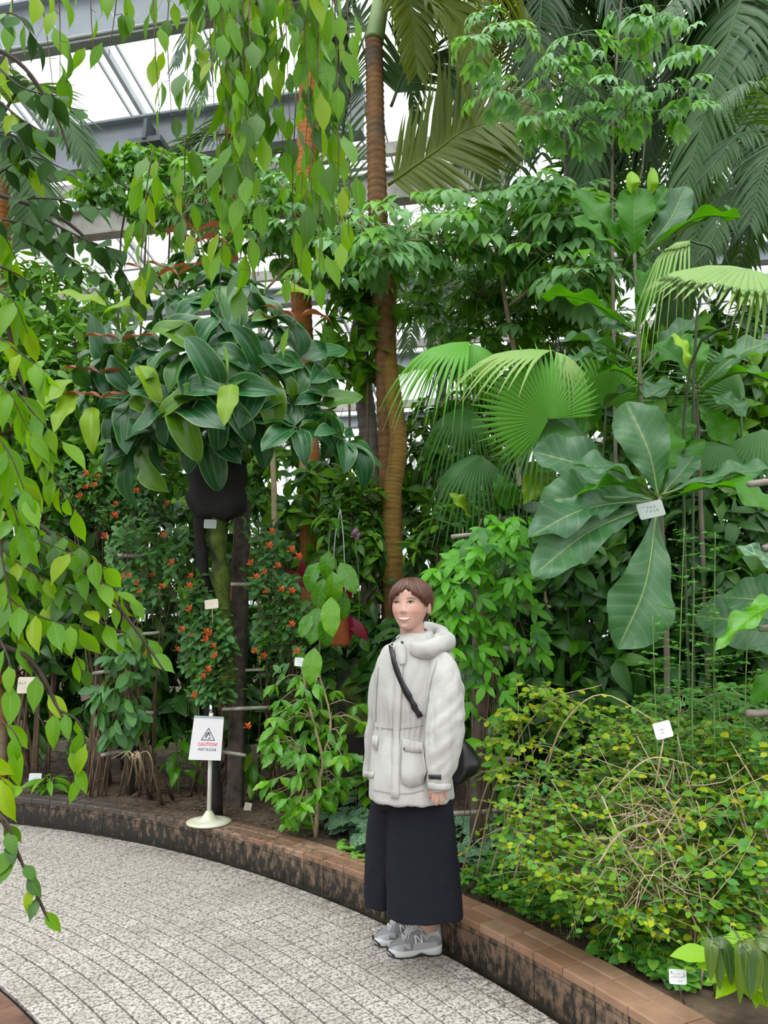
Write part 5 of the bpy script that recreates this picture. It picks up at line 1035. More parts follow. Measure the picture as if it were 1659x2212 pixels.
# ---- palms: ringed trunks and feather fronds
def trunk_mat(name, ca, cb, ring, green=None):
    m, n, l, b = newmat(name); co = n.new('ShaderNodeTexCoord').outputs['Object']; s = n.new('ShaderNodeSeparateXYZ'); l.new(co, s.inputs[0])
    mp = n.new('ShaderNodeMapping'); mp.inputs['Scale'].default_value = (6, 6, 22); l.new(co, mp.inputs[0])
    f = noise(n, l, 1, 5, .65, mp.outputs[0]); mp2 = n.new('ShaderNodeMapping'); mp2.inputs['Scale'].default_value = (14, 14, 1.2); l.new(co, mp2.inputs[0]); g = noise(n, l, 1, 4, .6, mp2.outputs[0])
    col = ramp(n, l, f, [(.3, ca), (.7, cb)]); col = mixc(n, l, ramp(n, l, g, [(.5, 0.), (.75, .6)]), col, tuple(c * .35 for c in ca))
    k = noise(n, l, 2.2, 3, .5, co); col = mixc(n, l, ramp(n, l, k, [(.56, 0.), (.66, .75)]), col, ring)
    l.new(col, b.inputs['Base Color']); b.inputs['Roughness'].default_value = .85; bump(n, l, b, f, .7, .02); return m
M_tr1 = trunk_mat('ringed_brown_trunk', (.13, .060, .020), (.25, .125, .045), (.07, .055, .038))
M_tr2 = trunk_mat('orange_peeling_trunk', (.36, .115, .02), (.50, .20, .05), (.42, .36, .27))
M_tr3 = trunk_mat('mossy_cane_trunk', (.16, .085, .012), (.27, .16, .03), (.05, .05, .015))
M_tr4 = trunk_mat('grey_trunk', (.17, .145, .125), (.30, .27, .24), (.12, .10, .085))
M_shaft = plain('green_crownshaft', (.20, .33, .09), .5, .25, 3, col2=(.32, .42, .16))
def ptrunk(pts, r0, r1, ring=.075, bulge=.06, n=16, k=None):
    L = sum((Vector(pts[i + 1]) - Vector(pts[i])).length for i in range(len(pts) - 1)); q = max(8, int(L / ring)); c = curve(pts, q * 3 + 1); mb = MB(); rad = []
    for i in range(len(c)): t = i / (len(c) - 1); rad.append((r0 + (r1 - r0) * t) * (1 + (bulge * U(.5, 1.4), -bulge * .4, 0)[i % 3]))
    mb.tube(c, rad, n); return mb
def palm(label, pts, r0, r1, mat, fronds=(), fmat=None, shaft=None, ring=.075, name='palm_tree', n=44, w=.018, bulge=.06, group='palms', dense=1.0):
    root = thing(name, label, 'palm', Vector(pts[0]), group); ptrunk(pts, r0, r1, ring, bulge).build('trunk', mat, root)
    if shaft: ptrunk(shaft[0], shaft[1], shaft[2], .4, .0).build('crownshaft', M_shaft, root, 'smooth green crownshaft')
    for i, f in enumerate(fronds):
        p, L, up = f[0], f[1], f[2]; o = f[3] if len(f) > 3 else {}
        fv = frond_arr(p, up, int(o.get('n', n) * dense), L, o.get('w', w) * (1.25 if dense > 1 else 1), o.get('sweep', .9), o.get('droop', .6), 1, o.get('plane', .1), .016, i + 1, o.get('start', .12))
        lim = np.array([RZ(float(q)) for q in fv[0] @ np.array(E2)]) - .45; fv[0][:, 2] = np.where(fv[0][:, 2] > lim, lim + .12 * np.tanh((fv[0][:, 2] - lim) / .5), fv[0][:, 2])  # fronds bend under the glass
        me = mesh_np('frond', *fv)
        put('frond', me, o.get('mat', fmat), root)
    return root
dA = 6.3; bA = P(858, 1640, 6.3); bA.z = soil_z(bA.x, bA.y)
TA = [bA, P(848, 1300, dA), P(838, 900, dA), P(820, 560, dA), P(812, 300, dA), P(808, 85, dA)]
cA = P(822, 15, dA)
palm('tall palm with a ringed brown trunk and smooth green crownshaft', TA, .10, .076, M_tr1,
     [([P(838, 400, 6.2), P(930, 335, 6.0), P(1020, 275, 5.9), P(1160, 250, 5.8)], .70, (.15, -1, .25), {'mat': M_frondo, 'droop': .35, 'n': 52, 'w': .019, 'start': .05, 'sweep': .75}), ([P(845, 230, 6.4), P(880, 150, 6.4), P(940, 130, 6.4), P(1010, 200, 6.3)], .5, (.1, -1, .3), {'droop': .6, 'n': 44, 'w': .022}), ([P(800, 90, 6.5), P(770, 40, 6.6), P(735, 90, 6.7), P(720, 250, 6.8)], .5, (-.2, -1, .3), {'droop': .7, 'n': 44, 'w': .02}), ([cA, P(850, -40, 6.2), P(890, 20, 6.0), P(900, 150, 6.0)], .5, (.3, -1, .3), {'mat': M_frondo, 'droop': .8, 'n': 44, 'w': .022}), ([P(835, 0, 6.2), P(900, -30, 6.3), P(980, 20, 6.3), P(1030, 130, 6.3)], .6, (.2, -1, .4), {'mat': M_frondo, 'droop': .8, 'n': 48, 'w': .024}),
      ([cA, P(870, -60, 6.1), P(960, 60, 5.9), P(1010, 230, 5.8)], .55, (.8, -.4, .6), {'mat': M_frondo, 'droop': .7}),
      ([cA, P(890, -80, 6.4), P(1090, -40, 6.3), P(1195, 160, 6.2)], .7, (.6, -.3, 1), {'mat': M_frondo, 'droop': 1.0, 'n': 54}),
      ([cA, P(840, -30, 6.6), P(880, 100, 6.8), P(900, 260, 6.9)], .5, (.5, -.6, .5), {'droop': .9}),
      ([cA, P(780, -60, 6.6), P(740, 80, 6.9), P(735, 260, 7.0)], .5, (-.5, -.6, .5), {'droop': .9})], M_frond, ([P(808, 90, dA), P(820, 20, dA), P(838, -80, dA)], .088, .07), group=None)
bB = P(672, 1600, 6.6); bB.z = soil_z(bB.x, bB.y)
palm('palm with a peeling orange trunk behind the lime vines', [bB, P(668, 1000, 6.6), P(650, 620, 6.6), P(658, 420, 6.6), P(668, 220, 6.6), P(672, -60, 6.6)], .085, .10, M_tr2,
     [([P(672, -50, 6.6), P(560, -60, 6.4), P(470, 60, 6.3), P(430, 220, 6.2)], .6, (-.5, -.5, 1), {'droop': .7}), ([P(672, -50, 6.6), P(590, 0, 7.2), P(500, 230, 7.6), P(360, 330, 7.8)], .75, (-.2, -.5, 1), {'droop': .5, 'n': 52}), ([P(672, 300, 7.2), P(590, 330, 7.4), P(480, 290, 7.6), P(345, 350, 7.8)], .6, (-.1, -.4, 1), {'droop': .4})], M_frond)
bC = P(505, 1560, 7.5); bC.z = soil_z(bC.x, bC.y)
palm('slim orange palm trunk far behind the lime vine curtain', [bC, P(508, 900, 7.5), P(500, 420, 7.5), P(498, 200, 7.5), P(515, -80, 7.5)], .06, .05, M_tr2, [([P(512, -60, 7.5), P(440, 0, 7.3), P(380, 140, 7.1)], .5, (-.4, -.4, 1))], M_frond)
bD = P(885, 1600, 6.9); bD.z = soil_z(bD.x, bD.y)
palm('mossy brown palm trunk close behind the ringed trunk', [P(850, 1580, 6.0) * 1, P(852, 1330, 6.0), P(845, 1100, 6.05), P(860, 950, 6.1), P(840, 760, 6.3), P(845, 560, 6.6)], .085, .06, M_tr3, (), None, ring=.05, bulge=.05)
palm('grey-sheathed palm stem wrapped in climbing leaves', [P(800, 1500, 6.8), P(800, 1000, 6.8), P(775, 760, 6.7), P(790, 640, 6.7), P(770, 480, 6.7)], .085, .085, M_tr4, [([P(775, 500, 6.7), P(740, 300, 6.9), P(770, 130, 7.0), P(700, 200, 7.2)], .45, (-.5, -.5, .5)), ([P(775, 500, 6.7), P(850, 620, 7.2), P(960, 690, 7.4), P(1000, 760, 7.5)], .5, (0, -.6, 1))], M_frond)
bE = P(4, 1500, 6.2); bE.z = soil_z(bE.x, bE.y)
palm('orange palm trunk at the far left edge behind fig leaves', [bE, P(4, 900, 6.2), P(2, 500, 6.2), P(0, 250, 6.2)], .08, .075, M_tr2, [([P(0, 255, 6.2), P(60, 180, 6.0), P(130, 240, 5.9), P(190, 350, 5.9)], .5, (.3, -.5, 1)), ([P(0, 255, 6.2), P(20, 300, 5.9), P(70, 400, 5.8), P(60, 520, 5.8)], .45, (.3, -.6, .7))], M_frond)
# big feather palms filling the upper right
bF = P(1700, 1500, 7.2); bF.z = soil_z(bF.x, bF.y); tF = P(1700, -150, 7.2)
palm('large feather palm arching over the upper right corner', [bF, P(1712, 700, 7.2), tF], .13, .11, M_tr4,
     [([tF, P(1560, -60, 6.8), P(1420, 40, 6.5), P(1330, 250, 6.4)], .85, (-.6, -.4, 1), {'droop': 1.1, 'n': 56, 'w': .02}), ([tF, P(1620, -40, 6.4), P(1560, 120, 6.1), P(1475, 420, 6.0)], .9, (-.6, -.5, .8), {'droop': 1.0, 'n': 60, 'w': .02}),
      ([tF, P(1640, -20, 6.3), P(1600, 180, 6.0), P(1500, 520, 5.9), P(1440, 700, 5.9)], .7, (-.6, -.5, .7), {'droop': .8, 'n': 60}), ([tF, P(1690, 0, 6.0), P(1680, 200, 5.7), P(1600, 480, 5.6)], .7, (-.5, -.7, .6), {'droop': .9, 'n': 54}),
      ([tF, P(1500, -120, 7.4), P(1380, 20, 7.6), P(1290, 330, 7.8)], .8, (-.6, -.3, 1), {'droop': 1.0, 'n': 54}), ([tF, P(1680, 60, 6.6), P(1660, 300, 6.4), P(1580, 620, 6.3)], .7, (-.6, -.6, .5), {'droop': 1.0, 'n': 50}), ([tF, P(1600, 20, 7.6), P(1540, 200, 7.8), P(1500, 480, 8.0)], .8, (-.6, -.5, .5), {'droop': 1.0, 'n': 50})] + [([tF, P(1650 - i * 42, -150 + (i % 3) * 60, 6.6 + i * .25), P(1590 - i * 60, 40 + (i % 4) * 70, 6.4 + i * .3), P(1530 - i * 62, 330 + (i % 3) * 150, 6.3 + i * .35)], .8, (-.5, -.6, .6), {'droop': 1.0, 'n': 52}) for i in range(6)], M_frond, dense=1.35)
bG = P(1240, 1500, 7.60); bG.z = soil_z(bG.x, bG.y); tG = P(1230, -90, 7.60)
palm('feather palm behind the thin-stemmed tree at top centre right', [bG, P(1245, 700, 7.60), tG], .11, .10, M_tr4,
     [([tG, P(1120, -120, 7.30), P(1020, 0, 7.10), P(960, 240, 7.10)], .8, (-.5, -.4, 1), {'mat': M_frondo, 'droop': 1.1}), ([tG, P(1180, -60, 7.10), P(1160, 120, 6.90), P(1130, 330, 6.80)], .7, (-.5, -.6, .6), {'droop': 1.0}), ([tG, P(1290, -60, 7.10), P(1360, 110, 6.90), P(1400, 330, 6.80)], .8, (.5, -.6, .6), {'droop': 1.0}),
      ([tG, P(1340, -40, 7.40), P(1450, 90, 7.30), P(1500, 300, 7.20)], .8, (.5, -.5, .8), {'droop': 1.0}), ([tG, P(1240, 60, 7.10), P(1270, 240, 6.90), P(1260, 420, 6.90)], .7, (.3, -.8, .3), {'droop': 1.0}), ([tG, P(1080, -40, 7.90), P(1000, 160, 8.10), P(1060, 400, 8.10)], .8, (-.6, -.5, .5), {'droop': 1.0})] + [([tG, P(1230 + x * .4, -110, 7.50), P(1230 + x * .8, 30 + abs(x) * .1, 8.2), P(1230 + x, y, 7.10)], .75, (.3 if x > 0 else -.3, -.7, .5), {'droop': 1.0, 'mat': m_}) for x, y, m_ in ((-60, 330, M_frond), (60, 360, M_frond), (-150, 280, M_frondo), (170, 400, M_frond), (-230, 160, M_frondo), (110, 500, M_frond), (-110, 450, M_frond), (260, 330, M_frond))], M_frond, dense=1.35)
bH = P(1330, 1450, 9.0); bH.z = soil_z(bH.x, bH.y); tH = P(1310, 520, 9.0)
palm('mid-height feather palm behind the compound-leaved tree', [bH, tH], .08, .08, M_tr4,
     [([tH, P(1240, 330, 8.8), P(1170, 290, 8.6), P(1090, 370, 8.5)], .6, (-.4, -.5, 1), {'mat': M_fan3, 'droop': .8}), ([tH, P(1360, 330, 8.8), P(1440, 330, 8.6), P(1510, 450, 8.5)], .65, (.4, -.5, 1), {'droop': .9}), ([tH, P(1300, 330, 8.6), P(1290, 250, 8.4), P(1240, 240, 8.2)], .6, (-.2, -.6, 1)), ([tH, P(1420, 480, 8.6), P(1530, 500, 8.5), P(1650, 620, 8.4)], .6, (.3, -.5, 1), {'droop': .9}), ([tH, P(1420, 560, 8.4), P(1520, 640, 8.3), P(1600, 720, 8.2)], .5, (.3, -.5, 1))] + [([tH, P(1310 + x * .4, 420 + abs(x) * .1, 8.8), P(1310 + x * .8, 430 + abs(x) * .3, 8.6), P(1310 + x, y, 8.4)], .6, (0, -.6, .8), {'droop': .9}) for x, y in ((-180, 560), (-90, 480), (60, 600), (170, 640), (260, 480), (230, 400))], M_frond, dense=1.2)
bI = P(950, 1500, 8.6); bI.z = soil_z(bI.x, bI.y); tI = P(955, 690, 8.6)
palm('slender feather palm deep between the trunks and the fan leaves', [bI, tI], .05, .05, M_tr4,
     [([tI, P(930, 600, 9.3), P(900, 640, 9.2), P(880, 760, 9.0)], .5, (-.4, -.5, 1)), ([tI, P(990, 600, 9.3), P(1040, 640, 9.2), P(1060, 760, 9.0)], .5, (.4, -.5, 1)), ([tI, P(960, 580, 9.4), P(950, 620, 9), P(940, 760, 8.8)], .5, (0, -.8, .6)), ([tI, P(900, 560, 9.4), P(840, 600, 9), P(800, 720, 8.8)], .5, (0, -.5, .9)), ([tI, P(1020, 560, 9.4), P(1090, 560, 9), P(1150, 640, 8.8)], .5, (.2, -.5, .9))], M_frond)
bJ = P(1720, 1500, 5.6); bJ.z = soil_z(bJ.x, bJ.y); tJ = P(1720, 420, 5.6)
palm('fine-leaved feather palm at the right edge below the large one', [bJ, tJ], .06, .06, M_tr4,
     [([tJ, P(1690, 250, 5.3), P(1620, 180, 5.1), P(1540, 230, 5.0)], .42, (-.3, -.5, 1), {'w': .01, 'droop': .9}), ([tJ, P(1680, 300, 5.2), P(1600, 290, 5.0), P(1530, 370, 4.9)], .42, (-.3, -.5, 1), {'w': .01, 'droop': .9}), ([tJ, P(1660, 380, 5.2), P(1580, 420, 5.0), P(1530, 540, 4.9)], .42, (-.4, -.5, .9), {'w': .01, 'droop': .9}), ([tJ, P(1700, 300, 5.0), P(1660, 330, 4.8), P(1620, 480, 4.8)], .42, (-.3, -.7, .7), {'w': .01, 'droop': .9}), ([tJ, P(1650, 460, 5.3), P(1590, 500, 5.3), P(1480, 560, 5.3)], .42, (-.3, -.5, 1), {'w': .01})], M_frond)

# ---- compound-leaved trees
def compound_tree(label, base, stems, spots_poly, n, d0, d1, kd, size, hang=.75, twig_mat=M_gtwig, cat='tree', name='tree', seedpts=()):
    pl = Plant(name, label, cat, base)
    tips = []
    for pts, r0, r1 in stems: c = pl.stem(pts, r0, r1, 7, 18); tips += c[4:]
    for _ in range(n):
        x, y = pick_in(spots_poly); p = P(x, y, U(d0, d1)); q = min(tips, key=lambda t: (t - p).length + U(0, .6)) if tips else p + Vector((0, .3, -.3))
        m = q.lerp(p, .6) + Vector((0, 0, .12 * (q - p).length)); pl.st.tube(curve([q, m, p], 6), [.006, .005, .0045, .004, .003, .0025], 4)
        k = R.choice((3, 4, 4, 5))
        for i in range(k):
            a = U(0, 6.28); d = Vector((math.cos(a), math.sin(a) * .8 - .35, .25 - hang * U(.2, .9))); pl.leaf(kd if not isinstance(kd, list) else R.choice(kd), p + rv(.03), d, UPV * .9 + TOC * .55 + rv(.15), size * U(.75, 1.2))
    return pl
g1 = soil(1100, 1500) if False else P(1110, 1480, 6.2); g1.z = soil_z(g1.x, g1.y)
pl = compound_tree('leafy tree with drooping pale green compound leaves right of the palm trunks', g1, [([g1, P(1120, 900, 6.2), P(1090, 640, 6.1), P(1060, 480, 6.0)], .03, .012), ([P(1300, 560, 6), P(1120, 540, 5.8), P(960, 520, 5.6), P(830, 520, 5.5)], .008, .005), ([P(1100, 660, 6.1), P(1220, 560, 5.9), P(1300, 450, 5.8)], .015, .006)],
    [(800, 470), (900, 430), (1010, 420), (1060, 400), (1180, 385), (1280, 400), (1340, 480), (1330, 600), (1240, 640), (1130, 560), (1000, 560), (880, 560), (800, 560)], 125, 5.3, 6.4, [k_hand, k_hand, k_hand3], .36)
pl.done(M_tan)
g2 = P(1180, 1480, 7.0); g2.z = soil_z(g2.x, g2.y)
pl = compound_tree('shadier compound-leaved tree below the pale one', g2, [([g2, P(1180, 1000, 7), P(1160, 720, 6.9)], .035, .02), ([P(1160, 720, 6.9), P(1050, 640, 6.6), P(960, 600, 6.4)], .012, .006)],
    [(880, 600), (960, 560), (1130, 560), (1250, 620), (1330, 700), (1300, 800), (1180, 760), (1060, 760), (960, 700), (900, 680)], 85, 6.3, 7.6, [k_hand, k_schef], .36); pl.done(M_tan)
g3 = P(600, 1480, 6.0); g3.z = soil_z(g3.x, g3.y)
pl = compound_tree('compound-leaved tree spreading behind the ribbed-leaf tree', g3, [([g3, P(590, 1000, 6.2), P(560, 700, 6.2), P(540, 520, 6.2)], .03, .012), ([P(560, 640, 6.2), P(440, 520, 6.1), P(360, 430, 6.0)], .012, .005), ([P(560, 640, 6.2), P(680, 520, 6), P(780, 470, 5.9)], .012, .005)],
    [(330, 400), (420, 340), (540, 330), (640, 380), (720, 440), (800, 420), (830, 520), (790, 640), (700, 620), (600, 560), (480, 470), (380, 480)], 130, 5.7, 7.0, [k_hand, k_hand3, k_schef], .33); pl.done(M_tan)
g4 = P(1335, 1500, 5.2); g4.z = soil_z(g4.x, g4.y)
pl = Plant('sapling', 'tall thin pale-stemmed tree with drooping leaf clusters against the palm fronds', 'tree', g4)
sc = pl.stem([g4, P(1330, 1000, 5.2), P(1322, 420, 5.2), P(1328, 200, 5.2), P(1345, -40, 5.2)], .016, .008, 8, 24); pl.stem([P(1318, 520, 5.2), P(1385, 380, 5.1), P(1390, 180, 5.1), P(1370, 60, 5.1)], .008, .005, 5)
for (x, y, k) in ((1050, 45, 5), (1010, 75, 4), (1085, 60, 5), (1040, 95, 4), (1120, 70, 4), (1200, 105, 4), (1260, 70, 4), (1230, 130, 5), (1290, 110, 4), (1190, 150, 5), (1250, 190, 5), (1310, 170, 5), (1080, 170, 5), (1110, 190, 4), (1060, 210, 4), (1150, 240, 4), (1280, 230, 5), (1330, 130, 4), (1240, 240, 4), (1400, 195, 5), (1440, 200, 4), (1470, 190, 4), (1490, 230, 4), (1360, 240, 4), (1190, 270, 5), (1230, 290, 5), (1300, 260, 4), (1380, 50, 5), (1440, 30, 5), (1500, 60, 4), (1480, 110, 4), (1170, 245, 4), (1420, 240, 4), (1340, 250, 4), (1360, 20, 5), (1470, 15, 4)):
    p = P(x, y, U(4.8, 5.3)); q = min(sc, key=lambda t: (t - p).length + abs(t.z - (p.z - .25)) * .8); pl.st.tube(curve([q, q.lerp(p, .6) + UPV * .05, p], 6), [.004, .0038, .0034, .003, .0025, .002], 4)
    for i in range(k): a = U(0, 6.28); pl.leaf(k_hand, p + rv(.02), Vector((math.cos(a), math.sin(a) * .7 - .2, .1 - U(.2, .7))), UPV * .9 + TOC * .4 + rv(.15), U(.22, .33))
pl.done(M_stem)

# ---- round masses of shrubs: leaf whorls over an ellipsoid
def shrub(label, base, center, rad, n, kd, size, cat='shrub', name='shrub', hang=.45, whorl=5, inner=.55, tm=M_twig, tl=.14, most=300, stems=4, back=False, up=.6, group=None):
    pl = Plant(name, label, cat, base, group); c0 = Vector(center)
    for i in range(stems): pl.stem([Vector(base) + Vector((U(-.1, .1), U(-.1, .1), 0)), c0 + Vector((U(-.5, .5) * rad[0], U(-.3, .3) * rad[1], -.4 * rad[2])), c0 + Vector((U(-.8, .8) * rad[0], U(-.6, .6) * rad[1], U(0, .7) * rad[2]))], .014, .004, 5, 10)
    sp = []
    while len(sp) < n:
        v = rv(1).normalized()
        if v.y > .35 and not back: continue
        s = U(inner, 1) ** .6; sp.append(c0 + Vector((v.x * rad[0], v.y * rad[1], v.z * rad[2])) * s)
    bushy(pl, kd, sp, n, size, hang, c0, whorl, tl, up); return pl.done(tm, most)
def sh(label, px, py, d, rx, ry, n, kd, size, **k):
    c = P(px, py, d); s = d / F; return shrub(label, at_soil(c), c, (rx * s, min(rx, ry) * s * k.pop('dep', .8), ry * s), n, kd, size, **k)
# left background
sh('small-leaved green shrub at the left behind the lime fig branch', 90, 720, 6.4, 210, 190, 260, [k_mid, k_lanc], .15)
sh('dark leafy shrub low at the left behind the lime fig branch', 120, 900, 6.0, 230, 150, 240, [k_deep, k_mid], .15)
sh('shrub of light green leaves under the left side of the ribbed-leaf tree', 250, 1010, 5.9, 200, 90, 120, [k_mid, k_flw], .12)
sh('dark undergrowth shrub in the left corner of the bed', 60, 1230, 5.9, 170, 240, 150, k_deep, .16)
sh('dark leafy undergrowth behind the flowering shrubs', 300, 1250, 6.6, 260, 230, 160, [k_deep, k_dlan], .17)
sh('bushy tree top of bright leaves left of the fig branch painted as a silhouette', 330, 400, 6.8, 180, 80, 140, [k_mid, k_hand3], .2, cat='tree', name='tree')
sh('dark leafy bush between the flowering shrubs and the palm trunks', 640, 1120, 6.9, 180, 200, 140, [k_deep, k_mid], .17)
sh('climbing leaves around the grey-sheathed palm stem', 780, 720, 6.45, 90, 130, 60, [k_mid], .2, cat='climber', name='climber', stems=2)
sh('narrow-leaved shrub left of the woman', 775, 1200, 6.1, 85, 200, 110, [k_lanc, k_dlan], .17, hang=.3)
sh('low leafy bush behind the woman on her left', 730, 1440, 6.0, 140, 150, 120, [k_deep, k_mid], .15)
sh('leafy bush filling the gap behind the fan palm', 960, 1010, 6.9, 150, 170, 130, [k_mid, k_deep], .17)
sh('dark bush between the woman and the trellis', 985, 1330, 5.6, 130, 300, 150, [k_deep, k_lanc], .18)
sh('dense dark evergreen filling the space behind the paddle leaves', 1230, 1280, 4.9, 250, 260, 270, [k_deep, k_dlan], .19)
sh('dense dark evergreen at the right edge behind the wispy stems', 1560, 1260, 4.7, 220, 270, 290, [k_deep, k_dlan], .19)
sh('leafy shrub behind the large leaves at right of the fan palm', 1480, 860, 5.6, 260, 170, 160, [k_mid, k_deep], .2)
sh('bushy mid-green tree right of the compound-leaved trees', 1160, 720, 7.9, 240, 150, 80, [k_mid, k_deep], .2, cat='tree', name='tree')
sh('tree with fine dark leaves at the far right behind the fan leaf', 1620, 760, 6.6, 160, 130, 100, [k_deep, k_lanc], .19, cat='tree', name='tree')
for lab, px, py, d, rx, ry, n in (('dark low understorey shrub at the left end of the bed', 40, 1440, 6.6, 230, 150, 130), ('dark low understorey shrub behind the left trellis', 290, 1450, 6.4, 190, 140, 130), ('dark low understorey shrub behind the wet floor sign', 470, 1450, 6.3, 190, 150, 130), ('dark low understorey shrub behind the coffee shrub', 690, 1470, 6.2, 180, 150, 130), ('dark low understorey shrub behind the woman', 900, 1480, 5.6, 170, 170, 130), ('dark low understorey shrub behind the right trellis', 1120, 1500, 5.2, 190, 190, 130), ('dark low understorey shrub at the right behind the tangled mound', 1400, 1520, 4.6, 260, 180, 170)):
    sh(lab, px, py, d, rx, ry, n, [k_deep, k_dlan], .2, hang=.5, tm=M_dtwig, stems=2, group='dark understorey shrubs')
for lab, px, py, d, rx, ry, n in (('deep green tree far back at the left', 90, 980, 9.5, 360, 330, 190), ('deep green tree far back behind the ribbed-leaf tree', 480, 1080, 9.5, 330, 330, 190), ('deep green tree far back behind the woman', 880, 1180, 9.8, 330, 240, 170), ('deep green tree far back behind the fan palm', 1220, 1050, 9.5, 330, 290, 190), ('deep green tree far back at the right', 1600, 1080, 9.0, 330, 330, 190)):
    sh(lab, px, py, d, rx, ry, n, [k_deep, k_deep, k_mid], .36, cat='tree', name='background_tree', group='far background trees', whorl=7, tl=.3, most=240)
# ---- fan palms at the right
def fan(pl, px, py, d, direc, nrm, size, mat, span=2.5, nseg=36, united=.55, droop=.5, td=.4, petiole=None, fold=.15, seed=0):
    h = P(px, py, d); me = mesh_np('fan_leaf', *fan_arr(size, nseg, span, united, droop, td, .011, seed=seed, fold=fold)); put('fan_leaf', me, mat, pl.root, frame(h, direc, nrm))
    if petiole: pl.st.tube(curve(petiole + [h], 14), np.linspace(.009, .006, 14), 6)
M_pet = plain('dark_petiole', (.05, .085, .03), .5, .25, 12)
pb = at_soil(P(1470, 1250, 4.2)); pl = Plant('fan_palm', 'fan palm with large pale drooping fans at the right edge', 'palm', pb, 'fan palms')
fan(pl, 1612, 580, 3.55, (-.8, -.5, -.08), (-.12, -.62, .80), .52, M_fan, 1.25, 24, .74, .36, .25, [pb, P(1480, 860, 4.0), P(1590, 690, 3.7)], .05, 1)
fan(pl, 1616, 580, 3.55, (.5, -.55, -.4), (.35, -.7, .7), .50, M_fan, 1.2, 24, .62, .7, .3, None, .05, 2)
fan(pl, 1490, 520, 3.8, (-.85, -.3, -.1), (-.4, -.3, .9), .46, M_fan, .85, 16, .35, .9, .6, [pb, P(1500, 760, 4.1), P(1545, 560, 3.9)], .25, 3)
pl.done(M_pet, stem_name='petiole')
pb = at_soil(P(1235, 1330, 4.6)); pl = Plant('fan_palm', 'fan palm with bright spread fan and drooping yellowed leaf right of centre', 'palm', pb, 'fan palms')
fan(pl, 1196, 757, 4.1, (-.95, -.25, .02), (-.05, -.26, .96), .66, M_fan, .85, 18, .55, .32, .35, [pb, P(1235, 900, 4.3), P(1212, 800, 4.15)], .2, 4)
fan(pl, 1200, 760, 4.1, (.75, -.4, -.35), (.3, -.5, .75), .33, M_fan, 1.15, 20, .55, .8, .4, None, .1, 5)
fan(pl, 1186, 905, 4.0, (-.5, -.2, .75), (-.25, -.95, .35), .44, M_fan2, 2.1, 40, .66, .2, .25, [pb, P(1210, 980, 4.3)], .08, 6)
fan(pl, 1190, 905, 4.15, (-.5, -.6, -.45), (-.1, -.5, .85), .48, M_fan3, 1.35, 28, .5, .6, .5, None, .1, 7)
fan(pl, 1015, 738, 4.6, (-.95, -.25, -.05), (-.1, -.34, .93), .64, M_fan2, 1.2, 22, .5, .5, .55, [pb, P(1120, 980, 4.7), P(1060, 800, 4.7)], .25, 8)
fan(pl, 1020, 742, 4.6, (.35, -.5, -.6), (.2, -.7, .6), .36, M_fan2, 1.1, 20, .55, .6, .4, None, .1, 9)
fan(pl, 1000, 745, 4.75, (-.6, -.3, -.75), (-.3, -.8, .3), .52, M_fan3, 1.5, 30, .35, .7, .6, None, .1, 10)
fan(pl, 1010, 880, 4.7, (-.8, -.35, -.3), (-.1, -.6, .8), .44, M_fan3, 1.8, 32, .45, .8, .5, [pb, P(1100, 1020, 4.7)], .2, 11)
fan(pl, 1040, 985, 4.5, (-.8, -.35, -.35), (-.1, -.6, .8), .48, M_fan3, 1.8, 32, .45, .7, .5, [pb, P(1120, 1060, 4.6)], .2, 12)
fan(pl, 1310, 870, 4.6, (.1, -.2, .9), (0, -.9, .3), .42, M_fan2, 1.9, 34, .5, .2, .3, [pb], .1, 13)
pl.done(M_pet, stem_name='petiole')
pb = at_soil(P(1600, 1250, 4.8)); pl = Plant('fan_palm', 'shaded fan palm low at the right edge behind the paddle leaves', 'palm', pb, 'fan palms')
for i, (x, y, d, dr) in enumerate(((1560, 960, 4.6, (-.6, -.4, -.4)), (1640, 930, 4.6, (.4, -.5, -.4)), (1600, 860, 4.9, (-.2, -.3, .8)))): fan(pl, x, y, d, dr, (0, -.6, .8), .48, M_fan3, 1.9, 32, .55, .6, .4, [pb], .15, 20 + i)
pl.done(M_pet, stem_name='petiole')

# ---- large-leaved plants at the right
def bl(pl, b, t, d0, d1, wpx, sag=0, n=(0, -.7, .6), mat=None, bow=(0, 0), **k):
    p, q = P(b[0], b[1], d0), P(t[0], t[1], d1); m = P((b[0] + t[0]) / 2 + bow[0], (b[1] + t[1]) / 2 + bow[1], (d0 + d1) / 2 - .06)
    big_leaf(pl, mat or M_paddle, [p, m, q], wpx / 2 * (d0 + d1) / 2 / F, n, **k)
pb = at_soil(P(1430, 1700, 3.9)); pl = Plant('large_leaf_plant', 'plant with huge wavy blue-green paddle leaves and a hanging name plate', 'plant', pb)
pl.stem([pb, P(1440, 1400, 3.85), P(1425, 1070, 3.75)], .017, .013, 8, 14); h = (1422, 1072)
bl(pl, h, (1352, 868), 3.75, 3.85, 118, n=(-.35, -.9, .3), bow=(14, 4)); bl(pl, h, (1236, 1003), 3.72, 3.45, 92, n=(.1, -.6, .9), bow=(8, -20))
bl(pl, (1415, 1075), (1245, 1068), 3.72, 3.4, 60, n=(.1, .2, .9), bow=(0, -26), mat=M_paddle2); bl(pl, (1412, 1080), (1142, 1160), 3.72, 3.25, 92, n=(.25, -.75, .7), bow=(-8, -22))
bl(pl, (1415, 1088), (1150, 1245), 3.74, 3.2, 104, n=(.35, -.75, .6), bow=(-10, -18)); bl(pl, (1418, 1100), (1335, 1402), 3.72, 3.45, 148, n=(.25, -.9, .35), bow=(18, 10), wave=.03)
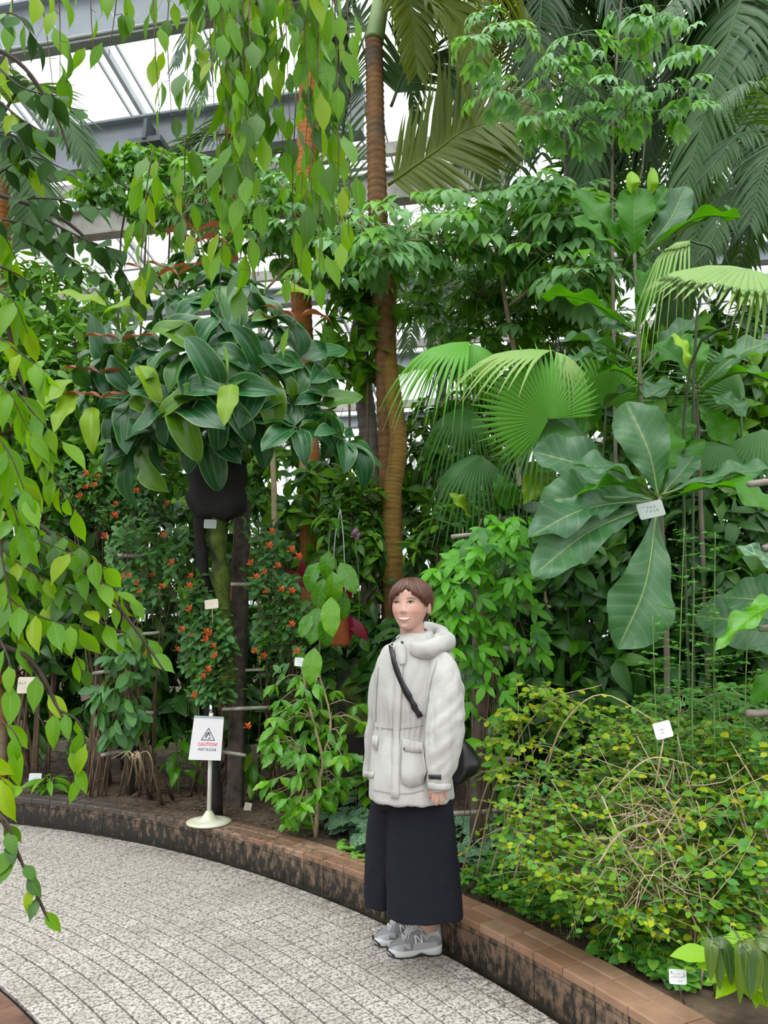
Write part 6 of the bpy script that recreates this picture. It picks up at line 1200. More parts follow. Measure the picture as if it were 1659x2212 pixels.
bl(pl, (1428, 1068), (1668, 1015), 3.74, 3.5, 78, n=(-.1, -.6, .9), bow=(20, -16)); bl(pl, (1430, 1078), (1680, 1120), 3.74, 3.3, 105, n=(0, -.35, .9), bow=(15, -50), mat=M_paddle2)
bl(pl, (1425, 1060), (1432, 905), 3.85, 4.05, 95, n=(.3, -.8, .4), mat=M_paddle2); bl(pl, (1432, 1066), (1500, 985), 3.8, 4.0, 60, n=(0, -.8, .6)); bl(pl, (1415, 1078), (1165, 1085), 3.8, 3.6, 120, n=(.2, -.85, .5), bow=(0, -8))
bl(pl, (1405, 1068), (1150, 975), 3.95, 3.8, 130, n=(.1, -.9, .4), mat=M_paddle, bow=(0, -10)); bl(pl, (1425, 1065), (1480, 930), 3.95, 4.2, 110, n=(-.1, -.9, .4), mat=M_paddle2)
pl.done(M_stem)
pb = at_soil(P(1390, 1500, 4.6)); pl = Plant('large_leaf_tree', 'young tree with upright rosette of large leaves above the fan palms', 'tree', pb)
pl.stem([pb, P(1388, 1000, 4.6), P(1378, 700, 4.6), P(1370, 540, 4.6)], .015, .011, 8, 16)
T2 = M_paddle2
bl(pl, (1372, 556), (1376, 405), 4.6, 4.6, 92, n=(-.1, -1, .1), mat=T2, bow=(-4, 0)); bl(pl, (1362, 540), (1240, 412), 4.6, 4.7, 80, n=(.2, -.8, .4), mat=T2); bl(pl, (1355, 548), (1235, 470), 4.6, 4.5, 62, n=(.1, -.7, .6), mat=T2)
bl(pl, (1395, 540), (1482, 402), 4.6, 4.7, 74, n=(.3, -.8, .6), bow=(6, 8)); bl(pl, (1385, 555), (1600, 470), 4.6, 4.4, 66, n=(.05, -.2, .95), bow=(10, -40), mat=T2); bl(pl, (1400, 545), (1605, 455), 4.65, 4.5, 46, n=(0, -.5, .9), bow=(20, -30))
bl(pl, (1368, 420), (1365, 370), 4.6, 4.6, 34, n=(0, -1, .1), mat=M_limebroad, prof='ellip', corr=.02, wave=.006); bl(pl, (1405, 425), (1412, 362), 4.6, 4.6, 30, n=(.2, -1, .1), mat=M_limebroad, prof='ellip', corr=.02, wave=.006); bl(pl, (1400, 470), (1440, 405), 4.6, 4.7, 40, n=(.3, -1, .2), mat=T2)
bl(pl, (1345, 560), (1235, 575), 4.6, 4.5, 46, n=(0, -.5, .9)); bl(pl, (1378, 715), (1376, 580), 4.55, 4.5, 56, n=(.5, -.8, .1), mat=T2, bow=(14, 0)); bl(pl, (1368, 712), (1165, 635), 4.6, 4.3, 52, n=(0, .1, .95), mat=T2, bow=(0, -24)); bl(pl, (1372, 715), (1455, 560), 4.6, 4.6, 60, n=(.4, -.8, .3), mat=T2, bow=(-20, 0))
bl(pl, (1375, 720), (1250, 640), 4.62, 4.8, 46, n=(0, -.6, .8)); bl(pl, (1372, 720), (1300, 690), 4.62, 4.6, 44, n=(-.1, -.8, .6)); bl(pl, (1380, 790), (1205, 735), 4.6, 4.3, 62, n=(0, -.4, .9), bow=(0, -24)); bl(pl, (1382, 800), (1255, 715), 4.65, 4.6, 60, n=(.1, -.7, .7))
bl(pl, (1390, 790), (1500, 690), 4.6, 4.6, 52, n=(0, -.7, .7), bow=(0, -8)); bl(pl, (1378, 812), (1225, 775), 4.55, 4.2, 48, n=(0, -.6, .8), bow=(0, -22)); bl(pl, (1385, 830), (1290, 805), 4.55, 4.3, 56, n=(0, -.4, .9), mat=T2, bow=(0, -18)); bl(pl, (1400, 800), (1515, 770), 4.6, 4.4, 90, n=(.05, -.8, .5), mat=T2, bow=(0, -28))
pl.done(M_stem)
pb = at_soil(P(1520, 1400, 4.3)); pl = Plant('large_leaf_plant', 'broad-leaved plant in front of the large-leaf tree at the right edge', 'plant', pb)
pl.stem([pb, P(1510, 1000, 4.3), P(1500, 830, 4.3)], .015, .011, 7, 12)
for b, t, d0, d1, wpx, n, mt, bw in (((1500, 830), (1412, 745), 4.3, 4.2, 80, (.1, -.8, .5), T2, (0, -16)), ((1500, 840), (1600, 770), 4.3, 4.1, 70, (0, -.5, .8), M_paddle, (0, -24)), ((1505, 850), (1690, 830), 4.3, 4.0, 70, (0, -.3, .95), T2, (0, -36)), ((1500, 850), (1395, 860), 4.3, 4.0, 66, (0, -.5, .8), M_paddle, (0, -22)), ((1500, 860), (1610, 900), 4.3, 4.0, 64, (0, -.6, .8), M_paddle, (0, -20)), ((1500, 870), (1440, 960), 4.3, 4.1, 80, (.1, -.9, .3), T2, (0, -6)), ((1505, 870), (1580, 960), 4.3, 4.1, 70, (-.1, -.9, .3), T2, (0, -6)), ((1495, 820), (1455, 720), 4.35, 4.4, 40, (0, -.9, .2), M_limebroad, (0, 0)), ((1505, 820), (1510, 730), 4.35, 4.4, 44, (0, -.9, .2), T2, (0, 0)), ((1510, 840), (1670, 735), 4.4, 4.3, 70, (0, -.7, .7), M_paddle, (0, -18))):
    bl(pl, b, t, d0, d1, wpx, n=n, mat=mt, bow=bw)
pl.done(M_stem)
pb = at_soil(P(1250, 1560, 4.5)); pl = Plant('large_leaf_plant', 'dark round-leaved plant between the fan palm and the paddle leaves', 'plant', pb)
pl.stem([pb, P(1260, 1250, 4.5), P(1280, 1010, 4.4)], .02, .012, 7, 12)
for b, t, d0, d1, wpx, n, mt, bw in (((1285, 960), (1150, 975), 4.3, 4.1, 120, (-.1, -.8, .5), M_paddle, (0, -26)), ((1280, 1000), (1160, 1020), 4.3, 4.0, 70, (.1, -.7, .6), T2, (0, -10)), ((1270, 900), (1190, 850), 4.5, 4.5, 90, (0, -.7, .6), M_paddle, (0, -16)), ((1290, 890), (1410, 860), 4.5, 4.4, 70, (0, -.4, .9), M_paddle, (0, -30)), ((1190, 1010), (1130, 1090), 4.3, 4.1, 74, (.1, -.9, .5), M_medlime, (0, -8)), ((1110, 1100), (1070, 1020), 4.4, 4.4, 60, (0, -.9, .3), T2, (0, 0)), ((1280, 930), (1250, 860), 4.5, 4.5, 80, (0, -.9, .3), T2, (0, 0)), ((1020, 1120), (970, 1065), 4.5, 4.4, 40, (0, -.8, .5), M_medlime, (0, -8))):
    bl(pl, b, t, d0, d1, wpx, n=n, mat=mt, bow=bw, prof='ovate')
pl.done(M_gtwig)
pb = at_soil(P(1720, 1700, 3.3)); pl = Plant('large_leaf_plant', 'bright-leaved plant reaching in from the right edge', 'plant', pb)
pl.stem([pb, P(1720, 1400, 3.3), P(1720, 1250, 3.3)], .02, .012, 7, 12)
for b, t, d0, d1, wpx, n, mt, bw in (((1720, 1285), (1545, 1405), 3.2, 3.0, 56, (-.15, -.4, .9), M_coffee, (-4, -18)), ((1730, 1260), (1592, 1180), 3.3, 3.2, 62, (-.1, -.7, .7), M_silver, (0, -8)), ((1720, 1470), (1622, 1520), 3.3, 3.2, 56, (-.1, -.7, .7), T2, (0, -22)), ((1720, 1740), (1628, 1745), 3.0, 2.9, 34, (0, -.4, .9), M_coffee, (0, -16)), ((1720, 1770), (1630, 1790), 3.0, 2.9, 36, (0, -.4, .9), M_coffee, (0, -20)), ((1720, 1300), (1560, 1290), 3.6, 3.7, 110, (0, -.9, .4), M_paddle, (0, 0)), ((1720, 1380), (1500, 1330), 3.9, 4.1, 150, (0, -.9, .4), M_paddle, (0, -10))):
    bl(pl, b, t, d0, d1, wpx, n=n, mat=mt, bow=bw, prof='ellip', corr=.05)
pl.done(M_gtwig)

# ---- trellises: weathered posts and cane rails
M_post = plain('weathered_post', (.06, .043, .034), .85, .45, 16, bumpy=.6, col2=(.13, .10, .08)); M_cane = plain('grey_cane', (.26, .22, .17), .7, .35, 18, col2=(.36, .33, .28))
def post(mbx, foot, top, r, sq=False):
    if sq: mbx.box((foot + top) / 2, r * 2, r * 2, (top - foot).length, None, .008)
    else: mbx.tube(curve([foot, foot.lerp(top, .5) + Vector((U(-.01, .01), 0, 0)), top], 8), [r * U(.92, 1.08) for _ in range(8)], 10)
def trellis(label, posts, rails, sq=False):
    root = thing('trellis', label, 'trellis', posts[0][0], 'trellises')
    for f_, t_, r in posts: t = MB(); post(t, f_, t_, r, sq); t.build('post', M_post, root, smooth=not sq)
    for a, b_, r in rails: t = MB(); t.tube(curve([a, a.lerp(b_, .5) + Vector((0, 0, U(-.008, .008))), b_], 7), [r * U(.9, 1.1) for _ in range(7)], 8); t.build('cane', M_cane, root)
f1 = soil(512, 1742); trellis('thick square wooden post with short canes behind the wet floor sign', [(f1, P(520, 1080, f1.y), .052), ], [(P(498, 1262, 4.98), P(558, 1260, 5.0), .012), (P(480, 1532, 4.98), P(585, 1528, 5.0), .011), (P(530, 1448, 5.1), P(580, 1446, 5.1), .01), (P(478, 1624, 4.98), P(532, 1632, 4.98), .011)], True)
f2 = soil(281, 1712); trellis('slim wooden trellis post with grey canes at the left of the bed', [(f2, P(272, 1240, f2.y), .034)], [(P(215, 1284, 5.2), P(350, 1284, 5.2), .012), (P(255, 1200, 5.2), P(330, 1200, 5.2), .012), (P(240, 1535, 5.2), P(332, 1540, 5.2), .012), (P(218, 1632, 5.1), P(270, 1622, 5.2), .012), (P(200, 1455, 5.2), P(255, 1452, 5.2), .011), (P(250, 1372, 5.2), P(345, 1366, 5.2), .011)])
f3 = soil(1030, 1858); trellis('wooden trellis with cane rails under the three-lobed vine', [(f3, P(1040, 1180, f3.y), .045), (f3 + Vector((.02, .5, 0)), P(1075, 1130, f3.y + .5), .035)], [(P(975, 1758, 4.05), P(1100, 1748, 4.1), .013), (P(1040, 1632, 4.05), P(1115, 1642, 4.1), .013), (P(975, 1160, 3.95), P(1080, 1155, 4.0), .012), (P(1070, 1152, 3.9), P(1145, 1148, 3.95), .012), (P(973, 1264, 3.95), P(1030, 1268, 4.0), .012), (P(1080, 1400, 3.95), P(1145, 1406, 3.95), .016)])
f4 = at_soil(P(1750, 1800, 3.3)); trellis('pale cane rails poking in at the right edge', [(f4, P(1750, 980, f4.y), .035)], [(P(1617, 1046, 3.2), P(1770, 1028, 3.3), .014), (P(1650, 1184, 3.2), P(1770, 1176, 3.3), .014), (P(1642, 1358, 3.2), P(1770, 1352, 3.3), .014), (P(1612, 1541, 3.2), P(1770, 1536, 3.3), .016)])

# ---- three-lobed vine on the right trellis
pl = Plant('climbing_vine', 'vine of bright three-lobed leaves cascading over the wooden trellis', 'vine', f3 + Vector((.05, .05, 0)))
for xt, yt, xb, yb, d in ((1000, 1140, 985, 1500, 3.95), (1040, 1120, 1000, 1420, 3.85), (1080, 1110, 1060, 1560, 3.95), (1110, 1110, 1110, 1480, 4.0), (1020, 1170, 970, 1340, 3.8), (1060, 1160, 1010, 1640, 4.0), (1090, 1180, 1150, 1420, 4.0), (1060, 1130, 1130, 1280, 3.85)):
    c = pl.stem([P(xt, yt, d + .1), P((xt + xb) / 2 + U(-15, 15), (yt + yb) / 2, d), P(xb, yb, d + .05)], .004, .002, 4, 14)
    for i in range(17):
        t = (i + U(.2, .8)) / 17 * 13; k = int(t); p = c[k].lerp(c[k + 1], t - k); a = U(-1.6, 1.6); q = p + Vector((math.sin(a) * .07, -abs(math.cos(a)) * .07, U(-.02, .04))); pl.st.tube([p, q], .0015, 3)
        pl.leaf(k_pass, q, Vector((math.sin(a), -abs(math.cos(a)) * .5, -.55 + U(-.3, .3))), UPV * .8 + TOC * .8 + rv(.2), U(.105, .155))
for _ in range(40):
    x, y = pick_in([(940, 1230), (1010, 1120), (1140, 1110), (1160, 1140), (1040, 1200), (1000, 1330), (1010, 1450), (960, 1370)]); pl.leaf(k_pass, P(x, y, U(3.72, 3.9)), Vector((U(-.8, .5), -.5, -.35)), UPV + TOC * .6 + rv(.2), U(.12, .16))
for i in range(16): x = 1040 + U(-30, 45); pl.stem([P(x, 1420 + U(-150, 60), 3.98), P(x + U(-20, 20), 1600, 3.95), P(x + U(-25, 25), 1820, 3.98)], .003, .002, 4, 9)
for x, y in ((1075, 1640), (1100, 1690), (1060, 1590), (1090, 1750), (1105, 1720)): pl.leaf(k_pass, P(x, y, 3.85), Vector((U(-.6, .6), -.4, -.6)), UPV * .5 + TOC, .14)
pl.done(M_twig)

# ---- tangled small-leaved shrub, lower right
def tangle(label, base, poly, n, d0, d1, kd, size, dead=0, big=None, mat=M_tan, arcs=(), most=300, name='shrub', cat='shrub', dfun=None, woody=8):
    pl = Plant(name, label, cat, base)
    for a in arcs: c = pl.stem([P(*q) for q in a], .0038, .002, 5, 16); along(pl, c, kd, int(10), size, .3, .9, .5)
    for _ in range(woody):
        x, y = pick_in(poly); e = P(x, y, U(d0, d1)); s = at_soil(Vector(base) + Vector((U(-.35, .35), U(-.1, .3), 0))); pl.stem([s, s.lerp(e, .5) + UPV * .12, e], .005, .002, 4, 9)
    for _ in range(n):
        x, y = pick_in(poly); f = dfun(x, y) if dfun else 0; p = P(x, y, U(d0, d1) + f); a = U(0, 6.28); L = U(.08, .2); d = Vector((math.cos(a), math.sin(a) * .6 - .3, U(-.5, .6))).normalized(); q = p + d * L + DOWN * .02
        pl.st.tube([p, p.lerp(q, .5) + UPV * .012, q], [.0016, .0014, .001], 3); nl = R.choice((5, 6, 7, 8))
        for i in range(nl):
            t = (i + .5) / nl; b_ = p.lerp(q, t) + UPV * .012 * (1 - abs(2 * t - 1)); S = d.cross(UPV); S.normalize(); sg = -1 if i % 2 else 1
            pl.leaf(kd if not isinstance(kd, list) else R.choice(kd), b_, S * sg * .9 + d * .4 + rv(.25), UPV * .9 + TOC * .5 + rv(.3), size * U(.7, 1.35))
    for _ in range(dead):
        x, y = pick_in([(1330, 1720), (1480, 1640), (1520, 1760), (1500, 1900), (1380, 1960), (1330, 1850)]); p = P(x, y, U(d0, d1) - .05 + (dfun(x, y) if dfun else 0)); a = U(0, 6.28); L = U(.1, .35); pl.st.tube(curve([p, p + Vector((math.cos(a) * L * .5, -.03, U(-.4, .4) * L)), p + Vector((math.cos(a) * L, U(-.05, .05), U(-.9, .6) * L))], 5), [.0022, .002, .0018, .0015, .001], 4)
    return pl.done(mat, most)
b0 = at_soil(P(1400, 2000, 3.05))
tangle('tangled mound of small yellow-green leaves and dry twigs at lower right', b0, [(1080, 1760), (1150, 1660), (1300, 1570), (1440, 1540), (1560, 1560), (1640, 1640), (1659, 1800), (1640, 1990), (1500, 2010), (1380, 2020), (1280, 1960), (1180, 1900), (1080, 1850)], 1050, 2.95, 3.25, [k_small, k_small, k_smallg], .028, 240,
       arcs=([(1180, 1660, 3.3), (1220, 1560, 3.2), (1300, 1500, 3.1), (1420, 1560, 3.0)], [(1310, 1720, 3.0), (1400, 1640, 2.95), (1490, 1650, 2.95)], [(1420, 1790, 2.95), (1460, 1880, 2.9), (1500, 1990, 2.9), (1535, 2050, 2.85)], [(1300, 1720, 3), (1350, 1830, 2.9), (1420, 1930, 2.9)], [(1290, 1870, 2.9), (1340, 1800, 2.9), (1400, 1775, 2.9)]), dfun=lambda x, y: max(0, (1850 - y)) / 300 * .45 + (.0 if y < 1850 else -(y - 1850) / 150 * .12))
tangle('arching spray of small yellowish leaves left of the tangled mound', at_soil(P(1100, 1900, 3.7)), [(1060, 1540), (1180, 1480), (1260, 1520), (1330, 1540), (1280, 1600), (1150, 1580), (1100, 1680), (1060, 1640)], 75, 3.45, 3.7, [k_small], .036, woody=8, arcs=([(1090, 1860, 3.75), (1100, 1650, 3.6), (1180, 1520, 3.45), (1300, 1480, 3.5)], [(1140, 1480, 3.6), (1190, 1500, 3.5), (1210, 1540, 3.5)]))
tangle('leafy green creeper covering the right end of the mound', at_soil(P(1600, 2000, 2.95)), [(1500, 1720), (1560, 1600), (1659, 1560), (1659, 2020), (1560, 2010), (1500, 1900)], 210, 2.9, 3.1, [k_smallg, k_small], .040, woody=8, dfun=lambda x, y: max(0, (1850 - y)) / 300 * .4)
tangle('thicket of tiny green leaves behind the name plate in the mound', at_soil(P(1450, 1850, 3.7)), [(1330, 1570), (1420, 1500), (1560, 1480), (1659, 1470), (1659, 1640), (1500, 1620), (1400, 1600)], 190, 3.5, 3.9, [k_smallg], .034, woody=8)
pl = Plant('wispy_shrub', 'wispy upright stems with tiny tiered leaves before the dark evergreen', 'shrub', at_soil(P(1480, 1850, 3.3)))
for x0, x1, yt in ((1455, 1478, 1140), (1540, 1545, 1150), (1490, 1500, 1250), (1600, 1620, 1300), (1420, 1410, 1330), (1570, 1530, 1420)):
    c = pl.stem([P(x0 + 10, 1840, 3.3), P((x0 + x1) / 2, 1500, 3.2), P(x1, yt, 3.15)], .0045, .0018, 5, 20)
    for i in range(26):
        t = U(.2, 1) * 19; k = min(18, int(t)); p = c[k].lerp(c[k + 1], t - k); a = U(0, 6.28); L = U(.04, .15); d = Vector((math.cos(a), math.sin(a) * .8, .15)); q = p + d * L; pl.st.tube([p, q], .0011, 3)
        for j in range(6): s = (j + 1) / 6; S = d.cross(UPV).normalized() * (1 if j % 2 else -1); pl.leaf(k_smallg, p.lerp(q, s), S + d * .3, UPV + rv(.2) + TOC * .3, U(.016, .026))
pl.done(M_gtwig)
# ---- low plants along the kerb
def carpet(label, spots, kd, size, base, h=.09, k=6, name='ground_cover', cat='ground cover', most=300, flat=.35):
    pl = Plant(name, label, cat, base)
    for p in spots:
        hh = h * U(.5, 1.2); pl.st.tube([p, p + UPV * hh], .0018, 3)
        for i in range(k): a = U(0, 6.28); pl.leaf(kd if not isinstance(kd, list) else R.choice(kd), p + UPV * hh * U(.55, 1), Vector((math.cos(a), math.sin(a), flat * U(-.6, 1))), UPV + TOC * .25 + rv(.2), size * U(.7, 1.25))
    return pl.done(M_gtwig, most, fine='stuff')
def ground_spots(poly, n):
    out = []
    for _ in range(n): x, y = pick_in(poly); out.append(soil(x, y))
    return out
carpet('silvery patterned ground cover beside the coffee-leaved shrub', ground_spots([(690, 1790), (740, 1720), (810, 1710), (830, 1860), (780, 1840), (740, 1800)], 34), k_sil, .125, soil(760, 1800), .10, 6)
carpet('silvery patterned ground cover right of the woman by the trellis', ground_spots([(985, 1800), (1100, 1780), (1150, 1860), (1060, 1890), (985, 1880)], 26), k_sil, .125, soil(1040, 1850), .12, 6)
carpet('low fresh green creeper spilling along the kerb at right', ground_spots([(985, 1905), (1080, 1870), (1180, 1900), (1290, 1950), (1400, 2010), (1480, 2060), (1440, 2120), (1360, 2098), (1270, 2062), (1180, 2020), (1080, 1972), (1000, 1930)], 330), [k_smallg, k_small, k_smallg], .038, soil(1200, 1980), .10, 8)
carpet('net-veined low leaves around the white plate at lower right', ground_spots([(1270, 2040), (1380, 2020), (1500, 2060), (1560, 2120), (1480, 2155), (1400, 2118), (1300, 2078)], 110), [k_net, k_fitt, k_fitt], .055, soil(1420, 2090), .06, 6)
carpet('small creeping plant at the kerb edge left of the skirt', ground_spots([(730, 1830), (800, 1850), (810, 1880), (770, 1868)], 14), k_fitt, .04, soil(770, 1860), .04, 6)
pl = Plant('strap_leaf_plant', 'plant with long dark drooping strap leaves at lower right', 'plant', soil(1590, 2130))
for (x, y, d, tips) in ((1540, 2030, 2.35, ((1555, 2140), (1580, 2130), (1535, 2120))), (1600, 2035, 2.3, ((1620, 2160), (1598, 2170), (1640, 2140))), (1625, 2035, 2.3, ((1655, 2170), (1680, 2120), (1630, 2150))), (1640, 2020, 2.4, ((1665, 2070), (1690, 2030)))):
    p = P(x, y, d); pl.stem([soil(x + U(-10, 20), 2150), p], .006, .004, 5, 6)
    for tx, ty in tips: big_leaf(pl, M_strap, [p, P((x * .5 + tx * .5) + (tx - x) * .25, y * .72 + ty * .28 - 8, d - .02), P(tx, ty, d - .03)], .019, (U(-.2, .2), -.8, .5), 'strap', 14, 2, .2, 0, 1, .0)
    for i in range(4): a = i * 1.6; pl.leaf(k_strap, p, Vector((math.cos(a), math.sin(a) * .7, .5)), UPV, .055)
pl.done(M_gtwig)
pl = Plant('broad_leaf_plant', 'lime broad-leaved plant behind the dark strap leaves', 'plant', soil(1620, 2120))
for _ in range(46):
    x, y = pick_in([(1540, 2060), (1600, 2040), (1659, 2040), (1680, 2120), (1620, 2130), (1560, 2100)]); p = P(x, y, U(2.45, 2.65)); a = U(0, 6.28); pl.leaf(k_lb, p, Vector((math.cos(a), -abs(math.sin(a)) * .5, U(-.2, .6))), UPV + TOC * .6 + rv(.2), U(.09, .15))
for i in range(8): pl.stem([soil(1600 + U(-40, 50), 2125), P(1600 + U(-40, 60), 2060, 2.55)], .004, .003, 4, 5)
pl.done(M_gtwig)

# ---- scrambling shrubs with orange flowers
M_flower = plain('orange_flower', (.85, .17, .045), .5, .2, 30); M_flower_c = plain('pale_flower_tip', (.75, .28, .10), .5)
def flower_me(seed):
    rg = random.Random(seed); ps = []
    for i in range(11):
        a = i * 2.4; e = .25 + .9 * (i / 11); d = Vector((math.cos(a) * math.sin(e), math.sin(a) * math.sin(e), math.cos(e))); ps.append((frame(d * .05, d, d.orthogonal(), .5 * rg.uniform(.8, 1.1)), leafarr('obov', .2, 4, 1, .5, .5, seed=i)))
    V, Fq, T = join(ps); me = mesh_np('flower', V, Fq, T); me.materials.append(M_flower); return me
FL = [flower_me(i) for i in range(3)]
def flowering(label, base, poly, n, d0, d1, nf, flowers=(), seeds=8):
    pl = Plant('flowering_shrub', label, 'shrub', base, 'orange-flowered shrubs'); sp = []
    for _ in range(n): x, y = pick_in(poly); sp.append(P(x, y, U(d0, d1)))
    for i in range(seeds):
        e = R.choice(sp); s = Vector(base) + Vector((U(-.15, .15), U(-.1, .1), 0)); pl.stem([s, s.lerp(e, .5) + Vector((U(-.1, .1), 0, .05)), e], .008, .003, 5, 12)
    for p in sp:
        ax = Vector((U(-.7, .7), U(-1, -.1), U(.1, 1))).normalized(); q = p - ax * .1 + DOWN * .04; pl.st.tube([q - UPV * .08, q, p], [.0028, .0025, .0018], 4); e = ax.orthogonal().normalized(); f = ax.cross(e)
        for r, t, s in ((0, 1.0, .055), (1.57, .8, .075), (0.4, .55, .08), (1.9, .3, .08)):
            for sg in (0, PI):
                a = r + sg; rad = e * math.cos(a) + f * math.sin(a); pl.leaf(k_flw, q.lerp(p, t), rad + ax * .35, ax + UPV * .5 + rv(.15), s * U(.85, 1.2))
    r = pl.done(M_twig)
    fs = [P(x, y, d0 - .02) for x, y in flowers] + [R.choice(sp) + TOC * .03 for _ in range(nf)]
    for i, p in enumerate(fs): put('flower', FL[i % 3], None, r, frame(p, (U(-.5, .5), -.8, .2), UPV, U(.055, .075)) @ Matrix.Rotation(-PI / 2, 4, 'X'))
    return r
flowering('orange-flowered shrub column behind the wet floor sign', soil(450, 1715), [(395, 1260), (440, 1240), (480, 1300), (510, 1380), (505, 1480), (460, 1515), (415, 1490), (400, 1400)], 74, 4.94, 5.04, 2, [(407, 1267), (411, 1317), (446, 1366), (445, 1382), (465, 1418), (424, 1502), (460, 1396), (450, 1448), (468, 1312), (394, 1361), (455, 1370)])
flowering('orange-flowered shrub scrambling right of the square post', soil(590, 1720), [(540, 1120), (600, 1130), (640, 1200), (660, 1300), (650, 1420), (600, 1460), (550, 1400), (540, 1250)], 78, 4.8, 5.1, 2, [(586, 1149), (580, 1181), (545, 1217), (601, 1224), (573, 1238), (552, 1247), (644, 1204), (630, 1190), (630, 1278), (629, 1350), (607, 1275), (577, 1278), (552, 1407), (534, 1570)])
flowering('orange-flowered shrub on canes at the left post', soil(290, 1720), [(240, 1130), (330, 1110), (400, 1150), (390, 1260), (330, 1310), (270, 1290), (220, 1230)], 76, 5.1, 5.5, 2, [(247, 1115), (228, 1161), (352, 1157), (266, 1247), (298, 1261), (305, 1278), (350, 1268), (372, 1218), (314, 1411), (382, 1404), (411, 1246)])
flowering('orange-flowered shrub under the ribbed-leaf tree at left', soil(210, 1720), [(130, 1010), (240, 990), (330, 1020), (380, 1080), (330, 1120), (200, 1130), (130, 1100)], 76, 5.5, 5.9, 2, [(185, 1025), (186, 1054), (205, 1050), (175, 1073), (270, 1042), (294, 1062), (249, 1090), (362, 1090)])
sh('leafy climber with pale hanging leaves on the left trellis post', 265, 1480, 5.2, 60, 130, 40, k_flw, .12, cat='climber', name='climber', hang=1.2, stems=3)

# ---- coffee-like shrub, seedlings and small plants
pl = Plant('coffee_shrub', 'shrub with glossy drooping leaves and tan stems left of the woman', 'shrub', soil(682, 1810)); b1 = soil(682, 1810)
c1 = pl.stem([b1, P(690, 1690, b1.y), P(697, 1640, b1.y), P(672, 1540, b1.y), P(650, 1430, b1.y)], .014, .007, 7, 16); c2 = pl.stem([P(697, 1640, b1.y), P(715, 1560, b1.y), P(690, 1460, b1.y), P(670, 1420, b1.y + .1)], .008, .005, 6, 12); c3 = pl.stem([b1, P(665, 1720, b1.y), P(655, 1620, b1.y)], .006, .003, 5, 8)
for _ in range(82):
    x, y = pick_in([(590, 1480), (660, 1440), (730, 1500), (790, 1530), (790, 1620), (760, 1680), (700, 1740), (640, 1800), (610, 1760), (560, 1640), (580, 1560)]); p = P(x, y, b1.y + U(-.25, .3)); q = min(c1 + c2 + c3, key=lambda t: (t - p).length); pl.st.tube([q, q.lerp(p, .5) + UPV * .03, p], [.003, .0025, .0018], 4)
    for i in range(4): a = U(0, 6.28); pl.leaf(k_cof, p, Vector((math.cos(a), math.sin(a) * .7 - .2, -U(.2, 1.0))), UPV * .8 + TOC * .6 + rv(.2), U(.075, .135))
pl.done(M_tan)
pl = Plant('seedling', 'slim seedling with large puckered glossy leaves before the maroon leaves', 'plant', soil(720, 1700)); b2 = Vector((P(715, 1600, 4.9).x, 4.9, .19))
pl.root.location = b2; c = pl.stem([b2, P(690, 1420, 4.9), P(705, 1250, 4.9), P(715, 1120, 4.9)], .008, .004, 6, 16)
for x, y, s, dx in ((712, 1190, .2, -.2), (690, 1215, .2, -.6), (735, 1215, .22, .5), (720, 1235, .22, .1), (700, 1250, .2, -.3), (728, 1270, .22, .3), (715, 1290, .24, 0), (690, 1310, .24, -.2), (702, 1330, .2, .1), (672, 1325, .16, -.4), (680, 1400, .22, -.1), (655, 1400, .14, -.4)): pl.leaf(k_big, P(x, y, U(4.6, 4.85)), Vector((dx, -.35, -.9)), TOC * .9 + UPV * .4 + rv(.15), s)
for i in range(5): a = i * 1.26; pl.leaf(k_cof, c[-1], Vector((math.cos(a), math.sin(a) * .8, -.1)), UPV + TOC * .3, .15)
pl.done(M_gtwig)
def small(label, px, py, d_up, n, kd, size, name='small_plant', hang=.35, spread=60):
    b_ = soil(px, py); pl = Plant(name, label, 'plant', b_); hgt = d_up * b_.y / F; 
    for i in range(3): pl.stem([b_, b_ + Vector((U(-.03, .03), 0, hgt * .6)), b_ + Vector((U(-.06, .06), U(-.05, .05), hgt * .9))], .005, .003, 5, 6)
    for i in range(n): a = i * 2.4 + U(-.3, .3); z = hgt * (.35 + .65 * i / n); pl.leaf(kd, b_ + Vector((math.cos(a) * .03, math.sin(a) * .03, z)), Vector((math.cos(a), math.sin(a), .35 - hang * U(.3, 1.6))), UPV + TOC * .3 + rv(.15), size * U(.8, 1.2))
    return pl.done(M_gtwig)
small('small tufted plant beside the white plate at the left kerb', 105, 1718, 40, 16, k_lanc, .16)
small('variegated seedling with pale-edged leaves at the left', 60, 1660, 100, 12, k_var, .16); small('second variegated seedling right of the pale-edged one', 105, 1655, 95, 9, k_var, .14); small('variegated seedling beside the left trellis post', 150, 1655, 90, 9, k_var, .13)
small('small drooping plant just left of the wet floor sign', 385, 1712, 130, 14, k_cof, .2, hang=.9); small('small plant with drooping leaves right of the square post', 545, 1735, 110, 16, k_cof, .15, hang=.9); small('low plant in front of the coffee shrub at the kerb', 640, 1810, 60, 18, k_cof, .09)
small('low leafy plant at the kerb between the silver leaves and the skirt', 795, 1770, 110, 18, k_mid, .12)
# vine leaves around the mossy stump, left of the woman
mz = at_soil(P(785, 1560, 5.5)); t = MB(); G = []
for i, (z, r) in enumerate(((0, .26), (.25, .25), (.5, .22), (.72, .2), (.86, .15), (.92, .06))): G.append([(mz.x + r * (1 + .12 * math.sin(a * 3 + i)) * math.cos(a), mz.y + r * math.sin(a), mz.z + z * 1.03 + .02 * math.sin(a * 4 + i)) for a in np.linspace(0, 2 * PI, 22, endpoint=False)])
t.rings(G); st = t.build('tree_stump', M_moss); setp(st, 'stump covered in green moss behind the woman', 'stump')
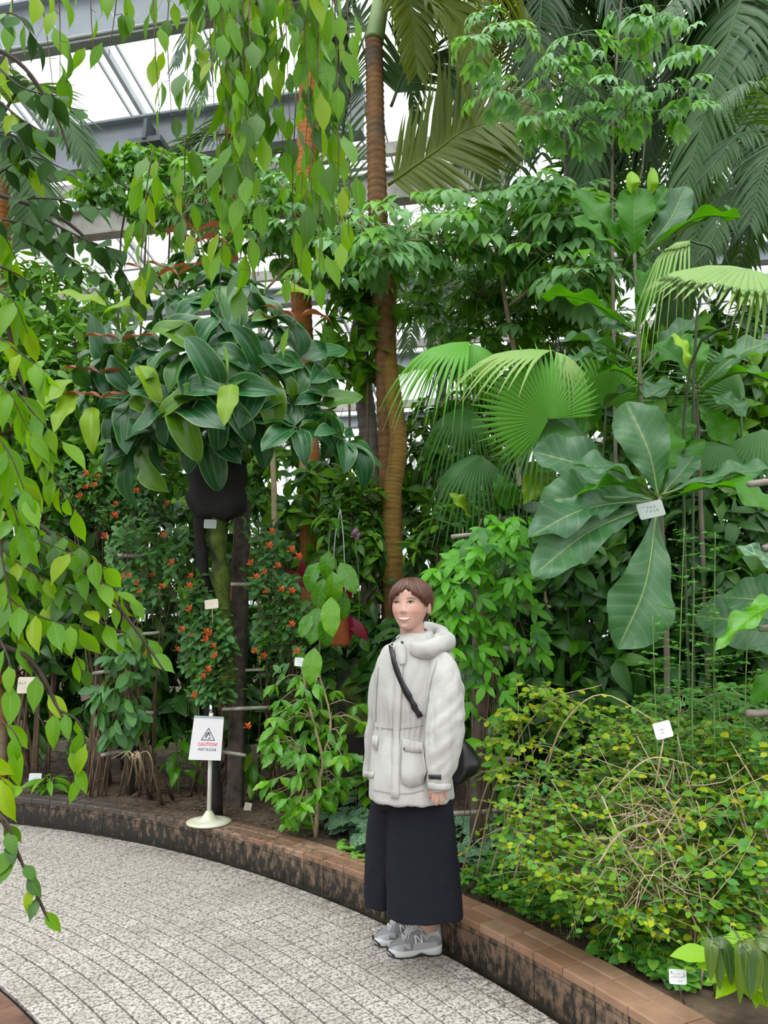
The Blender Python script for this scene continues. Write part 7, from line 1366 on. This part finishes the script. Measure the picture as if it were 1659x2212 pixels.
# maroon-leaved plant in a rust-orange pot
pz = P(731, 1395, 5.25); pot = thing('plant_pot', 'rust-orange plant pot hung behind the seedling beside maroon leaves', 'pot', pz)
M_rust = plain('rust_pot', (.36, .085, .02), .7, .3, 5); t = MB(); t.rings([[(pz.x + r * math.cos(a), pz.y + r * math.sin(a), pz.z + z) for a in np.linspace(0, 2 * PI, 26, endpoint=False)] for z, r in ((0, .076), (.02, .079), (.12, .069), (.22, .058), (.26, .058), (.265, .05), (.23, .04))], True); t.build('pot_body', M_rust, pot)
t = MB(); hk = pz + UPV * .26
for sx in (-.05, .05): t.tube(curve([hk + Vector((sx, 0, -.02)), hk + Vector((sx * .6, 0, .45)), P(735, 1100, 5.4)], 8), .004, 5)
t.build('hanging_wire', M_alu, pot)
pl = Plant('maroon_plant', 'maroon-leaved plant glimpsed among the stems beside the rust-orange pot', 'plant', at_soil(P(700, 1600, 5.5)))
pl.stem([pl.loc, P(690, 1400, 5.5), P(700, 1280, 5.4)], .010, .008, 6, 10)
for x, y, dx, dz, s in ((660, 1270, -.3, .4, .22), (665, 1300, -.4, -.6, .2), (655, 1260, 0, .7, .18), (672, 1250, .3, .6, .2), (740, 1310, .3, -.8, .26), (745, 1330, .7, -.6, .24), (730, 1320, -.2, -.8, .24), (735, 1300, .2, .3, .22), (720, 1340, -.7, -.5, .2), (650, 1310, -.6, -.5, .2), (690, 1290, .1, -.9, .22), (750, 1345, .9, -.4, .2)): pl.leaf(k_mar, P(x, y, U(5.3, 5.4)), Vector((dx, -.3, dz)), TOC + UPV * .4 + rv(.2), s)
pl.done(M_twig)
# dry dead stems at the left trellis and bare branches
pl = Plant('dry_creeper', 'dry tan stems draped over the low cane at the left trellis', 'creeper', soil(300, 1705))
for i in range(8): x = 300 + U(-25, 20); pl.stem([soil(x + U(-10, 15), 1705), P(x + U(-10, 15), 1650, 5.15), P(x - 10 + U(-15, 15), 1622, 5.12), P(x + U(-50, 20), 1640, 5.1)], .004, .0025, 4, 10)
pl.done(M_tan)
# orchid-like pink blossom
ob = P(768, 1160, 5.7); pl = Plant('blossom_spray', 'pinkish-purple blossom on a thin stem left of the palm trunk', 'flower', at_soil(P(768, 1500, 5.7))); pl.stem([pl.loc, P(776, 1300, 5.7), P(768, 1165, 5.7)], .005, .003, 5, 10)
M_pink = plain('pink_blossom', (.45, .22, .36), .6, .2, 20)
for i in range(3): me = FL[i].copy(); me.materials.clear(); put('blossom', me, M_pink, pl.root, frame(ob + rv(.012), (U(-.4, .4), -.5, .5), UPV, .085))
pl.done(M_gtwig)
